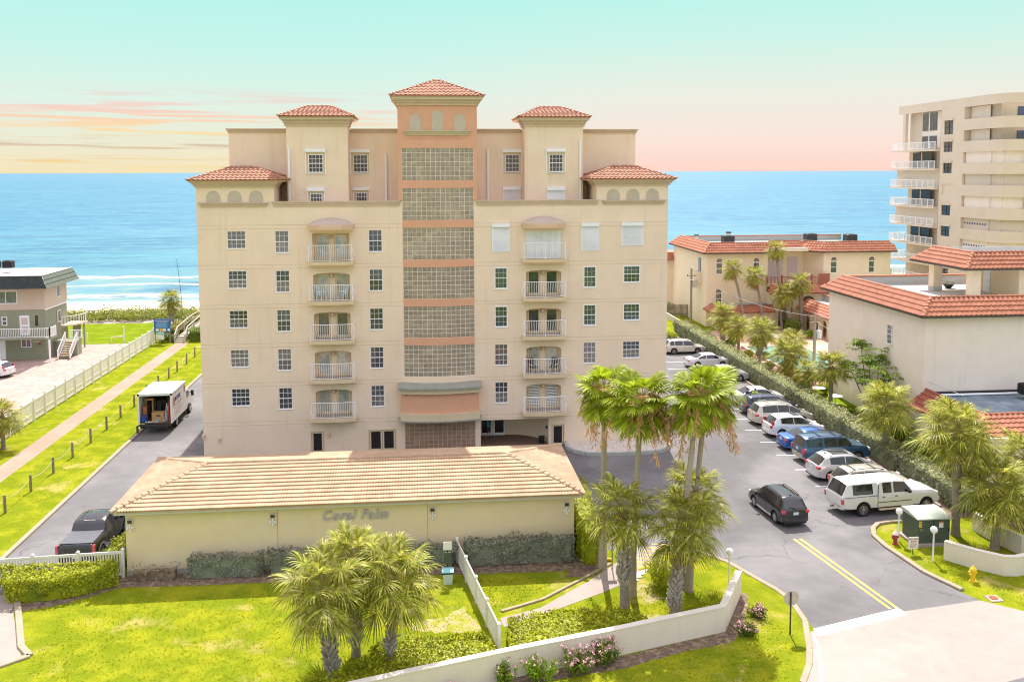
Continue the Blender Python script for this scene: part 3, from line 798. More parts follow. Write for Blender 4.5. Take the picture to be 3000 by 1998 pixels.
# upper floors: windows with raised shutters in white surrounds
for s in (-1, 1):
    for (a, b, Y, zz) in ((8.30, 9.82, 2.0, 20.62), (5.12, 6.66, 4.0, 20.62), (8.42, 9.74, 2.0, 17.72), (5.2, 6.5, 4.0, 17.72)):
        x0, x1 = sorted((s*a, s*b)); z1 = zz+1.9
        if s == 1 and zz < 18: shutter_at(condo, x0+.05, x1-.05, zz, z1-.25, Y); continue
        f = MB(); f.box(x0, Y-.2, z1-.24, x1, Y-.002, z1)
        for p, q in ((x0, x0+.07), (x1-.07, x1)): f.box(p, Y-.06, zz, q, Y-.002, z1-.24)
        f.box(x0+.07, Y-.06, zz, x1-.07, Y-.002, zz+.05)
        f.box(x0+.07, Y-.02, zz+.05, x1-.07, Y-.003, z1-.24, 1)
        su = f.build('shutter_frame', [white, cream_paint], condo)
        window_at(su, x0+.24, x1-.2, zz+.14, z1-.42, Y-.115, 4, 4, 'grid', [glass, glass])
# cornices, parapet copings, roofs
cor = MB()
def cornice(mb, x0, x1, y0, y1, z0, z1, out, sides='lrf'):
    """stepped moulding around the front and sides of a block"""
    for k, (a, b) in enumerate(((0, .45), (.45, .8), (.8, 1))):
        o_ = out*(.35, .68, 1)[k]; za, zb = z0+(z1-z0)*a, z0+(z1-z0)*b
        mb.box(x0-(o_ if 'l' in sides else 0), y0-o_, za, x1+(o_ if 'r' in sides else 0), y1, zb)
for s in (-1, 1):
    x0, x1 = sorted((s*11.86, s*2.9)); cornice(cor, x0, x1, 0, .26, 18.28, 18.68, .16, 'lr')
    x0, x1 = sorted((s*17.35, s*11.86)); cornice(cor, x0, x1, 0, 4.2, 19.72, 20.1, .36, 'lr')
    x0, x1 = sorted((s*11.18, s*6.66)); cornice(cor, x0, x1, 2.0, 4.0, 24.2, 24.68, .3, 'lr')
    x0, x1 = sorted((s*15.75, s*11.2)); cornice(cor, x0, x1, 4.0, 20, 23.78, 24.1, .2, 'l' if s < 0 else 'r')
    x0, x1 = sorted((s*6.6, s*2.95)); cornice(cor, x0, x1, 4.0, 20, 23.78, 24.1, .2, '')
    x0, x1 = sorted((s*16.96, s*12.46)); cornice(cor, x0, x1, 0, .001, 18.29, 18.63, .22, 'lr')
cornice(cor, -2.9, 2.9, 0, 5.8, 25.62, 26.05, .32, 'lr')
cor.build('cornice', tan_trim, condo)
fas = MB()
for s in (-1, 1):
    x0, x1 = sorted((s*11.18, s*6.66)); fas.box(x0-.42, 1.58, 24.68, x1+.42, 6.5, 24.86)
    x0, x1 = sorted((s*17.35, s*11.5)); fas.box(x0-.4, -.4, 20.1, x1+.4, 4.6, 20.2)
fas.box(-3.3, -.42, 26.05, 3.3, 6.2, 26.26)
fas.build('fascia', mat('pale_fascia', (.62, .55, .42), .8, .05, 2), condo)
tcond = tile_mesh('tile', .33, .36, .05, 1, roof_coral, seg=6)
bud = [300]; rest = MB()
hip_roof(condo, -3.42, 3.42, -.52, 6.3, 26.29, 27.72, 3.41, roof_coral, .33, .36, tcond, bud, rest)
for s in (-1, 1):
    x0, x1 = sorted((s*17.85, s*10.95)); hip_roof(condo, x0, x1, -.5, 4.7, 20.22, 21.15, 2.6, roof_coral, .33, .36, tcond, bud, rest)
    x0, x1 = sorted((s*11.68, s*6.18)); hip_roof(condo, x0, x1, 1.48, 6.6, 24.9, 25.78, 1.85, roof_coral, .33, .36, tcond, bud, rest)
rest_tiles(rest, roof_coral, condo)
# blind arches with their sills
def arch_panel(mb, xc, z0, w, h, y0, y1, n=12):
    pts = [(xc-w/2, z0), (xc+w/2, z0)]+[(xc+w/2*math.cos(math.pi*i/n), z0+h-w/2+w/2*math.sin(math.pi*i/n)) for i in range(n+1)]
    mb.prism(pts, 'y', y0, y1)
for s in (-1, 1):
    for xc in (16.14, 14.64, 13.13):
        mb = MB(); arch_panel(mb, s*xc, 18.63, 1.0, .84, -.018, .02); mb.build('blind_arch', niche_m, condo)

# stair tower ------------------------------------------------------------------
BUL = .34
def cy(x): return -BUL*max(0., 1-(x/2.64)**2)
def curved_band(mb, z0, z1, x0=-2.64, x1=2.64, dy=0., n=16, mi=None, back=.3):
    P = []; F_ = []
    for i in range(n+1):
        x = x0+(x1-x0)*i/n; y = cy(x)+dy; P += [(x, y, z0), (x, y, z1), (x, back, z1), (x, back, z0)]
    for i in range(n): F_ += [(4*i, 4*i+4, 4*i+5, 4*i+1), (4*i+1, 4*i+5, 4*i+6, 4*i+2), (4*i, 4*i+3, 4*i+7, 4*i+4)]
    F_ += [(0, 1, 2, 3), tuple(4*n+k for k in (3, 2, 1, 0))]
    mb.add(P, F_, mi)
tops = [22.52-2.918*k for k in range(6)]; PH = 2.36
mb = MB(); curved_band(mb, tops[0], 23.12)
for k in range(5): curved_band(mb, tops[k+1], tops[k]-PH)
for s in (-1, 1): mb.box(s*2.64, .0, 18.7, s*2.9, 5.8, 23.12)
mb.box(-2.9, 0, 23.121, 2.9, 5.8, 25.62); mb.box(-2.6, 1.4, 5, 2.6, 5.7, 23.1, 1)
st = mb.build('stair_tower', [coral, mat('stairwell_wall', (.50, .46, .42), .9, .1, 1)], condo)
mb = MB(); curved_band(mb, 5.05, tops[5]-PH); mb.build('tower_base', stucco, condo)
for xc, z0, h in ((-1.62, 23.8, 1.2), (0.01, 23.8, 1.46), (1.64, 23.8, 1.2)): mb = MB(); arch_panel(mb, xc, z0, .88, h, -.03, .02); mb.build('blind_arch', niche_m, condo)
mb = MB(); cornice(mb, -2.2, 2.2, 0, .001, 23.44, 23.8, .22, 'lr'); mb.build('arch_sill', mat('pale_sill', (.56, .49, .34), .85, .06, 2), condo)
# glass blocks: 15 x 7 in each of six bays
gb = MB(); bw, bh = 5.28/15, PH/7; g_ = .021
gb.add([(-bw/2+g_, 0, -bh/2+g_), (bw/2-g_, 0, -bh/2+g_), (bw/2-g_, 0, bh/2-g_), (-bw/2+g_, 0, bh/2-g_), (-bw/2+g_+.03, -.03, -bh/2+g_+.03), (bw/2-g_-.03, -.03, -bh/2+g_+.03), (bw/2-g_-.03, -.03, bh/2-g_-.03), (-bw/2+g_+.03, -.03, bh/2-g_-.03)],
       [(0, 1, 5, 4), (1, 2, 6, 5), (2, 3, 7, 6), (3, 0, 4, 7), (4, 5, 6, 7)])
_t = block_m.node_tree; _tr = _t.nodes.new('ShaderNodeBsdfTransparent'); _tr.inputs[0].default_value = (.93, .92, .88, 1); _mx = _t.nodes.new('ShaderNodeMixShader'); _mx.inputs[0].default_value = .42
_t.links.new(_t.nodes['Principled BSDF'].outputs[0], _mx.inputs[1]); _t.links.new(_tr.outputs[0], _mx.inputs[2]); _t.links.new(_mx.outputs[0], _t.nodes['Material Output'].inputs[0])
gbm = gb.mesh('glass_block', block_m); restb = MB(); nb = 0
for k in range(6):
    z1 = tops[k]; z0 = z1-PH
    fr = MB(); fw_ = .032
    for j in range(8): curved_band(fr, max(z0, z0+bh*j-fw_/2), min(z1, z0+bh*j+fw_/2), dy=.02, back=.12)
    for i in range(16): x = min(2.62, max(-2.62, -2.64+bw*i)); fr.box(x-fw_/2, cy(x)+.022, z0+fw_, x+fw_/2, cy(x)+.10, z1-fw_)
    pan = fr.build('glass_block_panel', grout, condo)
    fl_ = MB(); fl_.prism([(-2.6, z0+.34*PH), (-2.6, z0+.34*PH+.3), (.75, z1+.28), (.75, z1-.02)], 'y', .22, 1.1); fl_.build('stair_flight', stucco, condo)
    fl_ = MB(); fl_.prism([(2.5, z0-.15), (2.5, z0+.1), (-.1, z0+.30*PH+.1), (-.1, z0+.30*PH-.15)], 'y', .5, 1.3); fl_.build('stair_flight', stucco, condo)
    for i in range(15):
        x = -2.64+bw*(i+.5); sl_ = (cy(x+.05)-cy(x-.05))/.1
        for j in range(7):
            z = z0+bh*(j+.5); M = Matrix.Translation((x, cy(x)+.04, z)) @ Matrix.Rotation(math.atan(sl_), 4, 'Z')
            if nb < 300:
                nb += 1; put('glass_block', gbm, pan, matrix=Matrix.Translation(-root_off(pan)) @ M)
            else: restb.add([M @ v.co for v in gbm.vertices], [tuple(p.vertices) for p in gbm.polygons])
o = restb.build('glass_block_field', block_m, condo); o['kind'] = 'stuff'
# curved canopy, coral box and tiled base of the tower
def arc_slab(mb, hw, y_end, y_mid, za, zb, zc=None, n=14, mi=None):
    """slab with bowed front edge; top falls from zc at the wall to zb at the edge"""
    zc = zb if zc is None else zc; P = []; F_ = []
    for i in range(n+1):
        t = -1+2*i/n; x = hw*t; y = y_end+(y_mid-y_end)*(1-t*t)
        P += [(x, y, za), (x, y, zb), (x, .05, zc), (x, .05, za)]
    for i in range(n): F_ += [(4*i+a, 4*i+4+a, 4*i+4+b, 4*i+b) for a, b in ((0, 1), (1, 2), (2, 3), (3, 0))]
    F_ += [(0, 1, 2, 3), tuple(4*n+k for k in (3, 2, 1, 0))]
    mb.add(P, F_, mi)
mb = MB(); arc_slab(mb, 3.12, -1.0, -1.45, 4.78, 4.92, 5.16); arc_slab(mb, 3.1, -1.0, -1.45, 2.36, 2.44, 2.5); mb.build('canopy_coping', grey_green, condo)
mb = MB(); arc_slab(mb, 2.95, -.84, -1.29, 4.45, 4.78); arc_slab(mb, 2.95, -.84, -1.29, 2.441, 2.95); mb.build('canopy_band', mat('pale_band', (.66, .54, .38), .85, .05, 2), condo)
mb = MB(); arc_slab(mb, 2.88, -.6, -1.05, 2.951, 4.449); mb.build('canopy_panel', coral, condo)
cb = MB(); cb.prism([(0, 0), (-.16, 0), (-.16, -.06), (-.08, -.2), (0, -.22)], 'x', -.06, .06); cbm = cb.mesh('corbel', tan_trim)
for i in range(9):
    t = -1+2*(i+.5)/9; put('corbel', cbm, condo, Vector((2.88*t, -.6-.45*(1-t*t)+.0, 4.449))-root_off(condo))
mb = MB(); mb.box(-2.64, -.02, 0, 2.64, .3, 2.36); wp = mb.build('tile_panel', grout, condo)
tb = MB(); tb.bbox(-.165, -.15, 0, .165, .15, .02, .008); tbm = tb.mesh('wall_tile', tile_brown)
for i in range(15):
    for j in range(7):
        put('wall_tile', tbm, wp, Vector((-2.64+.352*(i+.5), -.02, .02+.318*(j+.5)))-root_off(wp), (R(90), 0, 0))
for s in (-1, 1): mb = MB(); mb.box(s*2.642, -.03, 0, s*3.05, .3, 2.3); mb.build('pilaster', stucco, condo)

# balconies -------------------------------------------------------------------
def balcony_mesh():
    """bowed slab, belly rail with curved bars; local origin at the wall, slab top z=0"""
    sl = MB(); n = 12; hw = 1.68; fy = lambda t: -.72-.2*(1-t*t)
    P = []; F_ = []
    for i in range(n+1):
        t = -1+2*i/n; P += [(hw*t, fy(t), -.25), (hw*t, fy(t), 0), (hw*t, -.002, 0), (hw*t, -.002, -.25)]
    for i in range(n): F_ += [(4*i+a, 4*i+4+a, 4*i+4+b, 4*i+b) for a, b in ((0, 1), (1, 2), (2, 3), (3, 0))]
    F_ += [(0, 1, 2, 3), tuple(4*n+k for k in (3, 2, 1, 0))]; sl.add(P, F_)
    rl = MB(); hr = 1.55; ry = lambda t: -.62-.19*(1-t*t); H = 1.19
    for zz, rr in ((.09, .022), (H, .026)): rl.tube([(-hr, -.03, zz), (-hr, ry(-1), zz)]+[(hr*(-1+2*i/10), ry(-1+2*i/10), zz) for i in range(1, 10)]+[(hr, ry(1), zz), (hr, -.03, zz)], rr, 4)
    def bal(x, y, ox, oy):
        pts = [(x+ox*b, y+oy*b, .09+(H-.09)*q) for q, b in ((0, 0), (.12, .02), (.3, .11), (.45, .13), (.62, .06), (.78, .0), (1, 0))]
        rl.tube(pts, .0125, 4)
    for i in range(25):
        t = -1+2*i/24
        if i in (0, 12, 24): rl.box(hr*t-.025, ry(t)-.025, 0, hr*t+.025, ry(t)+.025, H)
        else: bal(hr*t, ry(t), .25*t, -1)
    for s in (-1, 1):
        for y in (-.15, -.27, -.39, -.51): bal(s*hr, y, s, 0)
    return sl.mesh('balcony', cream_paint), rl.mesh('railing', white_rail, smooth=60)
slabm, railm = balcony_mesh()
dk = MB()
def door_mesh():
    f = MB(); w, h = .98, 1.93
    f.box(0, 0, 0, .12, .05, h); f.box(w-.12, 0, 0, w, .05, h); f.box(.12, 0, h-.12, w-.12, .05, h); f.box(.12, 0, 0, w-.12, .05, .22)
    g = MB(); g.poly([(.12, .025, .22), (w-.12, .025, .22), (w-.12, .025, h-.12), (.12, .025, h-.12)])
    return f, g
fd, gd = door_mesh(); fdm = fd.mesh('door', cream_paint); hd = MB(); hd.box(.04, -.05, .88, .07, 0, .93); hd.box(.04, -.06, .9, .14, -.045, .92); hdm = hd.mesh('handle', steel)
gdm = {m.name: gd.mesh('pane', m) for m in (door_glass, glass, glass_lt, glass_green)}
wl = MB(); wl.lathe([(.0, .0), (.13, .02), (.15, .07), (.12, .12), (0, .14)], n=12); wlm = wl.mesh('wall_lamp', tan_trim, smooth=60)
flo = MB(); flo.box(-1.31, -.6, .004, 1.31, .64, .012); flom = flo.mesh('floor_tiles', mat('balcony_floor', (.33, .27, .23), .8, .1, 4))
for x, z, r in BALC:
    b = put('balcony', slabm, condo, Vector((x, 0, z))-root_off(condo))
    put('railing', railm, b); put('floor_tiles', flom, b)
    gm = [door_glass, door_glass, glass_lt, door_glass, door_glass, glass_lt, door_glass, glass, glass_green, white][r if x < 0 else r+5]
    for dx in (-1.18, .2):
        d = put('door', fdm, condo, Vector((x+dx, .59, z))-root_off(condo))
        put('pane', gdm[(gm if gm.name in gdm else door_glass).name], d); put('handle', hdm, d)
    put('wall_lamp', wlm, condo, Vector((x-.02, .63, z+1.72))-root_off(condo), (R(90), 0, 0))
    if r < 4: put('ceiling_light', wlm, condo, Vector((x-.02, .3, z+1.78))-root_off(condo), (R(90), 0, 0), (.7, 1, .7))
# plantation shutters on the lowest right balcony doors
for dx in (-1.18, .2):
    mb = MB()
    for i in range(13): mb.box(7.86+dx+.12, .57, 2.71+.28+i*.12, 7.86+dx+.86, .605, 2.71+.34+i*.12)
    mb.build('louvre', white, condo)
# full-height storm shutter on the top right balcony
mb = MB()
for i in range(30):
    x = 7.86-1.32+i*.088; mb.prism([(x, .02), (x+.03, -.02), (x+.058, -.02), (x+.088, .02)], 'z', 14.33, 16.4)
mb.build('accordion_shutter', white, condo)
# domed fabric-like hoods over the top balconies
for s in (-1, 1):
    P = []; F_ = []; n = 14; q = 5; mb = MB(); xc = s*7.86-.04*s; hw = 1.62
    for i in range(n+1):
        t = -1+2*i/n; yo = -.72-.30*(1-t*t); zt = .5*(1-t*t)**.8
        for j in range(q+1):
            u = j/q; P.append((xc+hw*t, yo*u, 16.98+zt*(1-u)**.6*(1 if u < 1 else 0)))
        P.append((xc+hw*t, yo, 16.60))
    for i in range(n):
        for j in range(q+1):
            a = i*(q+2)+j; mb.add([], [])
            F_.append((a, a+1, a+q+3, a+q+2))
    mb.add(P, F_, 0)
    for k in range(len(mb.f)):
        if k % (q+1) == q: mb.m[k] = 1
    e = [(xc+hw*(-1+2*i/n), -.72-.30*(1-(-1+2*i/n)**2), 16.6) for i in range(n+1)]
    mb.poly(e+[(xc+hw, 0, 16.6), (xc-hw, 0, 16.6)], 1)
    for ss in (-1, 1): mb.poly([(xc+ss*hw, 0, 16.6), (xc+ss*hw, -.72, 16.6), (xc+ss*hw, -.72, 16.98), (xc+ss*hw, 0, 16.98)], 1)
    mb.build('balcony_hood', [mat('hood_grey', (.52, .42, .37), .6, .08, 2), mat('hood_peach', (.64, .45, .31), .85, .05, 2)], condo, smooth=50)
# downpipes
for x, Y, z1 in ((-11.0, 1.93, 22.6), (-3.95, 3.93, 22.2), (4.0, 3.93, 22.5), (10.95, 1.93, 23.2)):
    mb = MB(); mb.box(x-.07, Y-.1, 18.06, x+.07, Y, z1); mb.box(x-.09, Y-.12, z1-.9, x+.09, Y, z1-.86); mb.box(x-.09, Y-.12, 19.2, x+.09, Y, 19.24); mb.build('downpipe', white, condo)
# ground floor doors
for a, b, n in GD:
    f = MB(); f.box(a-.06, -.03, 0, a, .1, 1.61); f.box(b, -.03, 0, b+.06, .1, 1.61); f.box(a, -.03, 1.55, b, .1, 1.61)
    fo = f.build('door_frame', cream_paint, condo); w = (b-a)/n
    for i in range(n):
        d = MB(); x0 = a+i*w; d.box(x0+.01, .03, 0, x0+.13, .09, 1.55); d.box(x0+w-.13, .03, 0, x0+w-.01, .09, 1.55); d.box(x0+.13, .03, 1.43, x0+w-.13, .09, 1.55); d.box(x0+.13, .03, 0, x0+w-.13, .09, .12)
        do = d.build('door', cream_paint, fo); g = MB(); g.poly([(x0+.13, .06, .12), (x0+w-.13, .06, .12), (x0+w-.13, .06, 1.43), (x0+.13, .06, 1.43)]); g.build('pane', dark_door, do)
# lobby entrance: recess with curved side wall and glazed double doors
mb = MB(); n = 14
mb.poly([(3.05, .01, 2.05), (8.23, .01, 2.05), (8.23, 4, 2.05), (3.05, 4, 2.05)]); mb.poly([(3.05, 3.0, 0), (8.23, 3.0, 0), (8.23, 3.0, 2.6), (3.05, 3.0, 2.6)])
P = [(3.05, .01, 0), (3.05, .01, 2.05), (3.05, 3.0, 2.05), (3.05, 3.0, 0)]; mb.poly(P)
cv = [(8.23-3.0*(1-math.cos(math.pi/2*i/n)), .05+2.9*math.sin(math.pi/2*i/n)) for i in range(n+1)]
for p, q in zip(cv, cv[1:]): mb.poly([(p[0], p[1], 0), (q[0], q[1], 0), (q[0], q[1], 2.05), (p[0], p[1], 2.05)])
mb.build('entrance_recess', stucco, condo)
mb = MB(); mb.box(3.05, .0, .002, 8.23, 3.0, .02); mb.build('entrance_floor', mat('brown_floor', (.17, .115, .085), .6, .15, 4), condo)
for x0 in (3.2, 4.22):
    d = MB(); d.box(x0, 2.9, .02, x0+.13, 2.98, 1.9); d.box(x0+.83, 2.9, .02, x0+.96, 2.98, 1.9); d.box(x0+.13, 2.9, .02, x0+.83, 2.98, .22); d.box(x0+.13, 2.9, 1.76, x0+.83, 2.98, 1.9)
    do = d.build('door', white, condo); g = MB(); g.poly([(x0+.13, 2.94, .22), (x0+.83, 2.94, .22), (x0+.83, 2.94, 1.76), (x0+.13, 2.94, 1.76)]); g.build('pane', dark_door, do)
# lanterns and camera by the doors
lt = MB(); lt.box(-.02, -.03, 0, .02, 0, .36); lt.lathe([(.0, .5), (.03, .44), (.11, .36), (.085, .34), (.075, .12), (.095, .1), (.03, .02), (0, 0)], (0, -.13, -.05), 6); ltm = lt.mesh('lantern', cream_paint)
for x, z in ((-16.2, 1.02), (-8.28, 1.16), (-17.33, 1.3)): put('lantern', ltm, condo, Vector((x, -.002, z))-root_off(condo))
mb = MB(); mb.box(8.05, 0.2, 1.2, 8.17, .3, 1.4); mb.build('wall_speaker', black, condo)
o = thing('equipment_pile', 'small pile of white panels lying on the setback roof ledge', 'panels', (-4.25, 3.3, 18.052))
for i in range(3): mb = MB(); mb.box(-4.75+i*.12, 3.0+i*.05, 18.055+i*.1, -3.85-i*.06, 3.6, 18.12+i*.1); mb.build('panel', white, o)
o = thing('waste_bin', 'dark round waste bin standing inside the lobby entrance', 'bin', (7.75, .35, .02)); mb = MB(); mb.lathe([(.2, 0), (.24, .5), (.26, .52), (.24, .56), (.1, .57), (0, .57)], (7.75, .35, .021), 14); mb.build('bin_body', black, o, smooth=50)
mb = MB(); mb.box(7.69, .3, .592, 7.81, .4, .62); mb.build('lid_knob', dark_metal, o)

# chairs on the left balcony of the fourth upper floor
def chair(x, y, z, rz, m, label):
    t = thing('balcony_chair', label, 'chair', (x, y, z), rz, 'chairs on the balconies')
    mb = MB(); mb.box(-.26, -.24, .36, .26, .26, .41); mb.build('seat', m, t, local=True)
    mb = MB(); mb.prism([(.22, .42), (.27, .42), (.40, 1.02), (.35, 1.03)], 'x', -.26, .26); mb.build('backrest', m, t, local=True)
    for sx in (-.24, .24):
        for sy in (-.22, .22): mb = MB(); mb.box(sx-.02, sy-.02, 0, sx+.02, sy+.02, .36); mb.build('leg', white, t, local=True)
        mb = MB(); mb.box(sx-.03, -.24, .58, sx+.03, .28, .61); mb.build('armrest', white, t, local=True)
lc = mat('pale_blue_sling', (.45, .55, .62), .7, .1, 5)
chair(-8.62, .05, 2.71+PF*3+.013, R(50), lc, 'pale blue sling chair at the outer end of the balcony with two pale blue chairs')
chair(-7.1, .1, 2.71+PF*3+.013, R(-50), lc, 'pale blue sling chair at the stair-tower end of the balcony with two pale blue chairs')
dkc = mat('dark_wicker', (.035, .03, .03), .7, .2, 8)
chair(7.1, .05, 2.71+PF+.013, R(30), dkc, 'dark wicker chair at the stair-tower end of the balcony with dark furniture')
chair(8.6, .05, 2.71+PF+.013, R(-30), dkc, 'dark wicker chair at the outer end of the balcony with dark furniture')

# gravel planter at the right corner
pl = [(9.5, -.02), (9.45, -1.2), (9.8, -2.1), (10.6, -2.9), (12, -3.15), (14.5, -3.15), (16.0, -2.95), (17.0, -2.2), (17.4, -1.2), (17.45, -.02)]
o = thing('gravel_planter', 'kerbed bed of pale gravel along the foot of the cream tower wall', 'planter', (13.4, -1.5, 0))
mb = MB(); mb.prism(pl, 'z', .005, .17); mb.build('gravel_bed', gravel_m, o)
mb = MB(); k2 = []
for i in range(len(pl)-1):
    a, b = Vector((*pl[i], 0)), Vector((*pl[i+1], 0)); nrm = Vector(((b-a).y, -(b-a).x, 0)).normalized()
    if nrm.y > 0 and i > 0 and i < 8: nrm = -nrm
    mb.bar(a+Vector((0, 0, .13)), b+Vector((0, 0, .13)), .22, .25)
mb.build('kerb', mat('grey_kerb', (.40, .42, .40), .9, .12, 2), o)
mb = MB()
for i in range(420):
    x, y = random.uniform(9.8, 17.1), random.uniform(-2.9, -.1)
    if (x < 10.6 and y < -1.9+(.4 if x > 10 else .9)) or (x > 16.2 and y < -2.1): continue
    s = random.uniform(.04, .10); a = random.uniform(0, 3)
    mb.add([(x+s*math.cos(a+k*1.57), y+s*math.sin(a+k*1.57)*.8, .165) for k in range(4)]+[(x, y, .165+s*.8)], [(0, 1, 4), (1, 2, 4), (2, 3, 4), (3, 0, 4)])
q = mb.build('gravel', mat('white_stone', (.62, .57, .51), .95, .2, 6, isl=.3), o); q['kind'] = 'stuff'
# ------------------------------------------------------------------ garage wing with the name
gar = thing('garage_wing', 'long low cream garage wing with tan tile hip roof', 'building', (-4.9, -16, 0))
mb = MB(); mb.box(-16.6, -20.05, 0, 6.8, -12.25, 3.4); mb.build('wall', mat('yellow_stucco', (.76, .63, .41), .9, .05, .9, bump=.12, bs=16, col2=(.74, .62, .44), c2s=.3), gar)
mb = MB(); mb.box(-16.62, -20.07, 0, 6.82, -20.055, .28); mb.build('wall_base', mat('grey_base', (.40, .38, .34), .9, .15, 2), gar)
mb = MB()
for x in (-8.93, -1.1): mb.box(x-.012, -20.06, .29, x+.012, -20.051, 3.38)
mb.build('control_joint', mat('joint_line', (.38, .31, .19), .9, .05, 2), gar)
mb = MB(); mb.box(-17.08, -20.43, 3.36, 7.23, -11.83, 3.5); mb.build('fascia', mat('grey_white_fascia', (.58, .56, .56), .7, .05, 2), gar)
tg = tile_mesh('tile', .30, .372, .045, 2, roof_tan, seg=5)
bud = [300]; rest = MB()
hip_roof(gar, -17.17, 7.3, -20.52, -11.74, 3.55, 4.55, 3.85, roof_tan, .30, .372, tg, bud, rest, cap=.13, soff=.05)
rest_tiles(rest, roof_tan, gar)
me = text_mesh('Coral Palm', .70, lettering, .04, .32, 1.2, .014)
w_ = max(v.co.x for v in me.vertices)
o = put('lettering', me, gar, Vector((-6.66, -20.1, 2.56))-root_off(gar), FRONT, (3.5/w_, 1, 1))
o['label'] = 'slanted grey letters reading Coral Palm'
fl = MB(); fl.box(-.16, -.1, .0, .16, -.002, .26); flm = fl.mesh('flood_light', mat('lamp_housing', (.62, .60, .56), .5, .05, 3))
fg = MB(); fg.box(-.11, -.13, .04, .11, -.101, .21); fgm = fg.mesh('lens', mat('dark_lens', (.09, .05, .05), .2, .2, 5))
fs = MB(); fs.bar((0, -.05, -.28), (0, -.09, 0), .05); fs.lathe([(0, -.42), (.05, -.4), (.06, -.3), (0, -.28)], (0, -.09, 0), 8)
for s in (-1, 1): fs.lathe([(0, -.22), (.05, -.2), (.075, -.1), (0, -.09)], (s*.12, -.12, -.05), 8)
fsm = fs.mesh('sensor_arm', white)
for x in (-16.36, -9.16, -.84, 6.38):
    f = put('flood_light', flm, gar, Vector((x, -20.05, 2.78))-root_off(gar)); put('lens', fgm, f); put('sensor_arm', fsm, f)
# ------------------------------------------------------------------ neighbours
tred = tile_mesh('tile', .40, .45, .085, 1, roof_red, seg=6)
tdk = tile_mesh('tile', .40, .45, .085, 1, roof_dk, seg=6)
def mansard(par, eave, top, z0, z1, m, tme, bud, rest, tw=.40, ex=.45, caps=True, drip=None):
    """strips of sloping tile between an outer (eave) and an inner (top) open polyline"""
    mb = MB()
    for i in range(len(eave)-1):
        a, b = (*eave[i], z0), (*eave[i+1], z0); c, d = (*top[i+1], z1), (*top[i], z1); mb.poly([a, b, c, d])
        mb.poly([a, b, (b[0], b[1], z0-.1), (a[0], a[1], z0-.1)])
    rf = mb.build('roof', m, par)
    if drip:
        mb = MB()
        for i in range(len(eave)-1): mb.bar((*eave[i], z0-.1), (*eave[i+1], z0-.1), .1, .12)
        mb.build('drip_edge', drip, par)
    for i in range(len(eave)-1):
        tile_roof(rf, (*eave[i], z0), (*eave[i+1], z0), (*top[i+1], z1), (*top[i], z1), tme, tw, ex, bud, rest, tol=-.12)
    if caps:
        for i in range(len(top)-1): ridge_caps(rf, (*top[i], z1), (*top[i+1], z1), .12, .42, m)
        for i in range(1, len(top)-1): ridge_caps(rf, (*eave[i], z0), (*top[i], z1), .12, .42, m)
    return rf
def arch_wall(mb, P, u0, u1, z0, z1, arches, depth, n=12, mi=0):
    """wall strip with round-headed openings: arches = [(centre, width, spring z)]"""
    cur = u0
    for c, w, zs in sorted(arches):
        a, b = c-w/2, c+w/2
        mb.poly([P(cur, z0, 0), P(a, z0, 0), P(a, z1, 0), P(cur, z1, 0)], mi)
        pts = [(c-w/2*math.cos(math.pi*i/n), zs+w/2*math.sin(math.pi*i/n)) for i in range(n+1)]
        for p, q in zip(pts, pts[1:]): mb.poly([P(p[0], p[1], 0), P(q[0], q[1], 0), P(q[0], z1, 0), P(p[0], z1, 0)], mi)
        ring = [(a, z0)]+pts+[(b, z0)]
        for p, q in zip(ring, ring[1:]): mb.poly([P(p[0], p[1], 0), P(p[0], p[1], depth), P(q[0], q[1], depth), P(q[0], q[1], 0)], mi)
        cur = b
    mb.poly([P(cur, z0, 0), P(u1, z0, 0), P(u1, z1, 0), P(cur, z1, 0)], mi)

# (a) near neighbour with roof terrace -------------------------------------
nb = thing('terrace_building', 'big plain cream building with red tile mansard and pillared roof terrace', 'building', (46, 6, 0))
mb = MB(); mb.box(36.95, -2.2, 0, 62, 14.2, 9.75); mb.build('wall', cream2, nb)
mb = MB(); mb.box(37.95, -1.2, 9.9, 61, 13.2, 10.12); mb.build('roof_deck', roof_grey, nb)
dark_drip = mat('dark_drip_edge', (.08, .09, .085), .6, .1, 3)
bud = [230]; rest = MB()
ev = [(36.4, 14.9), (36.4, -2.75), (62, -2.75)]; tp = [(37.85, 13.4), (37.85, -1.3), (62, -1.3)]
mansard(nb, [ev[1], ev[2]], [tp[1], tp[2]], 9.78, 11.0, roof_red, tred, bud, rest, drip=dark_drip)
mansard(nb, ev, tp, 9.782, 11.002, roof_red, tred, bud, MB(), drip=None) if False else mansard(nb, [ev[0], ev[1]], [tp[0], tp[1]], 9.78, 11.0, roof_red, tred, bud, rest, drip=dark_drip)
for r_ in [c for c in nb.children if c.name.startswith('roof') and 'deck' not in c.name][:1]: ridge_caps(r_, (36.4, -2.75, 9.78), (37.85, -1.3, 11.0), .13, .42, roof_red)
mb = MB(); mb.box(37.86, -1.28, 10.121, 37.95, 13.4, 10.98); mb.box(37.95, -1.28, 10.121, 62, -1.2, 10.98); mb.box(37.95, 13.3, 10.121, 62, 13.4, 10.9); mb.build('parapet', mat('grey_parapet', (.42, .43, .42), .85, .1, 1), nb)
rfp = MB(); rfp.box(37.9, 13.2, 10.92, 62, 13.6, 11.05); rfp.build('parapet_tile', roof_red, nb)
g_ = window_at(nb, 36.9, 37.7, 6.5, 8.1, 0, 1, 4, 'grid', glass_lt)
g_.rotation_euler = (0, 0, R(-90)); g_.location = Vector((36.84, 3.35, 6.6))-root_off(nb)
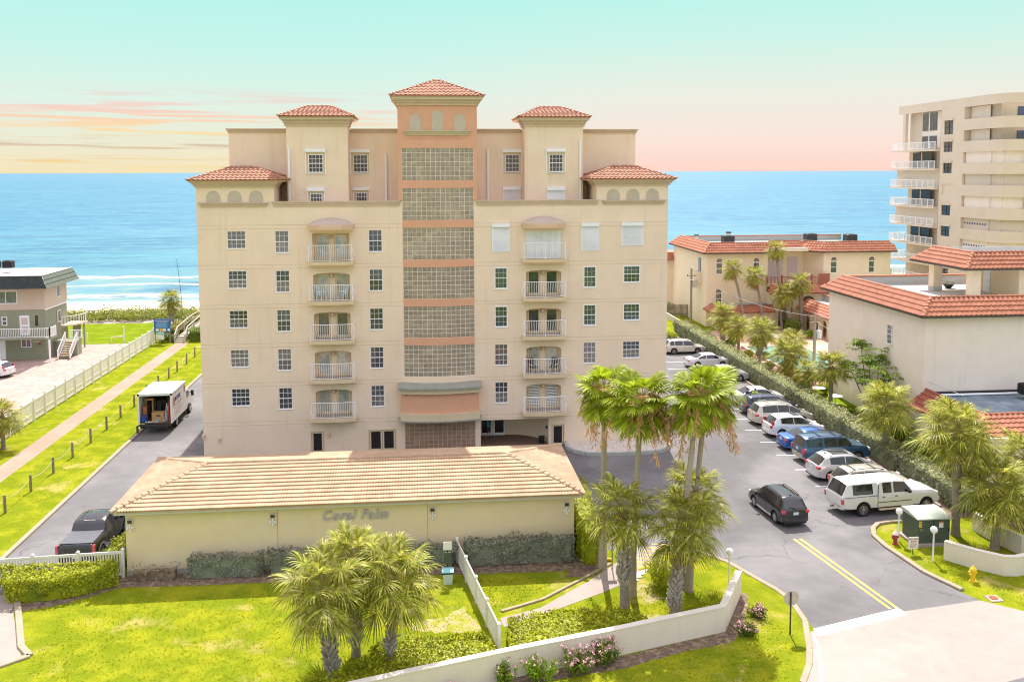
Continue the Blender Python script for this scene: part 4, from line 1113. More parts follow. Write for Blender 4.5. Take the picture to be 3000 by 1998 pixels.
# stair pavilion on the terrace: four square pillars carrying a tiled rim
for x, y in ((44.3, 3.4), (44.3, 9.0), (49.0, 9.3)):
    mb = MB(); mb.box(x-.4, y-.4, 10.12, x+.4, y+.4, 12.75); p_ = mb.build('pillar', cream3, nb); mb = MB(); mb.box(x-.43, y-.43, 10.121, x+.43, y+.43, 10.5); mb.build('flashing', roof_grey, p_)
mb = MB(); mb.box(48.2, 3.2, 10.12, 62, 10, 12.7); mb.build('stair_house', cream3, nb)
mb = MB(); mb.box(48.13, 7.0, 10.13, 48.19, 7.9, 12.2); d_ = mb.build('door', white, nb); mb = MB(); mb.box(48.08, 7.1, 11.1, 48.13, 7.18, 11.2); mb.build('handle', steel, d_)
mansard(nb, [(43.1, 11.2), (43.1, 2.5)], [(44.5, 9.8), (44.5, 3.9)], 12.75, 13.95, roof_red, tred, bud, rest, drip=dark_drip)
mansard(nb, [(43.1, 2.5), (62, 2.5)], [(44.5, 3.9), (62, 3.9)], 12.75, 13.95, roof_red, tred, bud, rest, drip=dark_drip)
ridge_caps(nb, (43.1, 2.5, 12.75), (44.5, 3.9, 13.95), .13, .42, roof_red)
mb = MB(); mb.box(43.3, 2.7, 12.60, 61.9, 11, 12.74); mb.build('soffit', cream3, nb)
mb = MB(); mb.box(44.52, 3.92, 12.75, 44.6, 9.8, 13.9); mb.box(44.6, 3.92, 12.75, 62, 4.0, 13.9); mb.box(44.6, 9.7, 12.75, 62, 9.8, 13.9); mb.build('parapet_inner', mat('blue_grey_parapet', (.38, .42, .46), .85, .1, 1), nb)
rest_tiles(rest, roof_red, nb)
o = thing('planter_bowl', 'small dark planter bowl standing on the pale roof terrace', 'planter', (46.3, 10.2, 10.12)); mb = MB(); mb.lathe([(.2, .001), (.45, .3), (.5, .42), (.42, .42), (.3, .36), (0, .36)], (46.3, 10.2, 10.121), 14); mb.build('bowl', dark_metal, o, smooth=50)
mb = MB()
for i in range(60): leaf(mb, (46.3+random.gauss(0, .2), 10.2+random.gauss(0, .2), 10.5+random.random()*.25), (0, 0, 1), .14)
mb.build('foliage', leaf_g, o, fix=False)
o = thing('roof_vent', 'small pale vent stub on the roof terrace deck', 'vent', (40.3, 6.3, 10.12)); mb = MB(); mb.lathe([(.14, .001), (.14, .32), (.18, .34), (.18, .4), (0, .44)], (40.3, 6.3, 10.121), 10); mb.build('vent_pipe', roof_grey, o, smooth=40)

# (b) low wing with a blue-grey flat roof in front of it ----------------------
nl = thing('low_wing', 'low building with blue grey flat roof and red tile rim', 'building', (46, -7, 0))
mb = MB(); mb.box(36.3, -11.6, 0, 62, -2.3, 3.0); mb.build('wall', cream2, nl)
mb = MB(); mb.box(37.3, -9.3, 3.1, 61, -2.21, 3.55); mb.build('roof_deck', roof_blue, nl)
bud = [300]; rest = MB()
mansard(nl, [(35.6, -11.3), (62, -11.3)], [(37.2, -9.4), (62, -9.4)], 2.95, 4.0, roof_red, tred, bud, rest)
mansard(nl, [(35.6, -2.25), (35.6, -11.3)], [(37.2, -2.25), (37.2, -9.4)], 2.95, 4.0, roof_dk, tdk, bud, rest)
ridge_caps(nl, (35.6, -11.3, 2.95), (37.2, -9.4, 4.0), .13, .42, roof_red)
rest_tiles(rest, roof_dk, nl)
mb = MB(); mb.box(37.22, -9.38, 3.4, 62, -9.2, 4.02); mb.box(37.22, -9.2, 3.4, 37.4, -2.25, 4.02); mb.build('parapet', mat('pale_rim', (.60, .52, .44), .9, .08, 2), nl)
mb = MB(); mb.box(37.4, -2.4, 3.551, 61, -2.21, 3.85); mb.build('flashing', dark_metal, nl)
mb = MB(); mb.tube([(38, -2.65, 3.68), (42.3, -2.7, 3.68), (50, -2.7, 3.68)], .09, 8); mb.build('white_pipe', white, nl, smooth=50)
def ac_unit(name, label, x, y, z, w=.9, h=.8, stand=.35, m=dark_metal, group=None):
    t = thing(name, label, 'air conditioner', (x, y, z), 0, group)
    mb = MB(); mb.bbox(x-w/2, y-w/2, z+stand, x+w/2, y+w/2, z+stand+h, .08); b_ = mb.build('casing', m, t)
    mb = MB(); mb.lathe([(w*.36, 0), (w*.36, .03), (w*.3, .04), (.1, .03), (0, .03)], (x, y, z+stand+h), 16); mb.build('fan_grille', black, b_)
    mb = MB()
    for k in range(7): mb.box(x-w/2-.012, y-w/2-.012, z+stand+.1+k*h*.11, x+w/2+.012, y+w/2+.012, z+stand+.12+k*h*.11)
    mb.build('louvre', black, b_)
    for sx in (-1, 1):
        for sy in (-1, 1): mb = MB(); mb.box(x+sx*w*.42-.025, y+sy*w*.42-.025, z+.001, x+sx*w*.42+.025, y+sy*w*.42+.025, z+stand-.001); mb.build('leg', steel, t)
    return t
ac_unit('air_conditioner', 'black air conditioner on a low frame on the blue grey flat roof', 44.2, -4.1, 3.55, 1.1, .8, .4, black)
o = thing('roof_vent', 'small white vent on the blue grey flat roof by the tile rim', 'vent', (42.7, -8.6, 3.55)); mb = MB(); mb.lathe([(.2, .001), (.16, .3), (.2, .31), (.2, .36), (0, .4)], (42.7, -8.6, 3.551), 10); mb.build('vent_pipe', white, o, smooth=40)

# (c) three-storey Spanish style building at the back -------------------------
nc = thing('spanish_building', 'cream three storey Spanish style building with red tile mansard and arcade', 'building', (50, 55, 0))
mb = MB(); PL = lambda u, z, d: (u, 50+d, z)
hw_ = [(37.9, 38.75, 7.05, 8.55, .12), (43.0, 43.85, 7.05, 8.55, .12), (37.85, 38.7, 2.95, 4.45, .12), (53.8, 54.7, 7.0, 8.55, .12), (59.2, 60.0, 7.0, 8.55, .12)]
facade(mb, PL, 36.6, 45.0, 0, 10.0, hw_[:3], .12); facade(mb, PL, 52.8, 62.3, 0, 10.0, hw_[3:], .12)
mb.poly([(36.6, 50, 0), (36.6, 66, 0), (36.6, 66, 10), (36.6, 50, 10)]); mb.poly([(62.3, 50, 0), (62.3, 66, 0), (62.3, 66, 10), (62.3, 50, 10)])
mb.poly([(36.6, 66, 0), (62.3, 66, 0), (62.3, 66, 10), (36.6, 66, 10)]); mb.box(37.6, 51, 9.9, 61.3, 65, 10.15)
mb.poly([(45, 50, 0), (45, 53.5, 0), (45, 53.5, 10), (45, 50, 10)]); mb.poly([(52.8, 50, 0), (51.4, 53.5, 0), (51.4, 53.5, 10), (52.8, 50, 10)])
mb.poly([(45, 53.5, 0), (51.4, 53.5, 0), (51.4, 53.5, 10), (45, 53.5, 10)]); mb.box(45, 49.6, 5.3, 52.8, 53.5, 5.6)
mb.box(35.2, 66, 0, 36.59, 71, 7.4); mb.box(35.9, 52.3, 5.6, 36.59, 54.3, 7.1); mb.box(62.3, 52, 0, 63.6, 60, 7.3)
mb.build('wall', cream3, nc)
mb = MB(); mb.box(37.7, 51.2, 10.151, 61.2, 64.9, 10.3); mb.build('roof_deck', roof_grey, nc)
bud = [300]; rest = MB()
E_ = [(36.0, 66.5), (36.0, 49.4), (44.9, 49.4), (46.0, 51.6), (50.6, 51.6), (52.6, 49.4), (62.9, 49.4)]
T_ = [(37.3, 65.2), (37.3, 50.7), (45.3, 50.7), (46.4, 52.9), (51.2, 52.9), (53.2, 50.7), (62.4, 50.7)]
for i in (1, 5, 3, 4, 2, 0):
    mansard(nc, E_[i:i+2], T_[i:i+2], 9.95, 11.15, roof_red, tred, bud, rest, drip=dark_drip)
for i in (1, 2, 5): ridge_caps(nc, (*E_[i], 9.95), (*T_[i], 11.15), .12, .42, roof_red)
mb = MB(); mb.box(37.32, 65.0, 10.3, 62.4, 65.2, 11.0); mb.box(37.3, 64.95, 11.0, 62.4, 65.25, 11.15, 1)
for i in range(6):
    a, b = Vector((*T_[i], 10.65)), Vector((*T_[i+1], 10.65)); d = (b-a).normalized(); n_ = Vector((d.y, -d.x, 0))
    if i > 0: n_ = -n_
    mb.bar(a+Vector((.08 if i == 0 else 0, 0 if i == 0 else .08, 0)), b+Vector((.08 if i == 0 else 0, 0 if i == 0 else .08, 0)), .1, .75)
mb.build('parapet', [mat('grey_parapet', (.42, .43, .42), .85, .1, 1), roof_red], nc)
# fanlights over sash windows
for a, b, z0, z1, _ in hw_:
    window_at(nc, a, b, z0, z1, 50, 1, 2, 'grid', [glass, glass_green])
    mb = MB(); xc = (a+b)/2; arch_panel(mb, xc, z1+.12, .72, .44, 49.97, 50.01); fnl = mb.build('fanlight', black, nc)
    mb = MB()
    for k in range(5):
        an = math.pi*(k+.5)/5; mb.bar((xc+.1*math.cos(an), 49.96, z1+.14+.1*math.sin(an)), (xc+.33*math.cos(an), 49.96, z1+.14+.36*math.sin(an)), .025)
    mb.build('fan_bar', white, fnl)
for x0, x1 in ((46.3, 48.5), (49.2, 50.6)):
    mb = MB()
    for i in range(16): mb.box(x0, 53.42, 5.75+i*.2, x1, 53.49, 5.93+i*.2)
    mb.build('roller_shutter', shutter_pk, nc)
# timber terrace rail
mb = MB(); mb.box(44.7, 49.35, 6.55, 53.2, 49.45, 6.65); mb.box(44.7, 49.37, 5.75, 53.2, 49.43, 5.83)
for i in range(44): x = 44.75+i*.192; mb.box(x, 49.38, 5.83, x+.06, 49.42, 6.55)
mb.build('terrace_rail', rail_red, nc)
for x in (44.7, 46.8, 48.9, 51.0, 52.6): mb = MB(); mb.box(x-.1, 49.28, 5.6, x+.1, 49.52, 6.85); mb.build('rail_post', rail_red, nc)
mb = MB(); mb.box(51.8, 49.3, 5.65, 53.4, 49.34, 7.0); mb.build('rail_screen', rail_red, nc)
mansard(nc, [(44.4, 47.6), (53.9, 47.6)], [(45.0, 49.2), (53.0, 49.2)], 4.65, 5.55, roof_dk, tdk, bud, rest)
# arcade of the middle floor
mb = MB(); arch_wall(mb, lambda u, z, d: (u, 48.2+d, z), 44.9, 54.4, 0, 4.6, [(46.9, 2.0, 3.2), (50.0, 2.0, 3.2), (53.0, 2.0, 3.2)], .4)
mb.poly([(44.9, 48.2, 0), (44.9, 50, 0), (44.9, 50, 4.6), (44.9, 48.2, 4.6)]); mb.poly([(54.4, 48.2, 0), (54.4, 50, 0), (54.4, 50, 4.6), (54.4, 48.2, 4.6)])
mb.build('arcade', cream3, nc)
# lower front wing with blue-grey roof and skirt of dark tile
mb = MB(); mb.box(37.3, 47.4, 0, 44.88, 49.98, 2.35); mb.build('lower_wing', cream3, nc)
mb = MB(); mb.box(37.2, 47.6, 2.9, 44.88, 49.98, 3.0); mb.build('wing_roof', roof_blue, nc)
mansard(nc, [(36.6, 46.7), (44.88, 46.7)], [(37.4, 47.7), (44.88, 47.7)], 2.35, 3.05, roof_dk, tdk, bud, rest)
mansard(nc, [(36.3, 50.5), (36.6, 46.7)], [(37.3, 50.5), (37.4, 47.7)], 2.35, 3.05, roof_dk, tdk, bud, rest)
for x0 in (41.2, 42.4, 43.5): window_at(nc, x0, x0+.9, 1.65, 2.25, 47.38, 1, 2, 'grid', glass_green)
# cloister on the right running back to front
mb = MB(); arch_wall(mb, lambda u, z, d: (48.6+d, u, z), 34.0, 47.4, 0, 2.7, [(45.4, 1.7, 1.35), (42.9, 1.7, 1.35), (40.4, 1.7, 1.35), (37.9, 1.7, 1.35), (35.6, 1.7, 1.35)], .35)
mb.box(51.3, 34.0, 0, 51.6, 47.4, 2.7); mb.box(48.6, 34, 2.6, 51.6, 47.4, 2.7); mb.box(50.5, 44, 2.75, 60, 49, 3.6); mb.build('cloister', cream3, nc)
mansard(nc, [(48.0, 47.4), (48.0, 33.5)], [(49.5, 47.4), (49.5, 33.5)], 2.75, 3.85, roof_red, tred, bud, rest)
mb = MB(); mb.box(49.5, 33.5, 3.3, 60, 47.4, 3.7); mb.build('cloister_roof', roof_grey, nc)
mb = MB(); mb.box(51.5, 34, 3.701, 51.7, 47.4, 4.4, 0); mb.box(51.4, 34, 4.4, 51.8, 47.4, 4.5, 1); mb.build('terrace_wall', [mat('grey_parapet', (.42, .43, .42), .85, .1, 1), roof_red], nc)
rest_tiles(rest, roof_red, nc)
# small end bay with its own tile cap and an arched opening
mb = MB(); mb.add([(34.7, 65.5, 7.4), (37.2, 65.5, 7.4), (37.2, 71.5, 7.4), (34.7, 71.5, 7.4), (35.5, 66.3, 8.6), (37.2, 66.3, 8.6), (37.2, 70.5, 8.6), (35.5, 70.5, 8.6)], [(0, 1, 5, 4), (1, 2, 6, 5), (2, 3, 7, 6), (3, 0, 4, 7), (4, 5, 6, 7)]); mb.build('bay_roof', roof_red, nc)
mb = MB(); mb.prism([(66.9, 3.2), (68.1, 3.2)]+[(67.5+.6*math.cos(math.pi*i/10), 5.6+.6*math.sin(math.pi*i/10)) for i in range(11)], 'x', 35.17, 35.2); mb.build('arch_opening', niche_m, nc)
mb = MB(); mb.box(36.5, 52.6, 7.1, 36.59, 53.5, 9.0); mb.build('balcony_door', glass_lt, nc)
for i, (x, y) in enumerate(((41.5, 56), (54.4, 58), (59.4, 56))):
    ac_unit('air_conditioner', ['dark box air conditioner on legs above the plain end wall of the Spanish building roof', 'dark box air conditioner on legs at the middle of the Spanish building roof', 'dark box air conditioner on legs at the tower end of the Spanish building roof'][i], x, y, 10.3, 1.5, 1.1, .4, dark_metal, 'air conditioners on the Spanish building roof')
for x, y, h, w, lb in ((44.2, 63.5, 1.5, .5, 'square grey chimney vent at the back of the Spanish building roof'), (39.0, 62.5, 1.2, .45, 'tall pale vent pipe near the corner of the Spanish building roof'), (46.8, 55.5, .3, 1.3, 'flat pale roof hatch on the Spanish building roof')):
    o = thing('roof_vent', lb, 'vent', (x, y, 10.3)); mb = MB(); mb.box(x-w/2, y-w/2, 10.301, x+w/2, y+w/2, 10.3+h*.85); mb.build('vent_stack', roof_grey, o); mb = MB(); mb.box(x-w*.6, y-w*.6, 10.3+h*.85+.001, x+w*.6, y+w*.6, 10.3+h); mb.build('cap', dark_metal, o)

# (d) beige tower far right ----------------------------------------------------
nt_ = thing('beige_tower', 'beige high-rise with stacked side balconies and rounded concrete bands', 'building', (85, 52, 0))
FL = [29.3-2.9*k for k in range(10)]       # band tops
core = MB(); core.box(72.2, 42.2, 0, 100, 63.8, 29.5); core.build('core', tower_dk, nt_)
mb = MB()
outl = [(71.0, 53.6), (71.0, 42.6), (71.6, 40.6), (73.5, 39.3), (76, 38.8), (100, 38.2)]
def wrap(mb, z0, z1, pts=outl, t=.5):
    for a, b in zip(pts, pts[1:]):
        d = Vector((b[0]-a[0], b[1]-a[1], 0)).normalized(); n_ = Vector((-d.y, d.x, 0))*t
        if n_.x < 0 and n_.y < 0: n_ = -n_
        mb.prism([a, b, (b[0]+abs(n_.x), b[1]+abs(n_.y)), (a[0]+abs(n_.x), a[1]+abs(n_.y))], 'z', z0, z1)
full = [(71.0, 65.0), (71.0, 42.6), (71.6, 40.6), (73.5, 39.3), (76, 38.8), (100, 38.2)]
wrap(mb, 29.15, 30.4, full)
mb.box(71.6, 42, 29.6, 100, 64.6, 29.9)
for k in range(10):
    z1 = 27.55-2.9*k; wrap(mb, z1-1.45, z1, [(71.0, 48.2)]+outl[1:])
# solid wall strip with windows
hl = []
for k in range(10): z = 25.7-2.9*k if k else 25.7; hl.append((50.7, 52.8, 26.2-2.9*k-(0 if k else .5), 27.6-2.9*k, .2))
facade(mb, lambda u, z, d: (71+d, u, z), 48.2, 53.6, 0, 29.15, [h for h in hl if h[2] > .5], .2)
mb.poly([(71, 48.2, 0), (72.2, 48.2, 0), (72.2, 48.2, 29.15), (71, 48.2, 29.15)]); mb.poly([(71, 53.6, 0), (72.2, 53.6, 0), (72.2, 53.6, 29.15), (71, 53.6, 29.15)])
mb.build('wall', tower_m, nt_)
for k, h in enumerate(hl):
    if h[2] < 1: continue
    mb = MB(); mb.box(71.12, h[0], h[2], 71.16, h[1], h[3]); w_o = mb.build('window', glass if k != 3 else tower_m, nt_)
    if k == 3: continue
    mb = MB(); mb.box(71.08, 51.7, h[2], 71.12, 51.8, h[3]); mb.box(71.08, h[0], (h[2]+h[3])/2-.04, 71.12, h[1], (h[2]+h[3])/2+.04); mb.build('sash_bar', dark_metal, w_o)
    mb = MB(); mb.box(70.7, h[0]-.2, h[3]+.02, 71.0, h[1]+.2, h[3]+.22); mb.build('awning_box', tower_m, nt_)
# recessed gallery bays between the bands: shuttered or open
for k in range(10):
    z0, z1 = 27.55-2.9*k, 29.15-2.9*k if k == 0 else 29.0-2.9*k
    if z0 < 4: continue
    if k in (0, 1):
        mb = MB(); mb.box(71.9, 44, z0, 71.95, 48.1, z1); mb.build('gallery_wall', cream2, nt_)
        mb = MB(); mb.box(72.1, 47.0, z0, 72.15, 48.0, z1); mb.build('shutter_stack', white, nt_)
        for xx in (74.4, 77.0): mb = MB(); mb.box(xx, 42.05, z0+.1, xx+2.4, 42.15, z1-.3); mb.build('gallery_window', mat('blue_window', (.05, .09, .17), .1, .2, 1, spec=.8), nt_)
    else:
        mb = MB(); n_ = 40
        for i in range(n_):
            y = 42.6+5.5*i/n_; mb.box(71.35, y, z0, 71.4+(.03 if i % 2 else 0), y+5.5/n_, z1)
        for a, b in zip(outl[1:], outl[2:]):
            for i in range(10):
                p = Vector((a[0]+(b[0]-a[0])*i/10+.4, a[1]+(b[1]-a[1])*i/10+.35, 0)); q = Vector((a[0]+(b[0]-a[0])*(i+1)/10+.4, a[1]+(b[1]-a[1])*(i+1)/10+.35, 0))
                mb.bar(p+Vector((0, 0, (z0+z1)/2)), q+Vector((0, 0, (z0+z1)/2)), .05+.03*(i % 2), z1-z0)
        mb.build('storm_shutter', tower_dk if k % 2 else cream2, nt_)
        if k in (2, 4): mb = MB(); mb.box(73.8, 39.1, z0+.15, 77.6, 39.3, z1-.2); mb.build('gallery_window', dark_door, nt_)
        if k in (5, 6):
            mb = MB()
            for i in range(9): mb.box(71.28, 43.2+i*.55, z0+.62, 71.33, 43.36+i*.55, z0+.85)
            mb.build('vent_hole', navy, nt_)
# seaward balconies with white rails
for k in range(8):
    z = 23.75-2.9*k*.93
    if z < 3: continue
    b_ = MB(); b_.box(70.3, 53.7, z-.25, 73, 65.6, z); bo = b_.build('balcony', tower_m, nt_)
    mb = MB(); mb.box(70.32, 53.7, z+1.0, 70.38, 65.6, z+1.08); mb.box(70.32, 53.7, z+.1, 70.38, 65.6, z+.16)
    for i in range(9): mb.box(70.31, 53.75+i*1.46, z, 70.39, 53.83+i*1.46, z+1.05)
    for i in range(60): mb.box(70.335, 53.8+i*.196, z+.16, 70.365, 53.83+i*.196, z+1.0)
    mb.box(70.4, 65.52, z+1.0, 73, 65.58, z+1.08)
    for i in range(12): mb.box(70.5+i*.2, 65.53, z, 70.53+i*.2, 65.56, z+1.0)
    mb.build('balcony_rail', white_rail, bo)
    if k in (2, 4): mb = MB(); mb.box(71.0, 53.7, z, 71.1, 65.0, z+2.45); mb.build('closed_shutter', tower_dk, nt_)
    elif k in (1, 3, 5):
        mb = MB(); mb.box(71.5, 56.5, z, 71.55, 61.5, z+2.3); w_o = mb.build('patio_door', dark_door, nt_); mb = MB(); mb.box(71.4, 58.9, z, 71.52, 59.1, z+2.3); mb.build('door_stile', tower_m, w_o)
mb = MB(); mb.box(70.95, 62.9, 23.7, 71.4, 63.6, 29.2); mb.build('corner_post', tower_m, nt_)
mb = MB(); mb.box(72.1, 55.5, 24.0, 72.19, 60.2, 29.1); mb.build('wall_panel', cream2, nt_)
for z0, z1 in ((26.5, 29.0), (24.0, 25.7)): mb = MB(); mb.box(71.98, 56.4, z0, 72.05, 60, z1); w_o = mb.build('patio_door', glass, nt_); mb = MB(); mb.box(71.93, 58.1, z0, 71.99, 58.3, z1); mb.build('door_stile', white, w_o)

# (e) sage and pink house on the left -----------------------------------------
hs = thing('beach_house', 'sage green and pink flat-roofed beach house with upper deck', 'building', (-50, 41, 0))
mb = MB(); Ph = lambda u, z, d: (u, 38+d, z)
facade(mb, Ph, -62, -43.25, 0, 5.6, [(-45.95, -44.85, 1.35, 2.35, .1), (-47.9, -47.3, 3.85, 4.85, .1), (-46.0, -44.95, 2.75, 4.95, .08), (-44.35, -44.02, 3.75, 4.95, .06)], .1)
mb.poly([(-43.25, 38, 0), (-43.25, 44.3, 0), (-43.25, 44.3, 5.7), (-43.25, 38, 5.7)]); mb.poly([(-62, 44.3, 0), (-43.25, 44.3, 0), (-43.25, 44.3, 5.7), (-62, 44.3, 5.7)])
mb.build('wall', sage, hs)
mb = MB(); facade(mb, lambda u, z, d: (u, 37.94+d, z), -62, -43.2, 5.6, 8.3, [(-48.6, -46.1, 6.3, 7.75, .1)], .1); mb.poly([(-43.2, 37.94, 5.6), (-43.2, 44.35, 5.6), (-43.2, 44.35, 8.3), (-43.2, 37.94, 8.3)]); mb.build('upper_wall', siding, hs)
mb = MB()
for i in range(15): mb.prism([(37.94, 5.62+i*.18), (37.915, 5.625+i*.18), (37.935, 5.79+i*.18)], 'x', -46.1, -43.2)
for i in range(15): mb.prism([(37.94, 5.62+i*.18), (37.915, 5.625+i*.18), (37.935, 5.79+i*.18)], 'x', -62, -48.6)
mb.build('siding_board', siding, hs)
def pic_window(par, x0, x1, z0, z1, Y, n=2, m=glass):
    f = MB(); t = .09; f.box(x0, Y-.05, z0, x1, Y+.06, z0+t); f.box(x0, Y-.05, z1-t, x1, Y+.06, z1); f.box(x0, Y-.05, z0+t, x0+t, Y+.06, z1-t); f.box(x1-t, Y-.05, z0+t, x1, Y+.06, z1-t)
    if n == 2: f.box((x0+x1)/2-.04, Y-.02, z0+t, (x0+x1)/2+.04, Y+.05, z1-t)
    if n == 3: f.box(x0+t, Y-.02, (z0+z1)/2-.04, x1-t, Y+.05, (z0+z1)/2+.04)
    o = f.build('window', white, par); g = MB(); g.poly([(x0+t, Y+.02, z0+t), (x1-t, Y+.02, z0+t), (x1-t, Y+.02, z1-t), (x0+t, Y+.02, z1-t)]); g.build('pane', m, o)
pic_window(hs, -48.6, -46.1, 6.3, 7.75, 37.97, 2, mat('house_glass', (.12, .17, .18), .08, .5, .8, spec=.8)); pic_window(hs, -45.95, -44.85, 1.35, 2.35, 38.02); pic_window(hs, -47.9, -47.3, 3.85, 4.85, 38.02, 3)
mb = MB(); mb.box(-46.0, 38.0, 2.75, -44.95, 38.07, 4.95); d_ = mb.build('door', white, hs)
mb = MB(); mb.box(-45.8, 37.97, 3.0, -45.15, 38.0, 3.7); mb.box(-45.8, 37.97, 3.95, -45.15, 38.0, 4.7); mb.build('door_panel', shutter_pk, d_)
mb = MB(); mb.box(-44.35, 38.03, 3.75, -44.02, 38.05, 4.95); mb.build('louvre_window', dark_door, hs)
mb = MB(); mb.box(-48.6, 37.95, .02, -47.6, 37.995, 2.2); mb.build('door', white, hs)
for y0 in (41.2,):
    for z0, z1 in ((6.5, 7.9), (3.6, 5.0)): mb = MB(); mb.box(-43.2, y0, z0, -43.12, y0+.9, z1); w_o = mb.build('window', white, hs); mb = MB(); mb.box(-43.13, y0+.1, z0+.1, -43.10, y0+.8, z1-.1); mb.build('pane', glass_lt, w_o)
mb = MB(); mb.box(-43.2, 37.9, 5.5, -43.16, 44.3, 5.66); mb.build('trim_board', white, hs)
mb = MB(); mb.poly([(-62, 36.6, 9.52), (-42.85, 36.6, 9.52), (-42.85, 45.3, 9.52), (-62, 45.3, 9.52)]); mb.build('roof_deck', roof_white, hs)
mb = MB(); mb.add([(-62, 36.55, 9.55), (-42.85, 36.55, 9.55), (-42.25, 36.1, 8.15), (-62, 36.1, 8.15)], [(0, 1, 2, 3)]); mb.add([(-62, 36.1, 8.15), (-42.25, 36.1, 8.15), (-42.25, 38, 8.15), (-62, 38, 8.15)], [(0, 1, 2, 3)]); mb.build('roof', shingle, hs)
mb = MB()
for k in range(3):
    za, zb = 9.55-1.4*k/3, 9.55-1.4*(k+1)/3+.0; xa, xb = -42.85+.6*k/3, -42.85+.6*(k+1)/3; ya, yb = 36.55-.45*k/3, 36.55-.45*(k+1)/3
    mb.add([(xa+.0, ya, za), (xa, 45.3+.5*k/3, za), (xb+.06, 45.3+.5*(k+1)/3, zb), (xb+.06, yb, zb)], [(0, 1, 2, 3)]); mb.add([(xb+.06, yb, zb), (xb+.06, 45.6, zb), (xb, 45.6, zb), (xb, yb, zb)], [(0, 1, 2, 3)])
mb.add([(-42.25, 36.1, 8.15), (-42.25, 45.8, 8.15), (-43.2, 45.8, 8.15), (-43.2, 36.1, 8.15)], [(0, 1, 2, 3)]); mb.build('side_roof', shingle2, hs)
mb = MB(); mb.bar((-42.83, 36.5, 9.57), (-42.83, 45.3, 9.57), .08); mb.bar((-62, 36.53, 9.57), (-42.83, 36.53, 9.57), .08); mb.build('roof_edge', white, hs)
# upper deck with rail, stairs and rounded sea balcony
mb = MB(); mb.box(-62, 36.2, 2.52, -42.1, 37.99, 2.7); mb.build('deck', sage, hs)
def railing(mb, a, b, h=1.0, n=20, z0=0., z1=0., post=True):
    a, b = Vector((a[0], a[1], z0)), Vector((b[0], b[1], z1)); up = Vector((0, 0, 1))
    mb.bar(a+up*h, b+up*h, .07); mb.bar(a+up*.1, b+up*.1, .05)
    for i in range(n+1):
        p = a+(b-a)*(i/n); mb.bar(p+up*.1, p+up*h, .035)
    if post: mb.bar(a, a+up*(h+.08), .1); mb.bar(b, b+up*(h+.08), .1)
mb = MB(); railing(mb, (-62, 36.25), (-42.15, 36.25), 1.05, 110, 2.7, 2.7); railing(mb, (-42.15, 36.25), (-42.15, 37.9), 1.05, 10, 2.7, 2.7); mb.build('deck_rail', white_rail, hs)
for x in (-42.25, -47.5): mb = MB(); mb.box(x-.08, 36.22, 0, x+.08, 36.38, 2.519); mb.build('deck_post', white, hs)
for i in range(8):
    mb = MB(); y = 37.4+i*.28; z = .2+.21*i; mb.box(-41.75, y, z-.06, -40.55, y+.3, z); mb.build('step', cream_paint, hs)
mb = MB(); railing(mb, (-41.8, 37.3), (-41.8, 39.6), .95, 8, .1, 1.75); railing(mb, (-40.5, 37.3), (-40.5, 39.6), .95, 8, .1, 1.75); railing(mb, (-41.8, 41.0), (-40.5, 41.0), .95, 8, 1.75, 1.75); mb.build('stair_rail', white_rail, hs)
mb = MB(); mb.box(-43.2, 39.7, 1.6, -40.5, 41.1, 1.74); mb.box(-41.75, 37.4, 0, -40.6, 37.5, .2); mb.box(-41.75, 39.6, 0, -40.55, 41, 1.59); mb.build('stair_landing', sage, hs)
mb = MB(); n_ = 10; c = [(-43.2+1.9*math.sin(math.pi*.5*i/n_), 44.3+2.7*(1-math.cos(math.pi*.5*i/n_))-2.2) for i in range(n_+1)]
mb.prism([(-43.2, 45.2)]+c+[(-41.3, 45.4)], 'z', 2.95, 3.12); mb.build('sea_balcony', cream_paint, hs)
mb = MB()
for a, b in zip(c, c[1:]): railing(mb, a, b, 1.0, 3, 3.12, 3.12, False)
mb.build('sea_balcony_rail', white_rail, hs)
mb = MB(); mb.box(-41.6, 44.6, 0, -41.45, 44.75, 2.94); mb.box(-42.9, 44.9, 0, -42.0, 45.0, 2.9); mb.build('balcony_post', sage, hs)
mb = MB(); mb.box(-44.7, 37.97, 1.95, -43.9, 37.99, 2.05); mb.box(-44.1, 37.97, 1.6, -43.85, 37.99, 1.85, 1); mb.build('wall_notice', [sign_white, red_m], hs)
ac_unit('air_conditioner', 'round-cornered black air conditioner at the edge of the white flat roof', -48.0, 40.6, 9.53, 1.0, .8, .55, black, 'air conditioners on the white roof')
ac_unit('air_conditioner', 'black air conditioner standing further in on the white flat roof', -49.4, 40.4, 9.53, 1.0, .8, .55, black, 'air conditioners on the white roof')
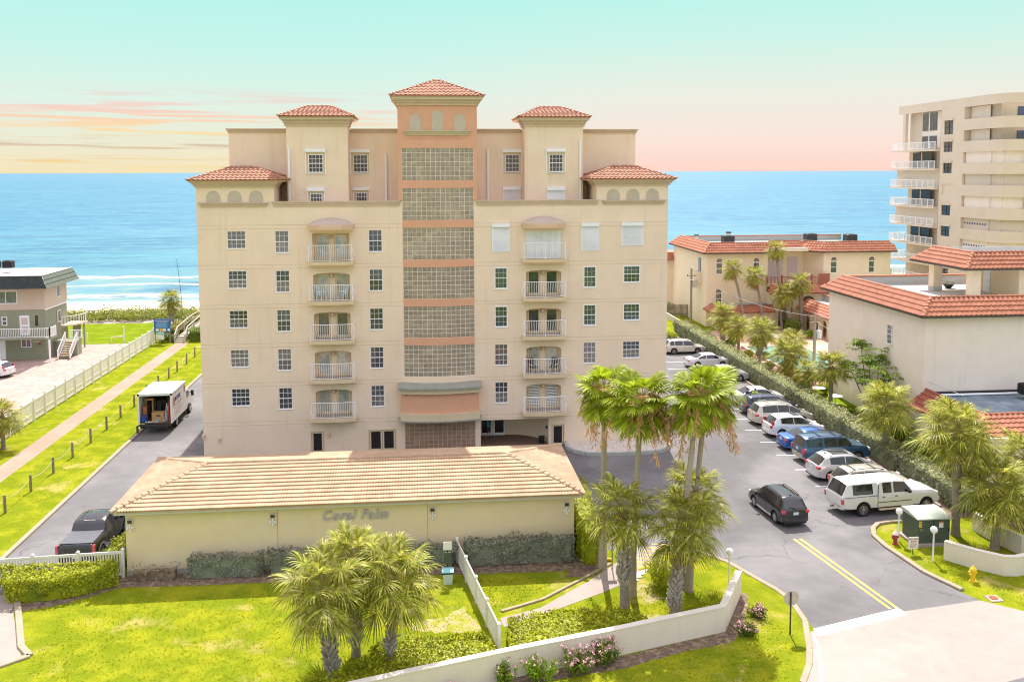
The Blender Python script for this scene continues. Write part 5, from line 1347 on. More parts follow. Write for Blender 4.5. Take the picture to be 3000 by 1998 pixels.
# ------------------------------------------------------------------ vehicles (built along +x, origin on the ground under the middle)
def interp(pl, x):
    if x <= pl[0][0]: return pl[0][1]
    for (a, za), (b, zb) in zip(pl, pl[1:]):
        if x <= b: return za+(zb-za)*((x-a)/(b-a) if b > a else 1)
    return pl[-1][1]
PAINTS = {}
def paint(col, metal=.25, rough=.28):
    k = (col, metal)
    if k not in PAINTS:
        m = mat('car_paint_%d' % len(PAINTS), col, rough, .03, 2, spec=.5, metal=metal, coat=.8, obj=True); PAINTS[k] = m
    return PAINTS[k]
WH = {}
def wheel_meshes(r, w, spokes, rim_mat):
    k = (r, w, spokes, rim_mat.name)
    if k in WH: return WH[k]
    t = MB(); t.lathe([(r*.64, -w*.42), (r*.9, -w*.5), (r*.985, -w*.4), (r, -w*.15), (r, w*.15), (r*.985, w*.4), (r*.9, w*.5), (r*.64, w*.42), (r*.6, 0), (r*.64, -w*.42)], axis='y', n=24)
    rm = MB(); rr = r*.66; rm.lathe([(rr, -w*.4), (rr, w*.44), (rr*.93, w*.45), (rr*.9, w*.2), (rr*.9, -w*.4)], axis='y', n=24)
    rm.lathe([(0, w*.05), (rr*.9, w*.05)], axis='y', n=24, mi=1)
    rm.lathe([(0, w*.36), (rr*.2, w*.36), (rr*.24, w*.3), (rr*.24, w*.1)], axis='y', n=12)
    for i in range(spokes):
        a = 2*math.pi*i/spokes; d = Vector((math.cos(a), 0, math.sin(a)))
        rm.bar(d*(rr*.18)+Vector((0, w*.29, 0)), d*(rr*.94)+Vector((0, w*.33, 0)), .05*r/.34*(10/spokes)**.5*1.5, .04)
    WH[k] = (t.mesh('wheel', tyre_m, smooth=40), rm.mesh('rim', [rim_mat, trim_black], smooth=40)); return WH[k]

def car(name, label, cat, S, col, loc, heading, group=None, z=.0):
    """S: dict with L W r, axles (rear x, front x from the tail), top / belt / bot polylines (x from the tail), window spans"""
    LL, WW = S['L'], S['W']; r = S['r']; hx = LL/2; ax = S['axles']; R_ = r*S.get('arch', 1.17)
    root = thing(name, label, cat, (loc[0], loc[1], z), heading, group)
    top, belt = S['top'], S['belt']; rock = S.get('rock', .24); pm = col
    def bot(x):
        b = rock+(.16*max(0, 1-x/.55)**2+.10*max(0, 1-(LL-x)/.5)**2)
        for a in ax:
            d = abs(x-a)
            if d < R_: b = max(b, r+math.sqrt(R_*R_-d*d)*1.0)
        return b
    def ring(x):
        zt = interp(top, x); zb = min(interp(belt, x), zt-.015); z0 = bot(x)
        e = abs(x-hx)/hx; w = WW/2*(1-S.get('taper', .13)*e**S.get('tpow', 7)); g = zt-zb
        z0 = min(z0, zb-.12); zm = z0+.5*(zb-z0)
        wt = w*.955-S.get('tumble', .30)*g-.03
        if g < .1: wt = min(wt, w*.88)
        s1 = zb-.09 if zb-.09 > zm+.02 else zm+.02
        return [(w*.93, z0), (w*.985, z0+.04), (w, max(zm, z0+.06)), (w*.992, max(s1, z0+.08)), (w*.955, zb), (wt, zt-min(.07, g*.3)), (wt*.84, zt-min(.012, g*.1)), (0, zt+.012)]
    xs = {0, .03, .09, .2, .35, LL-.35, LL-.2, LL-.09, LL-.03, LL}
    for pl in (top, belt): xs |= {p[0] for p in pl}
    for a in ax: xs |= {a+R_*math.cos(math.pi*i/12)*(1.0 if 0 < i < 12 else 1.0) for i in range(13)} | {a-R_-.01, a+R_+.01}
    for a, b in S['side']: xs |= {a, b}
    xs |= {a for d in S.get('doors', []) for a in d[:2]}
    xs = sorted(x for x in xs if 0 <= x <= LL); xs = [x for i, x in enumerate(xs) if i == 0 or x-xs[i-1] > .004]
    V = lambda x, p, s=1: (x-hx, s*p[0], p[1])
    mb = MB(); P = []; F_ = []; k = 15
    for x in xs:
        q = ring(x); P += [V(x, p, -1) for p in q]+[V(x, p, 1) for p in q[-2::-1]]
    for i in range(len(xs)-1):
        for j in range(k-1): F_.append((i*k+j, (i+1)*k+j, (i+1)*k+j+1, i*k+j+1))
    F_.append(tuple(range(k))); F_.append(tuple((len(xs)-1)*k+j for j in range(k-1, -1, -1)))
    mb.add(P, F_)
    body = mb.build('body', pm, root, smooth=38, local=True)
    # dark underbody and wheel wells
    ub = MB(); ub.box(-hx+.18, -WW/2+.14, rock+.01, hx-.15, WW/2-.14, rock+.36)
    for a in ax: ub.box(a-hx-R_, -WW/2+.16, rock+.02, a-hx+R_, WW/2-.16, r+R_-.02)
    ub.build('underbody', trim_black, root, local=True)
    def lerp(a, b, t): return tuple(p+(q-p)*t for p, q in zip(a, b))
    def stations(a, b): return [a]+[x for x in xs if a+.004 < x < b-.004]+[b]
    # side glass
    for a, b in S['side']:
        for s in (-1, 1):
            g = MB(); P = []; st = stations(a, b)
            for x in st:
                q = ring(x); lo, hi = lerp(q[4], q[5], .10), lerp(q[4], q[5], .93)
                P += [(x-hx, s*(lo[0]+.006), lo[1]), (x-hx, s*(hi[0]+.006), hi[1])]
            g.add(P, [(2*i, 2*i+2, 2*i+3, 2*i+1) for i in range(len(st)-1)])
            g.build('window', S.get('glass', car_glass), root, smooth=40, local=True)
    def top_glass(nm, a, b, ins=.04, lift=.008, wf=.97):
        st = stations(a+ins, b-ins); g = MB(); P = []
        for x in st:
            q = ring(x); row = [(lerp(q[6], q[5], .75)[0], lerp(q[6], q[5], .75)[1]), q[6], q[7]]
            row = [(-p[0]*wf, p[1]) for p in row]+[(p[0]*wf, p[1]) for p in row[-2::-1]]
            P += [(x-hx, p[0], p[1]+lift) for p in row]
        n = 5
        g.add(P, [(i*n+j, (i+1)*n+j, (i+1)*n+j+1, i*n+j+1) for i in range(len(st)-1) for j in range(n-1)])
        return g.build(nm, S.get('glass', car_glass), root, smooth=40, local=True)
    if S.get('front'): 
        wsg = top_glass('windscreen', *S['front'])
        for v in wsg.data.vertices: v.co.x += .008
    if S.get('rear'):
        rg = top_glass('rear_window', *S['rear'], ins=S.get('rins', .03))
        for v in rg.data.vertices: v.co.x -= .012
    if S.get('sunroof'): top_glass('sunroof', *S['sunroof'], ins=0, wf=.8)
    # doors as raised skins so that the shut lines show
    for a, b in S.get('doors', []):
        for s in (-1, 1):
            d = MB(); P = []; st = stations(a+.012, b-.012)
            for x in st:
                q = ring(x); P += [(x-hx, s*(p[0]+.006), p[1]) for p in (lerp(q[1], q[2], .25), q[2], q[3], lerp(q[3], q[4], .8))]
            d.add(P, [(4*i+j, 4*i+4+j, 4*i+5+j, 4*i+1+j) for i in range(len(st)-1) for j in range(3)])
            do = d.build('door', pm, root, smooth=40, local=True)
            h = MB(); q = ring(a+.12); h.bbox(a+.1-hx, s*(q[3][0])+min(0, s*.045), q[3][1]-.06, a+.27-hx, s*(q[3][0])+max(0, s*.045), q[3][1]-.02, .008); h.build('handle', S.get('handle', pm), do, local=True)
    # lamps, bumpers, plate
    def blk(nm, x0, y0, z0, x1, y1, z1, m, both=True, c=.02):
        for s in ((-1, 1) if both else (1,)):
            b_ = MB(); b_.bbox(x0-hx, s*y0, z0, x1-hx, s*y1, z1, c); b_.build(nm, m, root, local=True)
    for (x0, y0, z0, x1, y1, z1) in S['tail']: blk('tail_light', x0, y0, z0, x1, y1, z1, tail_red, c=.012)
    for (x0, y0, z0, x1, y1, z1) in S.get('head', []): blk('headlight', x0, y0, z0, x1, y1, z1, lamp_clear)
    pl = S.get('plate', (.8, 0))
    b_ = MB(); xr = -hx+S.get('plate_x', 0.); b_.box(xr-.022, -.16+pl[1], pl[0], xr-.006, .16+pl[1], pl[0]+.16); b_.build('number_plate', plate_m, root, local=True)
    bz = S.get('bumper', (.38, .58)); bmx = S.get('bumper_mat', pm); w = WW/2*.9
    b_ = MB(); n = 8; P = []
    for i in range(n+1):
        t = -1+2*i/n; y = w*1.02*t; dx = -.075+.14*abs(t)**4
        P += [(-hx+dx, y, bz[0]), (-hx+dx-.01, y, (bz[0]+bz[1])/2), (-hx+dx, y, bz[1]), (-hx+.15+.1*abs(t)**4, y, bz[1]), (-hx+.15+.1*abs(t)**4, y, bz[0])]
    b_.add(P, [(5*i+j, 5*i+5+j, 5*i+5+(j+1) % 5, 5*i+(j+1) % 5) for i in range(n) for j in range(5)]+[(0, 1, 2, 3, 4), tuple(5*n+j for j in (4, 3, 2, 1, 0))]); b_.build('bumper', bmx, root, smooth=40, local=True)
    if S.get('lower'):
        b_ = MB(); b_.bbox(-hx-.03, -w*.86, S['lower'][0], -hx+.1, w*.86, S['lower'][1], .03); b_.build('lower_valance', trim_black, root, local=True)
    if S.get('clad'):
        for s in (-1, 1):
            c_ = MB(); a, b = ax[0]+R_+.02, ax[1]-R_-.02; q = ring((a+b)/2); c_.bbox(a-hx, s*(q[1][0]-.02), rock-.005, b-hx, s*(q[2][0]+.012), rock+.13, .01); c_.build('sill_trim', S['clad'], root, local=True)
    # mirrors, roof rails
    mx, mz = S['mirror']
    for s in (-1, 1):
        q = ring(mx); b_ = MB(); y0 = s*(q[4][0]-.02); y1 = s*(q[4][0]+.24); b_.bbox(mx-hx-.09, min(y0+s*.08, y1), mz, mx-hx+.07, max(y0+s*.08, y1), mz+.17, .03); b_.bar((mx-hx, y0, mz+.04), (mx-hx, y0+s*.1, mz+.05), .05); b_.build('mirror', S.get('mirror_mat', pm), root, local=True)
    if S.get('rails'):
        a, b = S['rails']
        for s in (-1, 1):
            st = [a+(b-a)*i/6 for i in range(7)]; b_ = MB()
            b_.tube([(x-hx, s*(ring(x)[6][0]+.03), ring(x)[6][1]+(.065 if 0 < i < 6 else .0)) for i, x in enumerate(st)], .022, 6); b_.build('roof_rail', S.get('rail_mat', trim_black), root, smooth=50, local=True)
        for x in S.get('bars', ()):
            q = ring(x); b_ = MB(); b_.bar((x-hx, -q[6][0], q[6][1]+.07), (x-hx, q[6][0], q[6][1]+.07), .05, .03); b_.build('cross_bar', S.get('rail_mat', trim_black), root, local=True)
    if S.get('ribs'):
        a, b = S['ribs']
        for i in range(5):
            y = (-.5+i*.25); b_ = MB(); b_.bar((a-hx, y, interp(top, a)+.016), (b-hx, y, interp(top, b)+.016), .03, .014); b_.build('roof_rib', pm, root, local=True)
    if S.get('fin'): b_ = MB(); x = S['fin']; b_.prism([(x-hx-.09, interp(top, x)+.005), (x-hx+.1, interp(top, x)+.005), (x-hx-.07, interp(top, x)+.08)], 'y', -.02, .02); b_.build('aerial', trim_black, root, local=True)
    if S.get('wiper'): b_ = MB(); x, zz = S['wiper']; b_.bar((x-hx-.03, -.05, zz), (x-hx+.0, .4, zz+.12), .02); b_.build('wiper', trim_black, root, local=True)
    tm, rm = wheel_meshes(r, S.get('tw', .225), S.get('spokes', 10), S.get('rim', rim_m))
    for a in ax:
        for s in (-1, 1):
            wv = put('wheel', tm, root, (a-hx, s*(WW/2-.135), r+.005), (0, 0, 0 if s > 0 else math.pi)); put('rim', rm, wv)
    return root

SUV = dict(L=4.6, W=1.80, r=.35, axles=(.93, 3.60), rock=.27,
  top=[(0, .80), (.04, 1.06), (.10, 1.10), (.42, 1.60), (.62, 1.68), (1.5, 1.715), (2.5, 1.69), (2.85, 1.63), (3.42, 1.10), (3.6, 1.04), (4.2, .95), (4.45, .83), (4.58, .66), (4.6, .55)],
  belt=[(0, .78), (.1, 1.06), (1.0, 1.06), (2.8, 1.0), (3.42, .98), (4.2, .86), (4.6, .55)],
  side=[(.50, .98), (1.05, 1.92), (2.0, 3.28)], doors=[(1.05, 1.95), (1.98, 3.05)], rear=(.08, .46), front=(2.83, 3.45),
  tail=[(-.012, .62, .88, .20, .84, 1.03)], head=[(4.32, .5, .66, 4.52, .8, .80)], plate=(.78, 0), bumper=(.36, .62), lower=(.26, .40), mirror=(3.15, 1.0), rails=(.7, 2.7), fin=.75, wiper=(.1, 1.12))
def var(base, **kw):
    d = dict(base); d.update(kw); return d
def scl(base, L, H=1., W=None, **kw):
    """the same kind of body stretched to another length and height"""
    f = L/base['L']; d = dict(base); d['L'] = L
    if W: d['W'] = W
    for k in ('top', 'belt'): d[k] = [(x*f, z*H) for x, z in base[k]]
    for k in ('side', 'doors'): d[k] = [(a*f, b*f) for a, b in base[k]]
    for k in ('rear', 'front', 'rails', 'sunroof', 'ribs'):
        if base.get(k): d[k] = tuple(x*f for x in base[k])
    d['axles'] = tuple(a*f for a in base['axles']); d['tail'] = [(a, b, c*H, e, g, h*H) for a, b, c, e, g, h in base['tail']]
    d['head'] = [(a*f, b, c*H, e*f, g, h*H) for a, b, c, e, g, h in base.get('head', [])]; d['mirror'] = (base['mirror'][0]*f, base['mirror'][1]*H)
    if base.get('fin'): d['fin'] = base['fin']*f
    if base.get('wiper'): d['wiper'] = (base['wiper'][0]*f, base['wiper'][1]*H)
    d['plate'] = (base['plate'][0]*H, 0); d.update(kw); return d
SEDAN = dict(L=4.75, W=1.82, r=.33, axles=(1.02, 3.75), rock=.22,
  top=[(0, .72), (.05, .98), (.2, 1.03), (.75, 1.06), (1.5, 1.38), (1.85, 1.45), (2.5, 1.47), (2.95, 1.43), (3.75, 1.02), (3.9, .99), (4.4, .88), (4.62, .74), (4.73, .58), (4.75, .5)],
  belt=[(0, .70), (.2, .98), (.9, .98), (2.8, .95), (3.7, .92), (4.4, .80), (4.75, .5)],
  side=[(1.12, 1.95), (2.02, 3.45)], doors=[(1.15, 2.0), (2.03, 3.2)], rear=(.72, 1.62), front=(2.93, 3.78), rins=.06,
  tail=[(-.012, .50, .76, .15, .81, .89)], head=[(4.35, .5, .62, 4.6, .82, .76)], plate=(.74, 0), bumper=(.32, .58), lower=(.22, .34), mirror=(3.4, .95), spokes=8)
MINIVAN = dict(L=5.05, W=1.93, r=.33, axles=(1.1, 4.05), rock=.23,
  top=[(0, .80), (.04, 1.05), (.10, 1.12), (.38, 1.62), (.6, 1.71), (1.6, 1.755), (2.7, 1.72), (3.2, 1.62), (4.15, 1.12), (4.3, 1.06), (4.75, .90), (4.95, .72), (5.03, .6), (5.05, .55)],
  belt=[(0, .78), (.1, 1.06), (1.2, 1.06), (3.1, 1.0), (4.1, .98), (4.75, .84), (5.05, .55)],
  side=[(.62, 1.9), (1.94, 2.9), (2.94, 4.0)], doors=[(1.7, 2.75), (2.78, 3.75)], rear=(.08, .44), front=(3.15, 4.2),
  tail=[(-.012, .66, .84, .28, .91, .99)], head=[(4.65, .55, .70, 4.95, .85, .84)], plate=(.80, 0), bumper=(.34, .62), lower=(.24, .36), mirror=(3.85, 1.02), rails=(.9, 3.0), bars=(1.3, 2.5), rail_mat=mat('grey_rail', (.35, .34, .33), .4, .1, 5, metal=.5), wiper=(.1, 1.12))
CROSS = dict(L=4.55, W=1.84, r=.35, axles=(.92, 3.54), rock=.25,
  top=[(0, .85), (.04, 1.05), (.12, 1.10), (.60, 1.56), (.85, 1.64), (1.6, 1.68), (2.4, 1.65), (2.75, 1.58), (3.5, 1.10), (3.7, 1.03), (4.15, .92), (4.4, .78), (4.53, .62), (4.55, .55)],
  belt=[(0, .83), (.12, 1.06), (.8, 1.12), (1.5, 1.06), (2.8, 1.0), (3.45, .99), (4.15, .86), (4.55, .55)],
  side=[(.88, 1.9), (1.96, 3.35)], doors=[(1.1, 1.93), (1.96, 3.05)], rear=(.10, .62), front=(2.73, 3.55),
  tail=[(-.012, .66, .84, .15, .87, 1.03), (.13, .70, 1.0, .30, .83, 1.36)], head=[(4.2, .5, .66, 4.48, .82, .82)], plate=(.72, 0), bumper=(.36, .62), lower=(.26, .4), mirror=(3.2, 1.02), fin=.95, sunroof=(2.0, 2.6))
BIGSUV = dict(L=5.2, W=2.0, r=.39, axles=(1.15, 4.17), rock=.36, tumble=.2, taper=.09,
  top=[(0, .95), (.03, 1.12), (.06, 1.22), (.24, 1.84), (.5, 1.90), (1.8, 1.945), (3.0, 1.91), (3.3, 1.84), (3.85, 1.32), (4.0, 1.27), (4.8, 1.18), (5.05, 1.05), (5.16, .85), (5.2, .7)],
  belt=[(0, .93), (.06, 1.2), (3.2, 1.18), (3.8, 1.17), (4.8, 1.08), (5.2, .7)],
  side=[(.34, 1.45), (1.62, 2.55), (2.62, 3.72)], doors=[(1.62, 2.58), (2.61, 3.6)], rear=(.05, .27), front=(3.27, 3.88), rins=.01,
  tail=[(-.02, .74, .82, .13, .97, 1.14)], head=[(5.0, .55, .85, 5.16, .9, 1.03)], plate=(.92, 0), bumper=(.44, .72), bumper_mat=mat('pale_gold_paint', (.48, .43, .33), .35, .05, 3, metal=.3, obj=True), clad=mat('pale_gold_paint', (.48, .43, .33)), mirror=(3.65, 1.22), rails=(.5, 3.1), bars=(1.0, 2.4), spokes=6)
WAGON = var(scl(BIGSUV, 5.0, .93, 1.92, r=.37, rock=.27), tumble=.26, taper=.12, bumper_mat=None, clad=None, bumper=(.4, .66), spokes=7,
  top=[(0, .85), (.03, 1.04), (.08, 1.12), (.5, 1.66), (.75, 1.74), (1.8, 1.78), (2.9, 1.74), (3.2, 1.68), (3.85, 1.2), (4.0, 1.14), (4.6, 1.04), (4.85, .9), (4.97, .72), (5.0, .6)],
  belt=[(0, .83), (.08, 1.1), (3.1, 1.06), (3.8, 1.05), (4.6, .96), (5.0, .6)], rear=(.07, .52), front=(3.17, 3.88), side=[(.62, 1.5), (1.6, 2.5), (2.56, 3.7)])
WAGON.pop('bumper_mat'); WAGON.pop('clad')

stall = 'cars parked nose-in along the clipped hedge'
h5 = R(3)
car('parked_car', 'blue estate-shaped large SUV with pale gold bumpers parked between silver crossover and blue sedan', 'suv', var(BIGSUV, bars=(1.4, 2.6)), paint((.035, .10, .19), .3), (28.0, -5.75), R(3.5), stall)
car('parked_car', 'silver curvy crossover with dark roof glass parked beside the blue large SUV', 'crossover', scl(CROSS, 4.8, 1.03, 1.9, tail=[(-.02, .62, .92, .2, .92, 1.06)], sunroof=(1.3, 2.55), rails=(1.0, 2.9), rail_mat=mat('grey_rail', (.35, .34, .33)), spokes=5), paint((.60, .60, .62), .45), (27.25, -9.35), R(4), stall)
car('parked_car', 'champagne coloured estate SUV with black roof rails behind the white pickup', 'suv', WAGON, paint((.56, .51, .43), .35), (27.55, -12.5), R(4.5), stall)
car('parked_car', 'bright blue sedan parked between white crossover and blue large SUV', 'sedan', SEDAN, paint((.015, .11, .42), .45), (27.8, -2.75), R(3), stall)
car('parked_car', 'white crossover with tall red corner lights and a roof hatch', 'crossover', CROSS, paint((.72, .73, .76), .05), (27.85, .55), R(3), stall)
car('parked_car', 'beige silver minivan with slim roof rails and red side lamps', 'minivan', MINIVAN, paint((.55, .51, .45), .4), (28.2, 4.0), R(3), stall)
car('parked_car', 'dark navy wagon half hidden behind the beige minivan', 'wagon', scl(SUV, 4.8, .93, rails=None), paint((.02, .03, .075), .3), (28.4, 7.2), R(3), stall)
car('parked_car', 'white sedan with people standing beside it', 'sedan', SEDAN, paint((.76, .76, .77), .05), (28.6, 10.4), R(2), stall)
car('parked_car', 'pale silver hatch sedan parked just behind the tall fan palm crowns', 'sedan', scl(SEDAN, 4.7, 1.05), paint((.62, .62, .65), .4), (28.6, 19.3), R(2), stall)
car('parked_car', 'white silver sedan with sloping rear window next to a tan wagon', 'sedan', SEDAN, paint((.68, .69, .71), .25), (29.0, 25.8), R(2), stall)
car('parked_car', 'tan silver wagon with roof rails parked nearest the sea', 'wagon', scl(SUV, 4.8, .95, W=1.84, rock=.3, spokes=5, rails=(.7, 2.8)), paint((.60, .56, .50), .35), (28.6, 33.1), R(1), stall)
car('driving_car', 'glossy black SUV with roof rails heading down the driveway', 'suv', var(SUV, rim=rim_m, spokes=10, clad=chrome), paint((.018, .018, .022), .2, .2), (20.1, -15.35), R(95.5))
car('parked_car', 'white hatchback cut off by the edge of the paver lot', 'hatchback', scl(CROSS, 4.4, .95), paint((.72, .72, .74), .05), (-45.4, 29.4), R(167))

# white crew-cab pickup with a canopy ---------------------------------------
PICK = dict(L=6.65, W=2.03, r=.41, axles=(1.42, 5.72), rock=.48, tumble=.16, taper=.08, arch=1.22,
  top=[(0, 1.12), (.02, 1.22), (.05, 1.30), (.38, 1.98), (.6, 2.04), (1.6, 2.06), (2.35, 2.06), (2.37, 1.94), (2.40, 1.92), (2.45, 2.0), (2.7, 2.06), (3.6, 2.07), (4.2, 2.02), (4.72, 1.45), (4.9, 1.41), (6.1, 1.33), (6.45, 1.22), (6.6, 1.0), (6.65, .85)],
  belt=[(0, 1.1), (.05, 1.28), (2.4, 1.28), (4.6, 1.28), (4.9, 1.27), (6.1, 1.2), (6.65, .85)],
  side=[(.72, 2.05), (2.72, 3.32), (3.46, 4.62)], doors=[(2.55, 3.38), (3.41, 4.5)], rear=(.04, .40), front=(4.17, 4.75), rins=.02,
  tail=[(-.02, .82, .84, .10, 1.0, 1.14)], head=[(6.4, .5, .98, 6.6, .9, 1.15)], plate=(.6, 0), plate_x=-.05, bumper=(.50, .70), bumper_mat=chrome, mirror=(4.45, 1.32), mirror_mat=trim_black, handle=trim_black, spokes=8, tw=.26)
pk = car('pickup_truck', 'white crew-cab pickup with white canopy and chrome rear bumper', 'pickup truck', PICK, paint((.72, .71, .70), .05), (26.85, -15.25), R(6.5), stall)
for s_ in (-1, 1): mb = MB(); mb.box(-3.315, s_*1.012, 1.235, -.98, s_*1.02, 1.262); mb.build('canopy_seam', trim_black, pk, local=True)
for s_ in (-1, 1): mb = MB(); mb.box(-.9, s_*.98, .38, 1.5, s_*1.16, .43); mb.build('running_board', cream_paint, pk, local=True)
for s_ in (-1, 1): mb = MB(); mb.box(-.95, s_*1.014, .80, 1.3, s_*1.03, .84); mb.build('side_moulding', trim_black, pk, local=True)
for s_ in (-1, 1): mb = MB(); mb.box(-.985, s_*.99, .55, -.955, s_*1.022, 1.9); mb.build('cab_gap', trim_black, pk, local=True)
mb = MB(); mb.tube([(-3.5, 0, .45), (-3.3, 0, .45)], .04, 8); mb.lathe([(0, 0), (.04, .03), (.03, .07), (0, .09)], (-3.5, 0, .47), 8); mb.build('tow_ball', dark_metal, pk, local=True)

# black pickup with a flat bed cover ------------------------------------------
PB = dict(L=5.9, W=2.0, r=.40, axles=(1.2, 4.9), rock=.42, tumble=.2, taper=.08, arch=1.2,
  top=[(0, 1.15), (.02, 1.30), (.06, 1.36), (.12, 1.375), (1.85, 1.375), (1.9, 1.38), (2.12, 1.83), (2.3, 1.91), (3.0, 1.95), (3.5, 1.93), (3.8, 1.86), (4.35, 1.33), (4.5, 1.29), (5.5, 1.2), (5.75, 1.08), (5.88, .9), (5.9, .8)],
  belt=[(0, 1.13), (.06, 1.3), (1.9, 1.3), (4.2, 1.22), (4.5, 1.18), (5.5, 1.08), (5.9, .8)],
  side=[(2.2, 2.95), (3.02, 4.2)], doors=[(2.05, 2.95), (2.98, 4.05)], rear=(1.9, 2.18), front=(3.77, 4.38), rins=.02,
  tail=[(-.03, .86, .92, .14, 1.0, 1.34)], head=[(5.6, .6, .88, 5.86, .92, 1.04)], plate=(.65, 0), plate_x=-.05, bumper=(.45, .68), bumper_mat=trim_black, mirror=(4.05, 1.25), mirror_mat=trim_black, ribs=(2.4, 3.4), spokes=6, tw=.26)
pb = car('pickup_truck', 'black pickup with a grey flat bed cover behind the white slatted fence', 'pickup truck', PB, paint((.014, .015, .018), .1, .18), (-19.5, -16.15), R(90))
mb = MB(); mb.bbox(-2.82, -.86, 1.392, -1.08, .86, 1.42, .01); mb.build('bed_cover', mat('grey_vinyl', (.12, .12, .14), .45, .08, 3, obj=True), pb, local=True)
mb = MB(); mb.box(-.78, -.3, 1.835, -.74, .3, 1.875); b_ = mb.build('brake_light', lamp_clear, pb, local=True); mb = MB(); mb.box(-.79, -.1, 1.838, -.781, .1, 1.872); mb.build('red_lens', tail_red, b_, local=True)

# moving van with its rear open ------------------------------------------------
vt = thing('moving_truck', 'white box moving truck with open back full of furniture', 'truck', (-22.65, 10.0, 0), 0)
vw = mat('van_white', (.72, .72, .72), .45, .04, 2)
X0, X1, Y0, Y1, Z0, Z1 = -23.95, -21.35, 6.62, 11.1, .75, 3.15
mb = MB(); t = .07
mb.box(X0, Y0, Z0, X0+t, Y1, Z1); mb.box(X1-t, Y0, Z0, X1, Y1, Z1); mb.box(X0+t, Y0, Z1-t, X1-t, Y1, Z1); mb.box(X0+t, Y1-t, Z0, X1-t, Y1, Z1-t); mb.box(X0+t, Y0, Z0, X1-t, Y1-t, Z0+.08, 1)
mb.build('cargo_box', [vw, mat('truck_floor', (.14, .09, .06), .8, .2, 4)], vt)
mb = MB()
for a, b in (((X0, Y0-.03, Z0), (X0, Y0-.03, Z1)), ((X1, Y0-.03, Z0), (X1, Y0-.03, Z1))): mb.box(a[0]-.04, a[1], a[2], a[0]+.10 if a[0] == X0 else a[0]+.04, a[1]+.05, b[2]+.03) if a[0] == X0 else mb.box(a[0]-.10, a[1], a[2], a[0]+.04, a[1]+.05, b[2]+.03)
mb.box(X0-.04, Y0-.03, Z1-.14, X1+.04, Y0+.02, Z1+.04); mb.build('rear_frame', vw, vt)
mb = MB()
for x in (X0+.0, X1): mb.box(x-.03, Y0-.03, Z1+.0, x+.03, Y1, Z1+.03)
for i in range(9): y = Y0+.3+i*.48; mb.box(X1+.001, y, Z0+.05, X1+.012, y+.03, Z1-.03)
mb.build('side_rib', vw, vt)
mb = MB(); mb.box(X0+.05, Y0-.45, Z0-.1, X1-.05, Y0-.031, Z0-.02); mb.box(X0-.02, Y0-.6, .18, X0+.12, Y0-.45, Z0-.02); mb.box(X0+.2, Y0-.3, .45, X1-.3, Y0-.15, .6); mb.build('step_bumper', dark_metal, vt)
mb = MB(); mb.box(X0+.5, Y0+.2, .48, X1-.5, 13.6, Z0-.001); mb.build('chassis', black, vt)
# cab
mb = MB(); mb.prism([(11.25, .55), (11.25, 2.1), (11.5, 2.2), (12.6, 2.15), (13.2, 1.45), (14.2, 1.25), (14.35, .9), (14.35, .55)], 'x', X0+.2, X1-.2); mb.build('cab', vw, vt)
mb = MB(); mb.prism([(11.7, 1.5), (11.75, 2.05), (12.5, 2.02), (12.95, 1.5)], 'x', X1-.2, X1-.19); mb.prism([(11.7, 1.5), (11.75, 2.05), (12.5, 2.02), (12.95, 1.5)], 'x', X0+.19, X0+.2); mb.build('window', car_glass, vt)
for x, s in ((X1-.2, 1), (X0+.2, -1)):
    mb = MB(); mb.bbox(min(x+s*.22, x+s*.46), 12.5, 1.55, max(x+s*.22, x+s*.46), 12.68, 2.02, .04); mb.bar((x, 12.6, 1.8), (x+s*.25, 12.6, 1.8), .05); mb.build('mirror', trim_black, vt)
tm, rm = wheel_meshes(.42, .26, 8, mat('white_rim', (.62, .62, .6), .5, .1, 5))
for y in (8.35, 12.6):
    for x, s in ((X1-.18, -1), (X0+.2, 1)):
        w_o = put('wheel', tm, vt, Vector((x, y, .425))-root_off(vt), (0, 0, R(90) if s > 0 else R(-90))); put('rim', rm, w_o)
# signwriting on the visible flank
def side_text(txt, size, m, y, z, par, stretch=1.):
    me = text_mesh(txt, size, m, .004, .1, 1.0, .01); M = Matrix.Translation(Vector((X1+.013, y, z))-root_off(par)) @ Matrix.Rotation(R(90), 4, 'Z') @ Matrix.Rotation(R(90), 4, 'X') @ Matrix.Diagonal((stretch, 1, 1, 1))
    return put('lettering', me, par, matrix=M)
side_text('MOVER', .52, navy, 7.55, 2.3, vt)
mb = MB(); mb.prism([(7.3+.24*math.cos(i*.524), 2.35+.36*math.sin(i*.524)) for i in range(12)], 'x', X1+.013, X1+.016); mb.build('emblem', mat('orange_purple_emblem', (.55, .22, .08), .6, .2, 4, col2=(.12, .05, .30), c2s=3), vt)
mb = MB(); mb.prism([(10.6+.22*math.cos(i*.524), 2.65+.28*math.sin(i*.524)) for i in range(12)], 'x', X1+.013, X1+.016); mb.build('emblem', mat('orange_emblem', (.60, .30, .08), .6, .2, 4, col2=(.10, .10, .40), c2s=4), vt)
mb = MB()
for j, (z, n, a) in enumerate(((1.95, 9, 7.4), (1.68, 8, 7.4), (1.42, 10, 7.4), (1.2, 7, 7.4))):
    for i in range(n): y = a+i*.27; mb.box(X1+.013, y, z, X1+.016, y+random.uniform(.13, .22), z+(.14 if j == 0 else .08))
mb.build('sign_line', mat('faded_red_print', (.60, .42, .40), .6, .1, 5), vt)
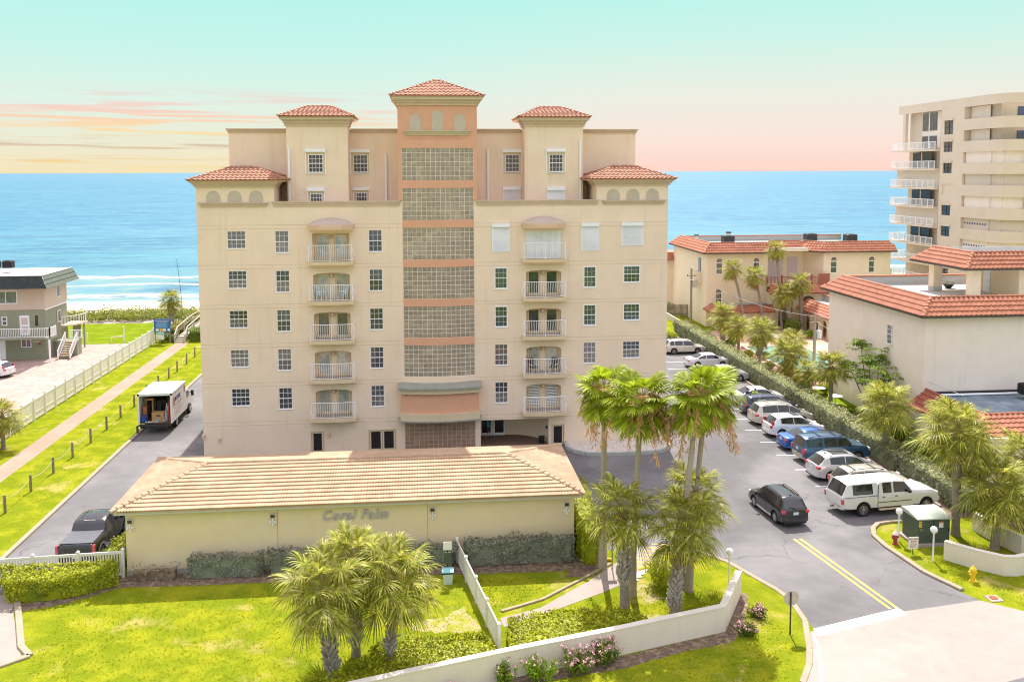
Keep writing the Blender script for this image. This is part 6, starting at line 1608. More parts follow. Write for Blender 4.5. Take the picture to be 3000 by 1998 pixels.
# the load
def load(name, label, cat, fn, m):
    o = MB(); fn(o); o = o.build(name, m); return tag(o, label, cat, 'things loaded in the moving truck')
zf = Z0+.081
t_ = thing('cardboard_box', 'large brown cardboard box with blue label in the open moving truck', 'box', (-22.45, 6.95, zf), 0, 'things loaded in the moving truck')
mb = MB(); mb.box(-22.95, 6.72, zf, -22.0, 7.3, zf+.78); b_ = mb.build('carton', card_m, t_); mb = MB(); mb.box(-22.55, 6.712, zf+.12, -22.33, 6.719, zf+.28); mb.build('label', mat('cyan_label', (.05, .45, .65), .5, .05, 3), b_)
mb = MB(); mb.prism([(-22.45+.17*math.cos(i*.524), zf+.52+.07*math.sin(i*.524)) for i in range(12)], 'y', 6.712, 6.719); mb.build('oval_print', mat('dark_print', (.08, .05, .03), .7, .1, 4), b_)
load('wooden_panel', 'reddish wooden panel standing upright inside the moving truck', 'panel', lambda o: o.box(-23.72, 7.0, zf, -23.42, 7.35, zf+1.25), mat('red_wood', (.36, .13, .06), .7, .15, 4))
load('table_frame', 'tan upturned wooden table frame inside the moving truck', 'table', lambda o: (o.box(-23.66, 7.4, zf+1.62, -23.0, 7.8, zf+1.74), o.box(-23.1, 7.42, zf, -23.01, 7.5, zf+1.62), o.box(-23.6, 7.42, zf, -23.52, 7.5, zf+1.62)), mat('tan_wood', (.42, .25, .10), .7, .15, 4))
load('step_ladder', 'red stepladder leaning at the side of the moving truck load', 'ladder', lambda o: (o.bar((-21.75, 6.8, zf), (-21.62, 7.1, zf+1.75), .09), o.bar((-21.6, 6.8, zf), (-21.5, 7.1, zf+1.75), .06), *[o.bar((-21.74, 6.82+.05*k, zf+.3*k+.2), (-21.58, 6.82+.05*k, zf+.3*k+.2), .05) for k in range(5)]), mat('red_ladder', (.45, .05, .04), .5, .1, 4))
load('folded_boards', 'pale blue and white folded boards beside the stepladder in the truck', 'boards', lambda o: (o.bar((-21.95, 6.8, zf), (-21.85, 7.2, zf+1.4), .05, .3), o.bar((-21.85, 6.85, zf), (-21.78, 7.2, zf+1.2), .04, .3)), mat('pale_blue_board', (.45, .55, .62), .6, .1, 4))
load('blue_sack', 'dark blue sack slumped in the corner of the truck floor', 'sack', lambda o: o.lathe([(.22, 0), (.26, .2), (.2, .45), (.08, .6), (0, .62)], (-23.6, 6.9, zf), 10), mat('blue_cloth', (.03, .07, .32), .9, .2, 5))
load('moving_blankets', 'heap of dark moving blankets and furniture at the back of the truck', 'blankets', lambda o: [o.bbox(-23.8+i*.42, 7.9+random.random()*.5, zf, -23.42+i*.42, 9.6, zf+random.uniform(1.1, 2.0), .06) for i in range(5)], mat('dark_blankets', (.05, .04, .045), .95, .4, 4, isl=.5, col2=(.10, .06, .05), c2s=2))
load('loose_parcels', 'row of small white and blue parcels on the truck tail', 'parcels', lambda o: [o.bbox(-23.45+i*.2, 6.66, zf, -23.3+i*.2, 6.74, zf+.09, .01) for i in range(5)], mat('parcel_white', (.55, .58, .68), .6, .2, 8, isl=.3))
# ------------------------------------------------------------------ palms
def frond_mesh(pitch, kind, seed, dead=False):
    rnd = random.Random(seed); mb = MB(); p = R(pitch)
    sab = kind == 'sabal'
    pl_ = (.95 if sab else 1.0)*rnd.uniform(.85, 1.12); n = 30 if sab else 26; Lr = (1.02 if sab else 1.0)*rnd.uniform(.9, 1.08)
    # petiole arcs over under its own weight
    pts = []; pos = Vector((0, 0, 0)); a = p; k = 6
    for i in range(k+1):
        pts.append(pos.copy()); pos = pos+Vector((math.cos(a), 0, math.sin(a)))*(pl_/k); a -= R((4.5 if sab else 4.5)*(.4+math.cos(a)*.6))
    mb.tube(pts, [.028*(1-.45*i/k) for i in range(k+1)], 4, mi=1)
    c = pts[-1]; fx = Vector((math.cos(a), 0, math.sin(a))); fy = Vector((0, 1, 0)); fz = fx.cross(fy)*-1
    if fz.z < 0: fz = -fz
    span = R(128 if sab else 118); split = (.42 if sab else .6); droop = (.34 if sab else .30)
    for i in range(n):
        th = -span+2*span*(i+.5)/n; half = span/n*.97
        cup = .10*math.cos(th*1.0) if sab else .05
        ln = Lr*(.72+.28*math.cos(th*.62))*rnd.uniform(.9, 1.06)
        base = c+fx*(.30*max(0, math.cos(th)) if sab else .06)-Vector((0, 0, .10*max(0, math.cos(th)) if sab else 0))
        d = fx*math.cos(th)+fy*math.sin(th)+fz*(.22-.30*abs(math.sin(th)) if sab else .10*math.cos(th*2))
        d.normalize(); side = (d.cross(fz)).normalized()
        zz = (.02 if i % 2 else -.02)
        st = [0, split, .62, .84, 1.0] if sab else [0, split, .78, .92, 1.0]
        wd = [.012, ln*split*math.tan(half), ln*split*math.tan(half)*(.72 if sab else .8), ln*split*math.tan(half)*.42, .004]
        P = []; tw = rnd.uniform(-.12, .12)
        for q, w in zip(st, wd):
            e = max(0, q-split*.5); dr = droop*ln*e**2.1*1.25*(1+.5*rnd.random()*.3)
            ctr = base+d*(ln*q*(1-.12*e))+fz*(zz*q)+side*(tw*e*ln*.5)-Vector((0, 0, dr))
            P += [ctr-side*w, ctr+side*w]
        mb.add(P, [(2*j, 2*j+1, 2*j+3, 2*j+2) for j in range(len(st)-1)], 0)
    lm = palm_dead if dead else (palm_s if sab else palm_w)
    return mb.mesh('frond', [lm, mat('petiole', (.26, .24, .06), .6, .15, 3)], fix=False)
FR = {}
for kd in ('sabal', 'fan'):
    for pt in (78, 58, 38, 18, -2, -22, -42):
        for s in range(2): FR[(kd, pt, s)] = frond_mesh(pt, kd, hash((kd, pt, s)) % 9999 if False else int(pt+100)*7+s*31+(5 if kd == 'fan' else 0))
for s in range(2): FR[('sabal', 'd', s)] = frond_mesh(-58, 'sabal', 900+s, True)
bt = MB(); bt.add([(-.055, 0, 0), (.055, 0, 0), (.05, -.05, .16), (-.05, -.05, .16), (.032, -.15, .40), (-.032, -.15, .40), (-.05, .03, .16), (.05, .03, .16), (.03, -.11, .41), (-.03, -.11, .41)],
  [(0, 1, 2, 3), (3, 2, 4, 5), (6, 7, 1, 0), (9, 8, 7, 6), (5, 4, 8, 9), (1, 7, 2), (0, 3, 6), (2, 7, 8, 4), (3, 5, 9, 6)]); btm = bt.mesh('boot', boot_m)
def palm(name, label, base, crown, kind='sabal', s=1., r=.19, boots=None, group=None, n=None, dead=5, fibre=True, flowers=0, bare=None, seed=0):
    rnd = random.Random(seed*13+7); root = thing(name, label, 'palm tree', (base[0], base[1], 0), 0, group)
    b = Vector((0, 0, -.05)); c = Vector((crown[0]-base[0], crown[1]-base[1], crown[2])); H = c.z
    def axis(t):                       # leaning, slightly curved stem
        return Vector((c.x*(t*t*.4+t*.6), c.y*(t*t*.4+t*.6), b.z+(H-b.z)*t))
    m = 18; P = [axis(i/m) for i in range(m+1)]
    if kind == 'sabal': rad = [r*(1.25 if i == 0 else 1.08 if i == 1 else 1.0+.05*math.sin(i*2.1+seed)) for i in range(m+1)]
    else: rad = [r*(1.55-.55*min(1, i/4)) if i < 4 else r*(1.0-.22*i/m+.02*math.sin(i*3)) for i in range(m+1)]
    mb = MB(); mb.tube(P, rad, 12); tr = mb.build('trunk', trunk_s if kind == 'sabal' else trunk_w, root, smooth=50, local=True)
    if fibre:
        mb = MB(); t0 = 1-.75*s/H; mb.tube([axis(t0), axis(t0+(1-t0)*.3), axis(t0+(1-t0)*.7), axis(1)], [r*1.05, r*1.55, r*1.6, r*.8], 10); mb.build('crown_base', fibre_m, root, smooth=50, local=True)
    if boots:
        z0, z1, outw = boots; row = 0; z = z0
        while z < z1:
            for k in range(7):
                an = 2*math.pi*(k+.5*(row % 2))/7+rnd.uniform(-.12, .12); t = (z-b.z)/(H-b.z); a = axis(t)
                f = outw*(1.0 if z < z1-.5 else 1.25)
                M = Matrix.Translation(a+Vector((math.cos(an), math.sin(an), 0))*r*.93) @ Matrix.Rotation(an+math.pi/2, 4, 'Z') @ Matrix.Rotation(rnd.uniform(-.1, .16)*f, 4, 'X') @ Matrix.Rotation(rnd.choice((-1, 1))*rnd.uniform(.25, .5), 4, 'Y') @ Matrix.Diagonal((1.1*r/.19, 1, rnd.uniform(.75, 1.1), 1))
                put('boot', btm, tr, matrix=M)
            z += .135; row += 1
    n = n or (44 if kind == 'sabal' else 38)
    ga = 2.39996
    for i in range(n):
        t = (i+.5)/n
        el = 84-106*t**.9 if kind == 'sabal' else 82-122*t**.9
        pt = min((78, 58, 38, 18, -2, -22, -42), key=lambda q: abs(q-el)); me = FR[(kind, pt, i % 2)]
        sc = s*rnd.uniform(.88, 1.1)*(.72 if i < 4 else 1)
        M = Matrix.Translation(c+Vector((0, 0, .12-.42*t*s))) @ Matrix.Rotation(i*ga+rnd.uniform(-.2, .2), 4, 'Z') @ Matrix.Rotation(R(rnd.uniform(-9, 9)), 4, 'Y') @ Matrix.Rotation(R(rnd.uniform(-18, 18)), 4, 'X') @ Matrix.Scale(sc, 4)
        put('frond', me, root, matrix=M)
    for i in range(dead if kind == 'sabal' else 0):
        M = Matrix.Translation(c-Vector((0, 0, .3*s))) @ Matrix.Rotation(rnd.uniform(0, 6.28), 4, 'Z') @ Matrix.Scale(s*rnd.uniform(.55, .8), 4); put('dry_frond', FR[('sabal', 'd', i % 2)], root, matrix=M)
    if flowers:
        mb = MB()
        for i in range(flowers):
            an = rnd.uniform(0, 6.28); d = Vector((math.cos(an), math.sin(an), 0)); q = rnd.uniform(1.1, 1.95)*s; drop = rnd.uniform(1.3, 2.9)*s
            arc = [c+d*(q*u)+Vector((0, 0, .15+.35*math.sin(u*3.14)-drop*u*u)) for u in (0, .25, .5, .75, 1)]
            mb.tube(arc, .018, 4, r_end=.006)
            for k in range(230):
                u = rnd.uniform(.3, 1.02); pp = c+d*(q*u)+Vector((0, 0, .15+.35*math.sin(u*3.14)-drop*u*u)); e = Vector((rnd.gauss(0, .15), rnd.gauss(0, .15), -abs(rnd.gauss(.1, .22))))
                w = Vector((rnd.uniform(-.06, .06), rnd.uniform(-.06, .06), .004)); mb.add([pp, pp+e*.6+w, pp+e], [(0, 1, 2)])
        mb.build('flower_stalks', palm_fl, root, fix=False, local=True)
    return root
grpF = 'cabbage palms in the front lawn'
palm('sabal_palm', 'short cabbage palm leaning outwards at the stucco wall end with low sagging crown', (-5.07, -31.15), (-5.45, -31.15, 4.05), r=.21, boots=(.45, 3.0, 1.0), group=grpF, seed=1, n=42, s=1.08)
palm('sabal_palm', 'cabbage palm standing behind its two neighbours under the Coral Palm lettering', (-4.27, -29.13), (-4.3, -29.13, 4.25), r=.19, boots=(.4, 3.2, .8), group=grpF, seed=2, n=42, s=1.08)
palm('sabal_palm', 'cabbage palm with a collar of shaggy boots halfway up its smooth trunk', (-2.79, -30.52), (-2.55, -30.5, 4.1), r=.17, boots=(.85, 1.45, 2.6), group=grpF, seed=3, n=42, s=1.08)
grpC = 'cabbage palms beside the entry walk'
palm('sabal_palm', 'stout cabbage palm with criss-cross boots beside the pale entry walk', (8.24, -26.03), (8.05, -26.0, 4.85), r=.22, boots=(1.1, 3.5, .7), group=grpC, seed=4, n=34)
palm('sabal_palm', 'big cabbage palm with criss-cross boots close behind the low stucco wall corner', (10.3, -27.21), (10.75, -27.2, 4.65), r=.20, boots=(.3, 3.5, .9), group=grpC, seed=5, s=1.08, n=40)
palm('sabal_palm', 'darker cabbage palm behind the others at the lamp post end of the lawn', (11.7, -24.0), (12.3, -24.0, 4.75), r=.19, boots=(1.8, 3.6, .8), group=grpC, seed=6, s=1.0, n=32)
grpW = 'tall fan palms in front of the apartment block'
palm('fan_palm', 'tall fan palm nearest the garage wing with brown hanging flower stalks', (8.03, -21.75), (8.1, -21.75, 9.5), 'fan', s=1.0, r=.17, group=grpW, seed=7, flowers=11)
palm('fan_palm', 'tall fan palm with open green crown and thick tan flower clusters', (8.85, -24.95), (9.25, -24.9, 9.75), 'fan', s=1.0, r=.16, group=grpW, seed=8, flowers=14)
palm('fan_palm', 'tall leaning fan palm sharing a dense double crown, thicker trunk', (10.55, -26.9), (11.6, -26.5, 10.3), 'fan', s=1.0, r=.16, group=grpW, seed=9, flowers=10)
palm('fan_palm', 'tall leaning fan palm sharing a dense double crown, thinner trunk', (11.75, -24.8), (12.65, -24.5, 9.95), 'fan', s=1.05, r=.15, group=grpW, seed=10, flowers=14)
grpR = 'cabbage palms along the hedge'
RP = [((34.65, 37.5), (34.8, 37.4, 3.7), 1.1, .24, 'cabbage palm at the seaward end of the hedge beside the utility pole', 1),
 ((34.5, 25.25), (34.75, 25.25, 3.8), 1.1, .22, 'cabbage palm by the pool corner with a pale open crown', 1),
 ((34.2, 16.6), (34.1, 16.6, 3.05), 1.2, .27, 'squat cabbage palm with thick shaggy trunk beside the pool', 1),
 ((33.97, 7.09), (33.95, 7.1, 4.0), 1.0, .17, 'smooth-trunked cabbage palm by the strip of bright lawn', 0),
 ((33.3, 10.2), (33.3, 10.2, 2.9), .72, .13, 'small cabbage palm beside the garden gate', 0),
 ((31.35, -6.93), (31.5, -6.9, 4.2), 1.15, .20, 'cabbage palm rising from the hedge opposite the champagne SUV', 0),
 ((28.95, -19.64), (28.9, -19.6, 6.2), 1.25, .23, 'tall cabbage palm with a forked boot collar beside the green transformer', 0),
 ((30.0, -21.66), (30.1, -21.6, 3.6), 1.25, .24, 'low wide cabbage palm inside the curved stucco wall', 0),
 ((33.2, -13.5), (33.4, -13.5, 3.2), 1.0, .18, 'low cabbage palm behind the hedge near the dark tile eaves', 0),
 ((34.6, -.6), (34.6, -.6, 3.0), .95, .17, 'cabbage palm at the dark picket fence', 0),
 ((34.2, -9.8), (34.4, -9.8, 3.6), 1.1, .18, 'cabbage palm leaning over the low wing eaves', 0),
 ((36.4, 21.0), (36.4, 21.0, 3.4), .95, .17, 'cabbage palm at the near pool corner', 0),
 ((34.5, 31.6), (34.5, 31.6, 3.3), .95, .17, 'cabbage palm midway along the pool edge', 0),
 ((34.4, -17.5), (34.6, -17.5, 3.6), 1.1, .19, 'cabbage palm in the planting behind the curved wall', 0)]
for i, (b, c, s, r, lb, bo) in enumerate(RP): palm('sabal_palm', lb, b, c, s=s, r=r, group=grpR, seed=20+i, boots=(.5, c[2]-.7, .9) if bo else None, n=42)
for i, (b, c, s, lb) in enumerate((((40.7, 46.2), (38.7, 46.0, 8.3), .9, 'slim palm in front of the plain cream wall of the Spanish building'), ((43.2, 46.2), (41.7, 46.0, 7.3), 1.0, 'slim curved palm with full skirt near the recessed terrace'), ((45.6, 46.2), (44.5, 46.0, 10.7), .85, 'tallest slim palm rising above the Spanish building eaves'), ((46.4, 45.0), (45.3, 45, 5.2), 1.0, 'bushy palm in the arcade corner'), ((48.0, 45.3), (47.5, 45.3, 6.3), 1.05, 'thick palm with brown skirt beside the arches'))):
    palm('sabal_palm', lb, b, c, s=s, r=.17 if i < 3 else .3, group='palms in the Spanish courtyard', seed=40+i, n=34, dead=10)
palm('sabal_palm', 'small palm against the white vinyl fence beside the beach path', (-32.9, 3.4), (-32.9, 3.4, 2.6), s=.95, r=.16, seed=50, n=36)
palm('sabal_palm', 'shaggy palm beside the blue beach sign', (-34.77, 57.0), (-34.7, 57, 3.9), s=1.0, r=.28, boots=(.3, 3.2, .9), seed=51, n=40)
# ------------------------------------------------------------------ fences, walls, street furniture
def post_cap(mb, x, y, z, w=.07): mb.add([(x-w, y-w, z), (x+w, y-w, z), (x+w, y+w, z), (x-w, y+w, z), (x, y, z+w*1.2)], [(0, 1, 4), (1, 2, 4), (2, 3, 4), (3, 0, 4)])
vf = thing('vinyl_fence', 'long white vinyl privacy fence stepping beside the beach path', 'fence', (-33.85, 20, 0))
y = -14.0; k = 0; pm_, cm_ = None, None
vin = mat('white_vinyl', (.76, .74, .70), .5, .05, 2)
while y < 46:
    mb = MB(); mb.box(-33.92, y-.07, 0, -33.78, y+.07, 1.95); post_cap(mb, -33.85, y, 1.95, .09); mb.build('fence_post', vin, vf)
    ye = min(y+2.3, 46)
    for za, zb in ((.12, .26), (.62, .72), (1.68, 1.8)): mb = MB(); mb.box(-33.88, y+.07, za, -33.82, ye-.07, zb); mb.build('rail', vin, vf)
    for j in range(7):
        a = y+.07+j*(ye-y-.14)/7; mb = MB(); mb.box(-33.865, a+.006, .261, -33.835, a+(ye-y-.14)/7-.006, 1.679); mb.build('board', vin, vf)
    y += 2.3
vf2 = thing('vinyl_fence', 'white vinyl fence continuing past the shaggy palm towards the dune', 'fence', (-33.4, 54, 0))
for j in range(6):
    y = 47.5+j*2.3; x = -33.6+j*.12
    mb = MB(); mb.box(x-.07, y-.07, 0, x+.07, y+.07, 1.6); post_cap(mb, x, y, 1.6, .09); mb.build('fence_post', vin, vf2)
    if j < 5: mb = MB(); mb.bar((x, y+.07, .75), (x+.12, y+2.23, .75), .04, 1.2); mb.build('panel', vin, vf2)
# rope fence
rf = thing('rope_fence', 'row of weathered posts strung with sagging rope beside the lane', 'fence', (-26.9, 10, 0))
py = [-17.6, -13.9, -10.21, -6.45, -2.77, .69, 4.37, 7.98, 11.48, 15.16, 18.9, 22.7, 26.37, 29.5, 33.4, 37.0, 40.6]
for i, y in enumerate(py):
    mb = MB(); dx = random.uniform(-.02, .02); mb.lathe([(.085, 0), (.085, 1.08), (.075, 1.12), (0, 1.12)], (-26.9+dx, y, 0), 9); mb.build('fence_post', wood, rf, smooth=40)
    if i < len(py)-1:
        y2 = py[i+1]; mb = MB(); mb.tube([(-26.9, y+(y2-y)*t/8, .93-.26*(1-((t-4)/4)**2)) for t in range(9)], .02, 5); mb.build('rope', rope_m, rf, smooth=60)
# slatted white fence by the black pickup
def slat_fence(name, label, a, b, h=1.4, n=3, gap=.13, solid=False):
    t = thing(name, label, 'fence', ((a[0]+b[0])/2, (a[1]+b[1])/2, 0)); A, B = Vector((*a, 0)), Vector((*b, 0)); d = B-A; u = d.normalized(); up = Vector((0, 0, 1))
    for i in range(n+1):
        p = A+d*(i/n); mb = MB(); mb.box(p.x-.07, p.y-.07, 0, p.x+.07, p.y+.07, h+.08); post_cap(mb, p.x, p.y, h+.08, .09); mb.build('fence_post', vin, t)
        if i < n:
            q = A+d*((i+1)/n); p1, q1 = p+u*.07, q-u*.07
            for zr in (h-.08, .18): mb = MB(); mb.bar(p1+up*zr, q1+up*zr, .06, .14); mb.build('rail', vin, t)
            k = int((q1-p1).length/gap)
            for j in range(k):
                s = p1+(q1-p1)*((j+.5)/k); mb = MB(); mb.bar(s+up*.25, s+up*(h-.15), .06 if not solid else gap-.01, .03) if abs(u.x) > .7 else mb.bar(s+up*.25, s+up*(h-.15), .03, .06 if not solid else gap-.01); mb.build('slat', vin, t)
    return t
slat_fence('slatted_fence', 'white slatted fence joining the corner of the garage wing', (-16.75, -20.2), (-25.4, -20.75), 1.42, 4)
slat_fence('panel_fence', 'white panel fence running down the lawn from the garage wing', (.45, -20.25), (1.9, -29.6), 1.25, 4, .15, True)
# low stucco walls
def wall_run(name, label, pts, h, t, m, cap=None):
    o = thing(name, label, 'wall', (pts[0][0], pts[0][1], 0)); V = [Vector((*p, 0)) for p in pts]
    L1, L2 = [], []
    for i, p in enumerate(V):
        d0 = (V[i]-V[i-1]).normalized() if i else None; d1 = (V[i+1]-V[i]).normalized() if i < len(V)-1 else None
        d = ((d0 or d1)+(d1 or d0)).normalized(); n_ = Vector((-d.y, d.x, 0)); k = 1/max(.5, n_.dot(Vector((-(d1 or d0).y, (d1 or d0).x, 0)))); L1.append(p+n_*t/2*k); L2.append(p-n_*t/2*k)
    mb = MB(); P = []; up = Vector((0, 0, h))
    for a, b in zip(L1, L2): P += [a, a+up, b+up, b]
    F_ = [(4*i+a, 4*i+4+a, 4*i+4+b, 4*i+b) for i in range(len(V)-1) for a, b in ((0, 1), (1, 2), (2, 3), (3, 0))]+[(0, 1, 2, 3), tuple(4*(len(V)-1)+k for k in (3, 2, 1, 0))]
    mb.add(P, F_); mb.build('wall_body', m, o)
    if cap:
        mb = MB(); P = []
        for a, b in zip(L1, L2):
            c = (a+b)/2; P += [c+(a-c)*1.12+up*1.001, c+(a-c)*1.12+up*1.001+Vector((0, 0, .05)), c+(b-c)*1.12+up*1.001+Vector((0, 0, .05)), c+(b-c)*1.12+up*1.001]
        mb.add(P, F_); mb.build('coping', cap, o)
    return o
cap_w = mat('bright_coping', (.74, .69, .60), .85, .05, 2)
wall_run('garden_wall', 'long low cream stucco wall bending up at the lamp post', [(-9.5, -35.0), (-2, -32.7), (2.3, -31.45), (6.9, -30.25), (10, -29.35), (12.15, -28.75), (14.1, -25.35)], 1.15, .28, wall_white, cap_w)
wall_run('garden_wall', 'low cream stucco wall curving round the wide palm beside the hydrant', [(26.5, -22.6), (27.5, -23.9), (28.4, -24.75), (29.0, -24.85), (31.5, -24.2), (36, -22.6)], .98, .26, wall_white, cap_w)
wall_run('garden_wall', 'inner cream stucco wall behind the wide palm with purple flowers', [(30.5, -19.0), (30.6, -20.9), (31.0, -22.5), (33, -23.2)], 1.0, .25, wall_white, cap_w)
wall_run('boundary_wall', 'thin pale boundary wall between hedge and pool terrace', [(33.3, 60), (33.1, 30), (32.9, 10.5), (32.85, -6), (32.8, -14)], .8, .2, mat('boundary_stucco', (.60, .52, .42), .9, .08, 2), None)
# lamp posts with white globes
for i, (x, y, lb) in enumerate(((25.74, -22.78, 'white globe lamp on white post in front of the green transformer'), (25.27, -20.11, 'white globe lamp on white post beside the red hydrant'), (13.98, -24.35, 'white globe lamp on white post at the raised end of the low wall'))):
    t = thing('globe_lamp', lb, 'lamp', (x, y, 0), 0, 'white globe garden lamps')
    mb = MB(); mb.lathe([(.06, 0), (.05, .06), (.045, .1), (.045, 1.48), (.07, 1.5), (.07, 1.53), (0, 1.53)], (x, y, 0), 10); mb.build('post', white, t, smooth=50)
    mb = MB(); mb.lathe([(0.06, 0)]+[(.19*math.sin(math.pi*k/10), .19-.19*math.cos(math.pi*k/10)) for k in range(2, 10)]+[(0, .38)], (x, y, 1.531), 16); mb.build('globe', globe_m, t, smooth=80)
# hydrants
def hydrant(label, x, y, m, cap_m, s=1.0, grp=None):
    t = thing('fire_hydrant', label, 'hydrant', (x, y, 0), R(20), grp)
    mb = MB(); mb.lathe([(.17, 0), (.17, .05), (.11, .06), (.11, .5), (.15, .51), (.15, .55), (.12, .56)], (0, 0, 0), 14); mb.build('barrel', m, t, smooth=40, local=True)
    mb = MB(); mb.lathe([(.165, .561), (.165, .6), (.14, .64), (.09, .72), (.04, .75), (.035, .80), (0, .80)], (0, 0, 0), 14); mb.build('bonnet', cap_m, t, smooth=40, local=True)
    for a in (0, 90, 180):
        d = Vector((math.cos(R(a)), math.sin(R(a)), 0)); mb = MB(); mb.tube([d*.1+Vector((0, 0, .4)), d*.19+Vector((0, 0, .4))], .06 if a != 90 else .075, 8); mb.tube([d*.19+Vector((0, 0, .4)), d*.22+Vector((0, 0, .4))], .075, 6); mb.build('nozzle', m, t, local=True)
    t.scale = (s, s, s); return t
hydrant('bright yellow fire hydrant on the grass below the curved wall', 26.39, -25.3, orange_y, orange_y, 1.05)
hydrant('dark red standpipe hydrant with pale cap beside the transformer', 24.88, -20.49, red_m, wall_white, 1.0)
# transformer
t = thing('transformer_cabinet', 'big dark green electrical transformer box with pale lid and yellow stickers', 'transformer', (26.95, -20.1, 0))
mb = MB(); mb.box(25.75, -21.05, .001, 28.1, -19.1, .14); mb.build('concrete_pad', concrete, t)
mb = MB(); mb.bbox(25.95, -20.85, .141, 27.85, -19.25, 1.5, .03); b_ = mb.build('cabinet', green_box, t)
mb = MB(); mb.prism([(-20.95, 1.5), (-20.95, 1.56), (-19.95, 1.7), (-19.2, 1.7), (-19.2, 1.5)], 'x', 25.88, 27.92); mb.build('lid', green_lid, t)
mb = MB(); mb.box(26.85, -20.856, .2, 26.87, -20.851, 1.45); mb.box(27.75, -20.9, .8, 27.8, -20.851, 1.0); mb.build('door_seam', black, b_)
for k in range(3): mb = MB(); mb.box(26.02, -20.86, 1.05+k*.13, 26.2, -20.851, 1.15+k*.13); mb.build('warning_sticker', mat('yellow_sticker', (.75, .48, .04), .5, .2, 9), b_)
mb = MB(); mb.box(27.2, -20.86, 1.0, 27.45, -20.851, 1.34); mb.build('warning_sticker', sign_white, b_); mb = MB(); mb.box(27.2, -20.866, 1.26, 27.45, -20.861, 1.34); mb.build('warning_sticker', mat('orange_sticker', (.75, .25, .04), .5, .05, 9), b_)
put('lettering', text_mesh('2-1', .16, mat('yellow_sticker', (.75, .48, .04)), .003), b_, Vector((26.1, -20.857, .86))-root_off(b_), FRONT)
# tow-away notice
t = thing('notice_sign', 'small white tow away zone notice on a short stake', 'sign', (25.14, -21.84, 0))
mb = MB(); mb.box(25.12, -21.85, 0, 25.16, -21.83, .85); mb.build('stake', dark_metal, t); mb = MB(); mb.box(24.86, -21.885, .32, 25.42, -21.86, .98); b_ = mb.build('board', sign_white, t)
for tx, sz, z in (('TOW AWAY', .115, .83), ('ZONE', .115, .70)): put('lettering', text_mesh(tx, sz, red_letter, .003, 0, 1, .002, 'CENTER'), b_, Vector((25.14, -21.889, z))-root_off(b_), FRONT)
mb = MB()
for k in range(4): mb.box(24.94, -21.889, .42+k*.06, 25.34-.05*(k % 2), -21.886, .445+k*.06)
mb.build('small_print', red_letter, b_)
# stop sign seen from behind
t = thing('road_sign', 'pale back of an octagonal road sign on a thin post at the driveway edge', 'sign', (15.04, -29.44, 0))
mb = MB(); mb.box(15.01, -29.46, 0, 15.07, -29.42, 1.98); mb.build('post', dark_metal, t)
mb = MB(); mb.prism([(15.08+.36*math.cos(R(22.5+45*k)), 1.7+.36*math.sin(R(22.5+45*k))) for k in range(8)], 'y', -29.415, -29.405); mb.build('plate', mat('sign_back', (.50, .46, .38), .5, .1, 4, metal=.2), t)
# sign on a pole by the walk
t = thing('parking_sign', 'small white sign on a grey pole beside the entry walk', 'sign', (8.5, -21.95, 0))
mb = MB(); mb.box(8.47, -21.97, 0, 8.53, -21.93, 2.3); mb.build('post', pole_m, t); mb = MB(); mb.box(8.12, -21.99, 1.75, 8.62, -21.972, 2.3); mb.build('plate', sign_white, t)
# yellow wheel stops
for x, y, rz, lb in ((7.9, -20.75, -12, 'yellow wheel stop at the end of the entry walk by the garage shrubs'), (10.0, -22.2, 20, 'yellow wheel stop end beside the crossing bars')):
    mb = MB(); mb.bbox(-.8 if rz < 0 else -.2, -.08, 0, .8 if rz < 0 else .2, .08, .13, .03); o = mb.build('wheel_stop', orange_y); o.location = (x, y, .013); o.rotation_euler = (0, 0, R(rz)); tag(o, lb, 'wheel stop')
# bins by the garden bed
t = thing('pet_station', 'pale teal litter bin below a white notice board by the garage shrubs', 'bin', (-.12, -22.62, 0))
mb = MB(); mb.prism([(-.34, 0), (.1, 0), (.14, .62), (-.38, .62)], 'y', -22.83, -22.42); mb.build('bin_body', mat('pale_bin', (.55, .66, .63), .5, .05, 3), t)
mb = MB(); mb.box(-.41, -22.86, .55, .17, -22.39, .62); mb.build('bag_rim', black, t); mb = MB(); mb.prism([(-22.87, .621), (-22.87, .66), (-22.62, .78), (-22.38, .72), (-22.38, .621)], 'x', -.42, .18); mb.build('bin_lid', teal_m, t)
mb = MB(); mb.box(-.15, -22.36, 0, -.09, -22.3, 2.0); mb.build('post', dark_metal, t); mb = MB(); mb.box(-.34, -22.39, 1.62, .1, -22.361, 2.05); mb.build('notice', sign_white, t); mb = MB(); mb.box(-.3, -22.42, .95, .06, -22.361, 1.5); mb.build('dispenser', green_box, t)
# utility cover
t = thing('utility_cover', 'square concrete utility pad with a round rusty lid in the grass', 'cover', (26.25, -27.15, 0)); mb = MB(); mb.bbox(25.95, -27.5, .003, 26.6, -26.85, .04, .01); mb.build('pad', concrete, t); mb = MB(); mb.lathe([(.2, .041), (.2, .055), (0, .055)], (26.27, -27.15, 0), 14); mb.build('lid', mat('rust', (.26, .09, .04), .9, .2, 6), t)
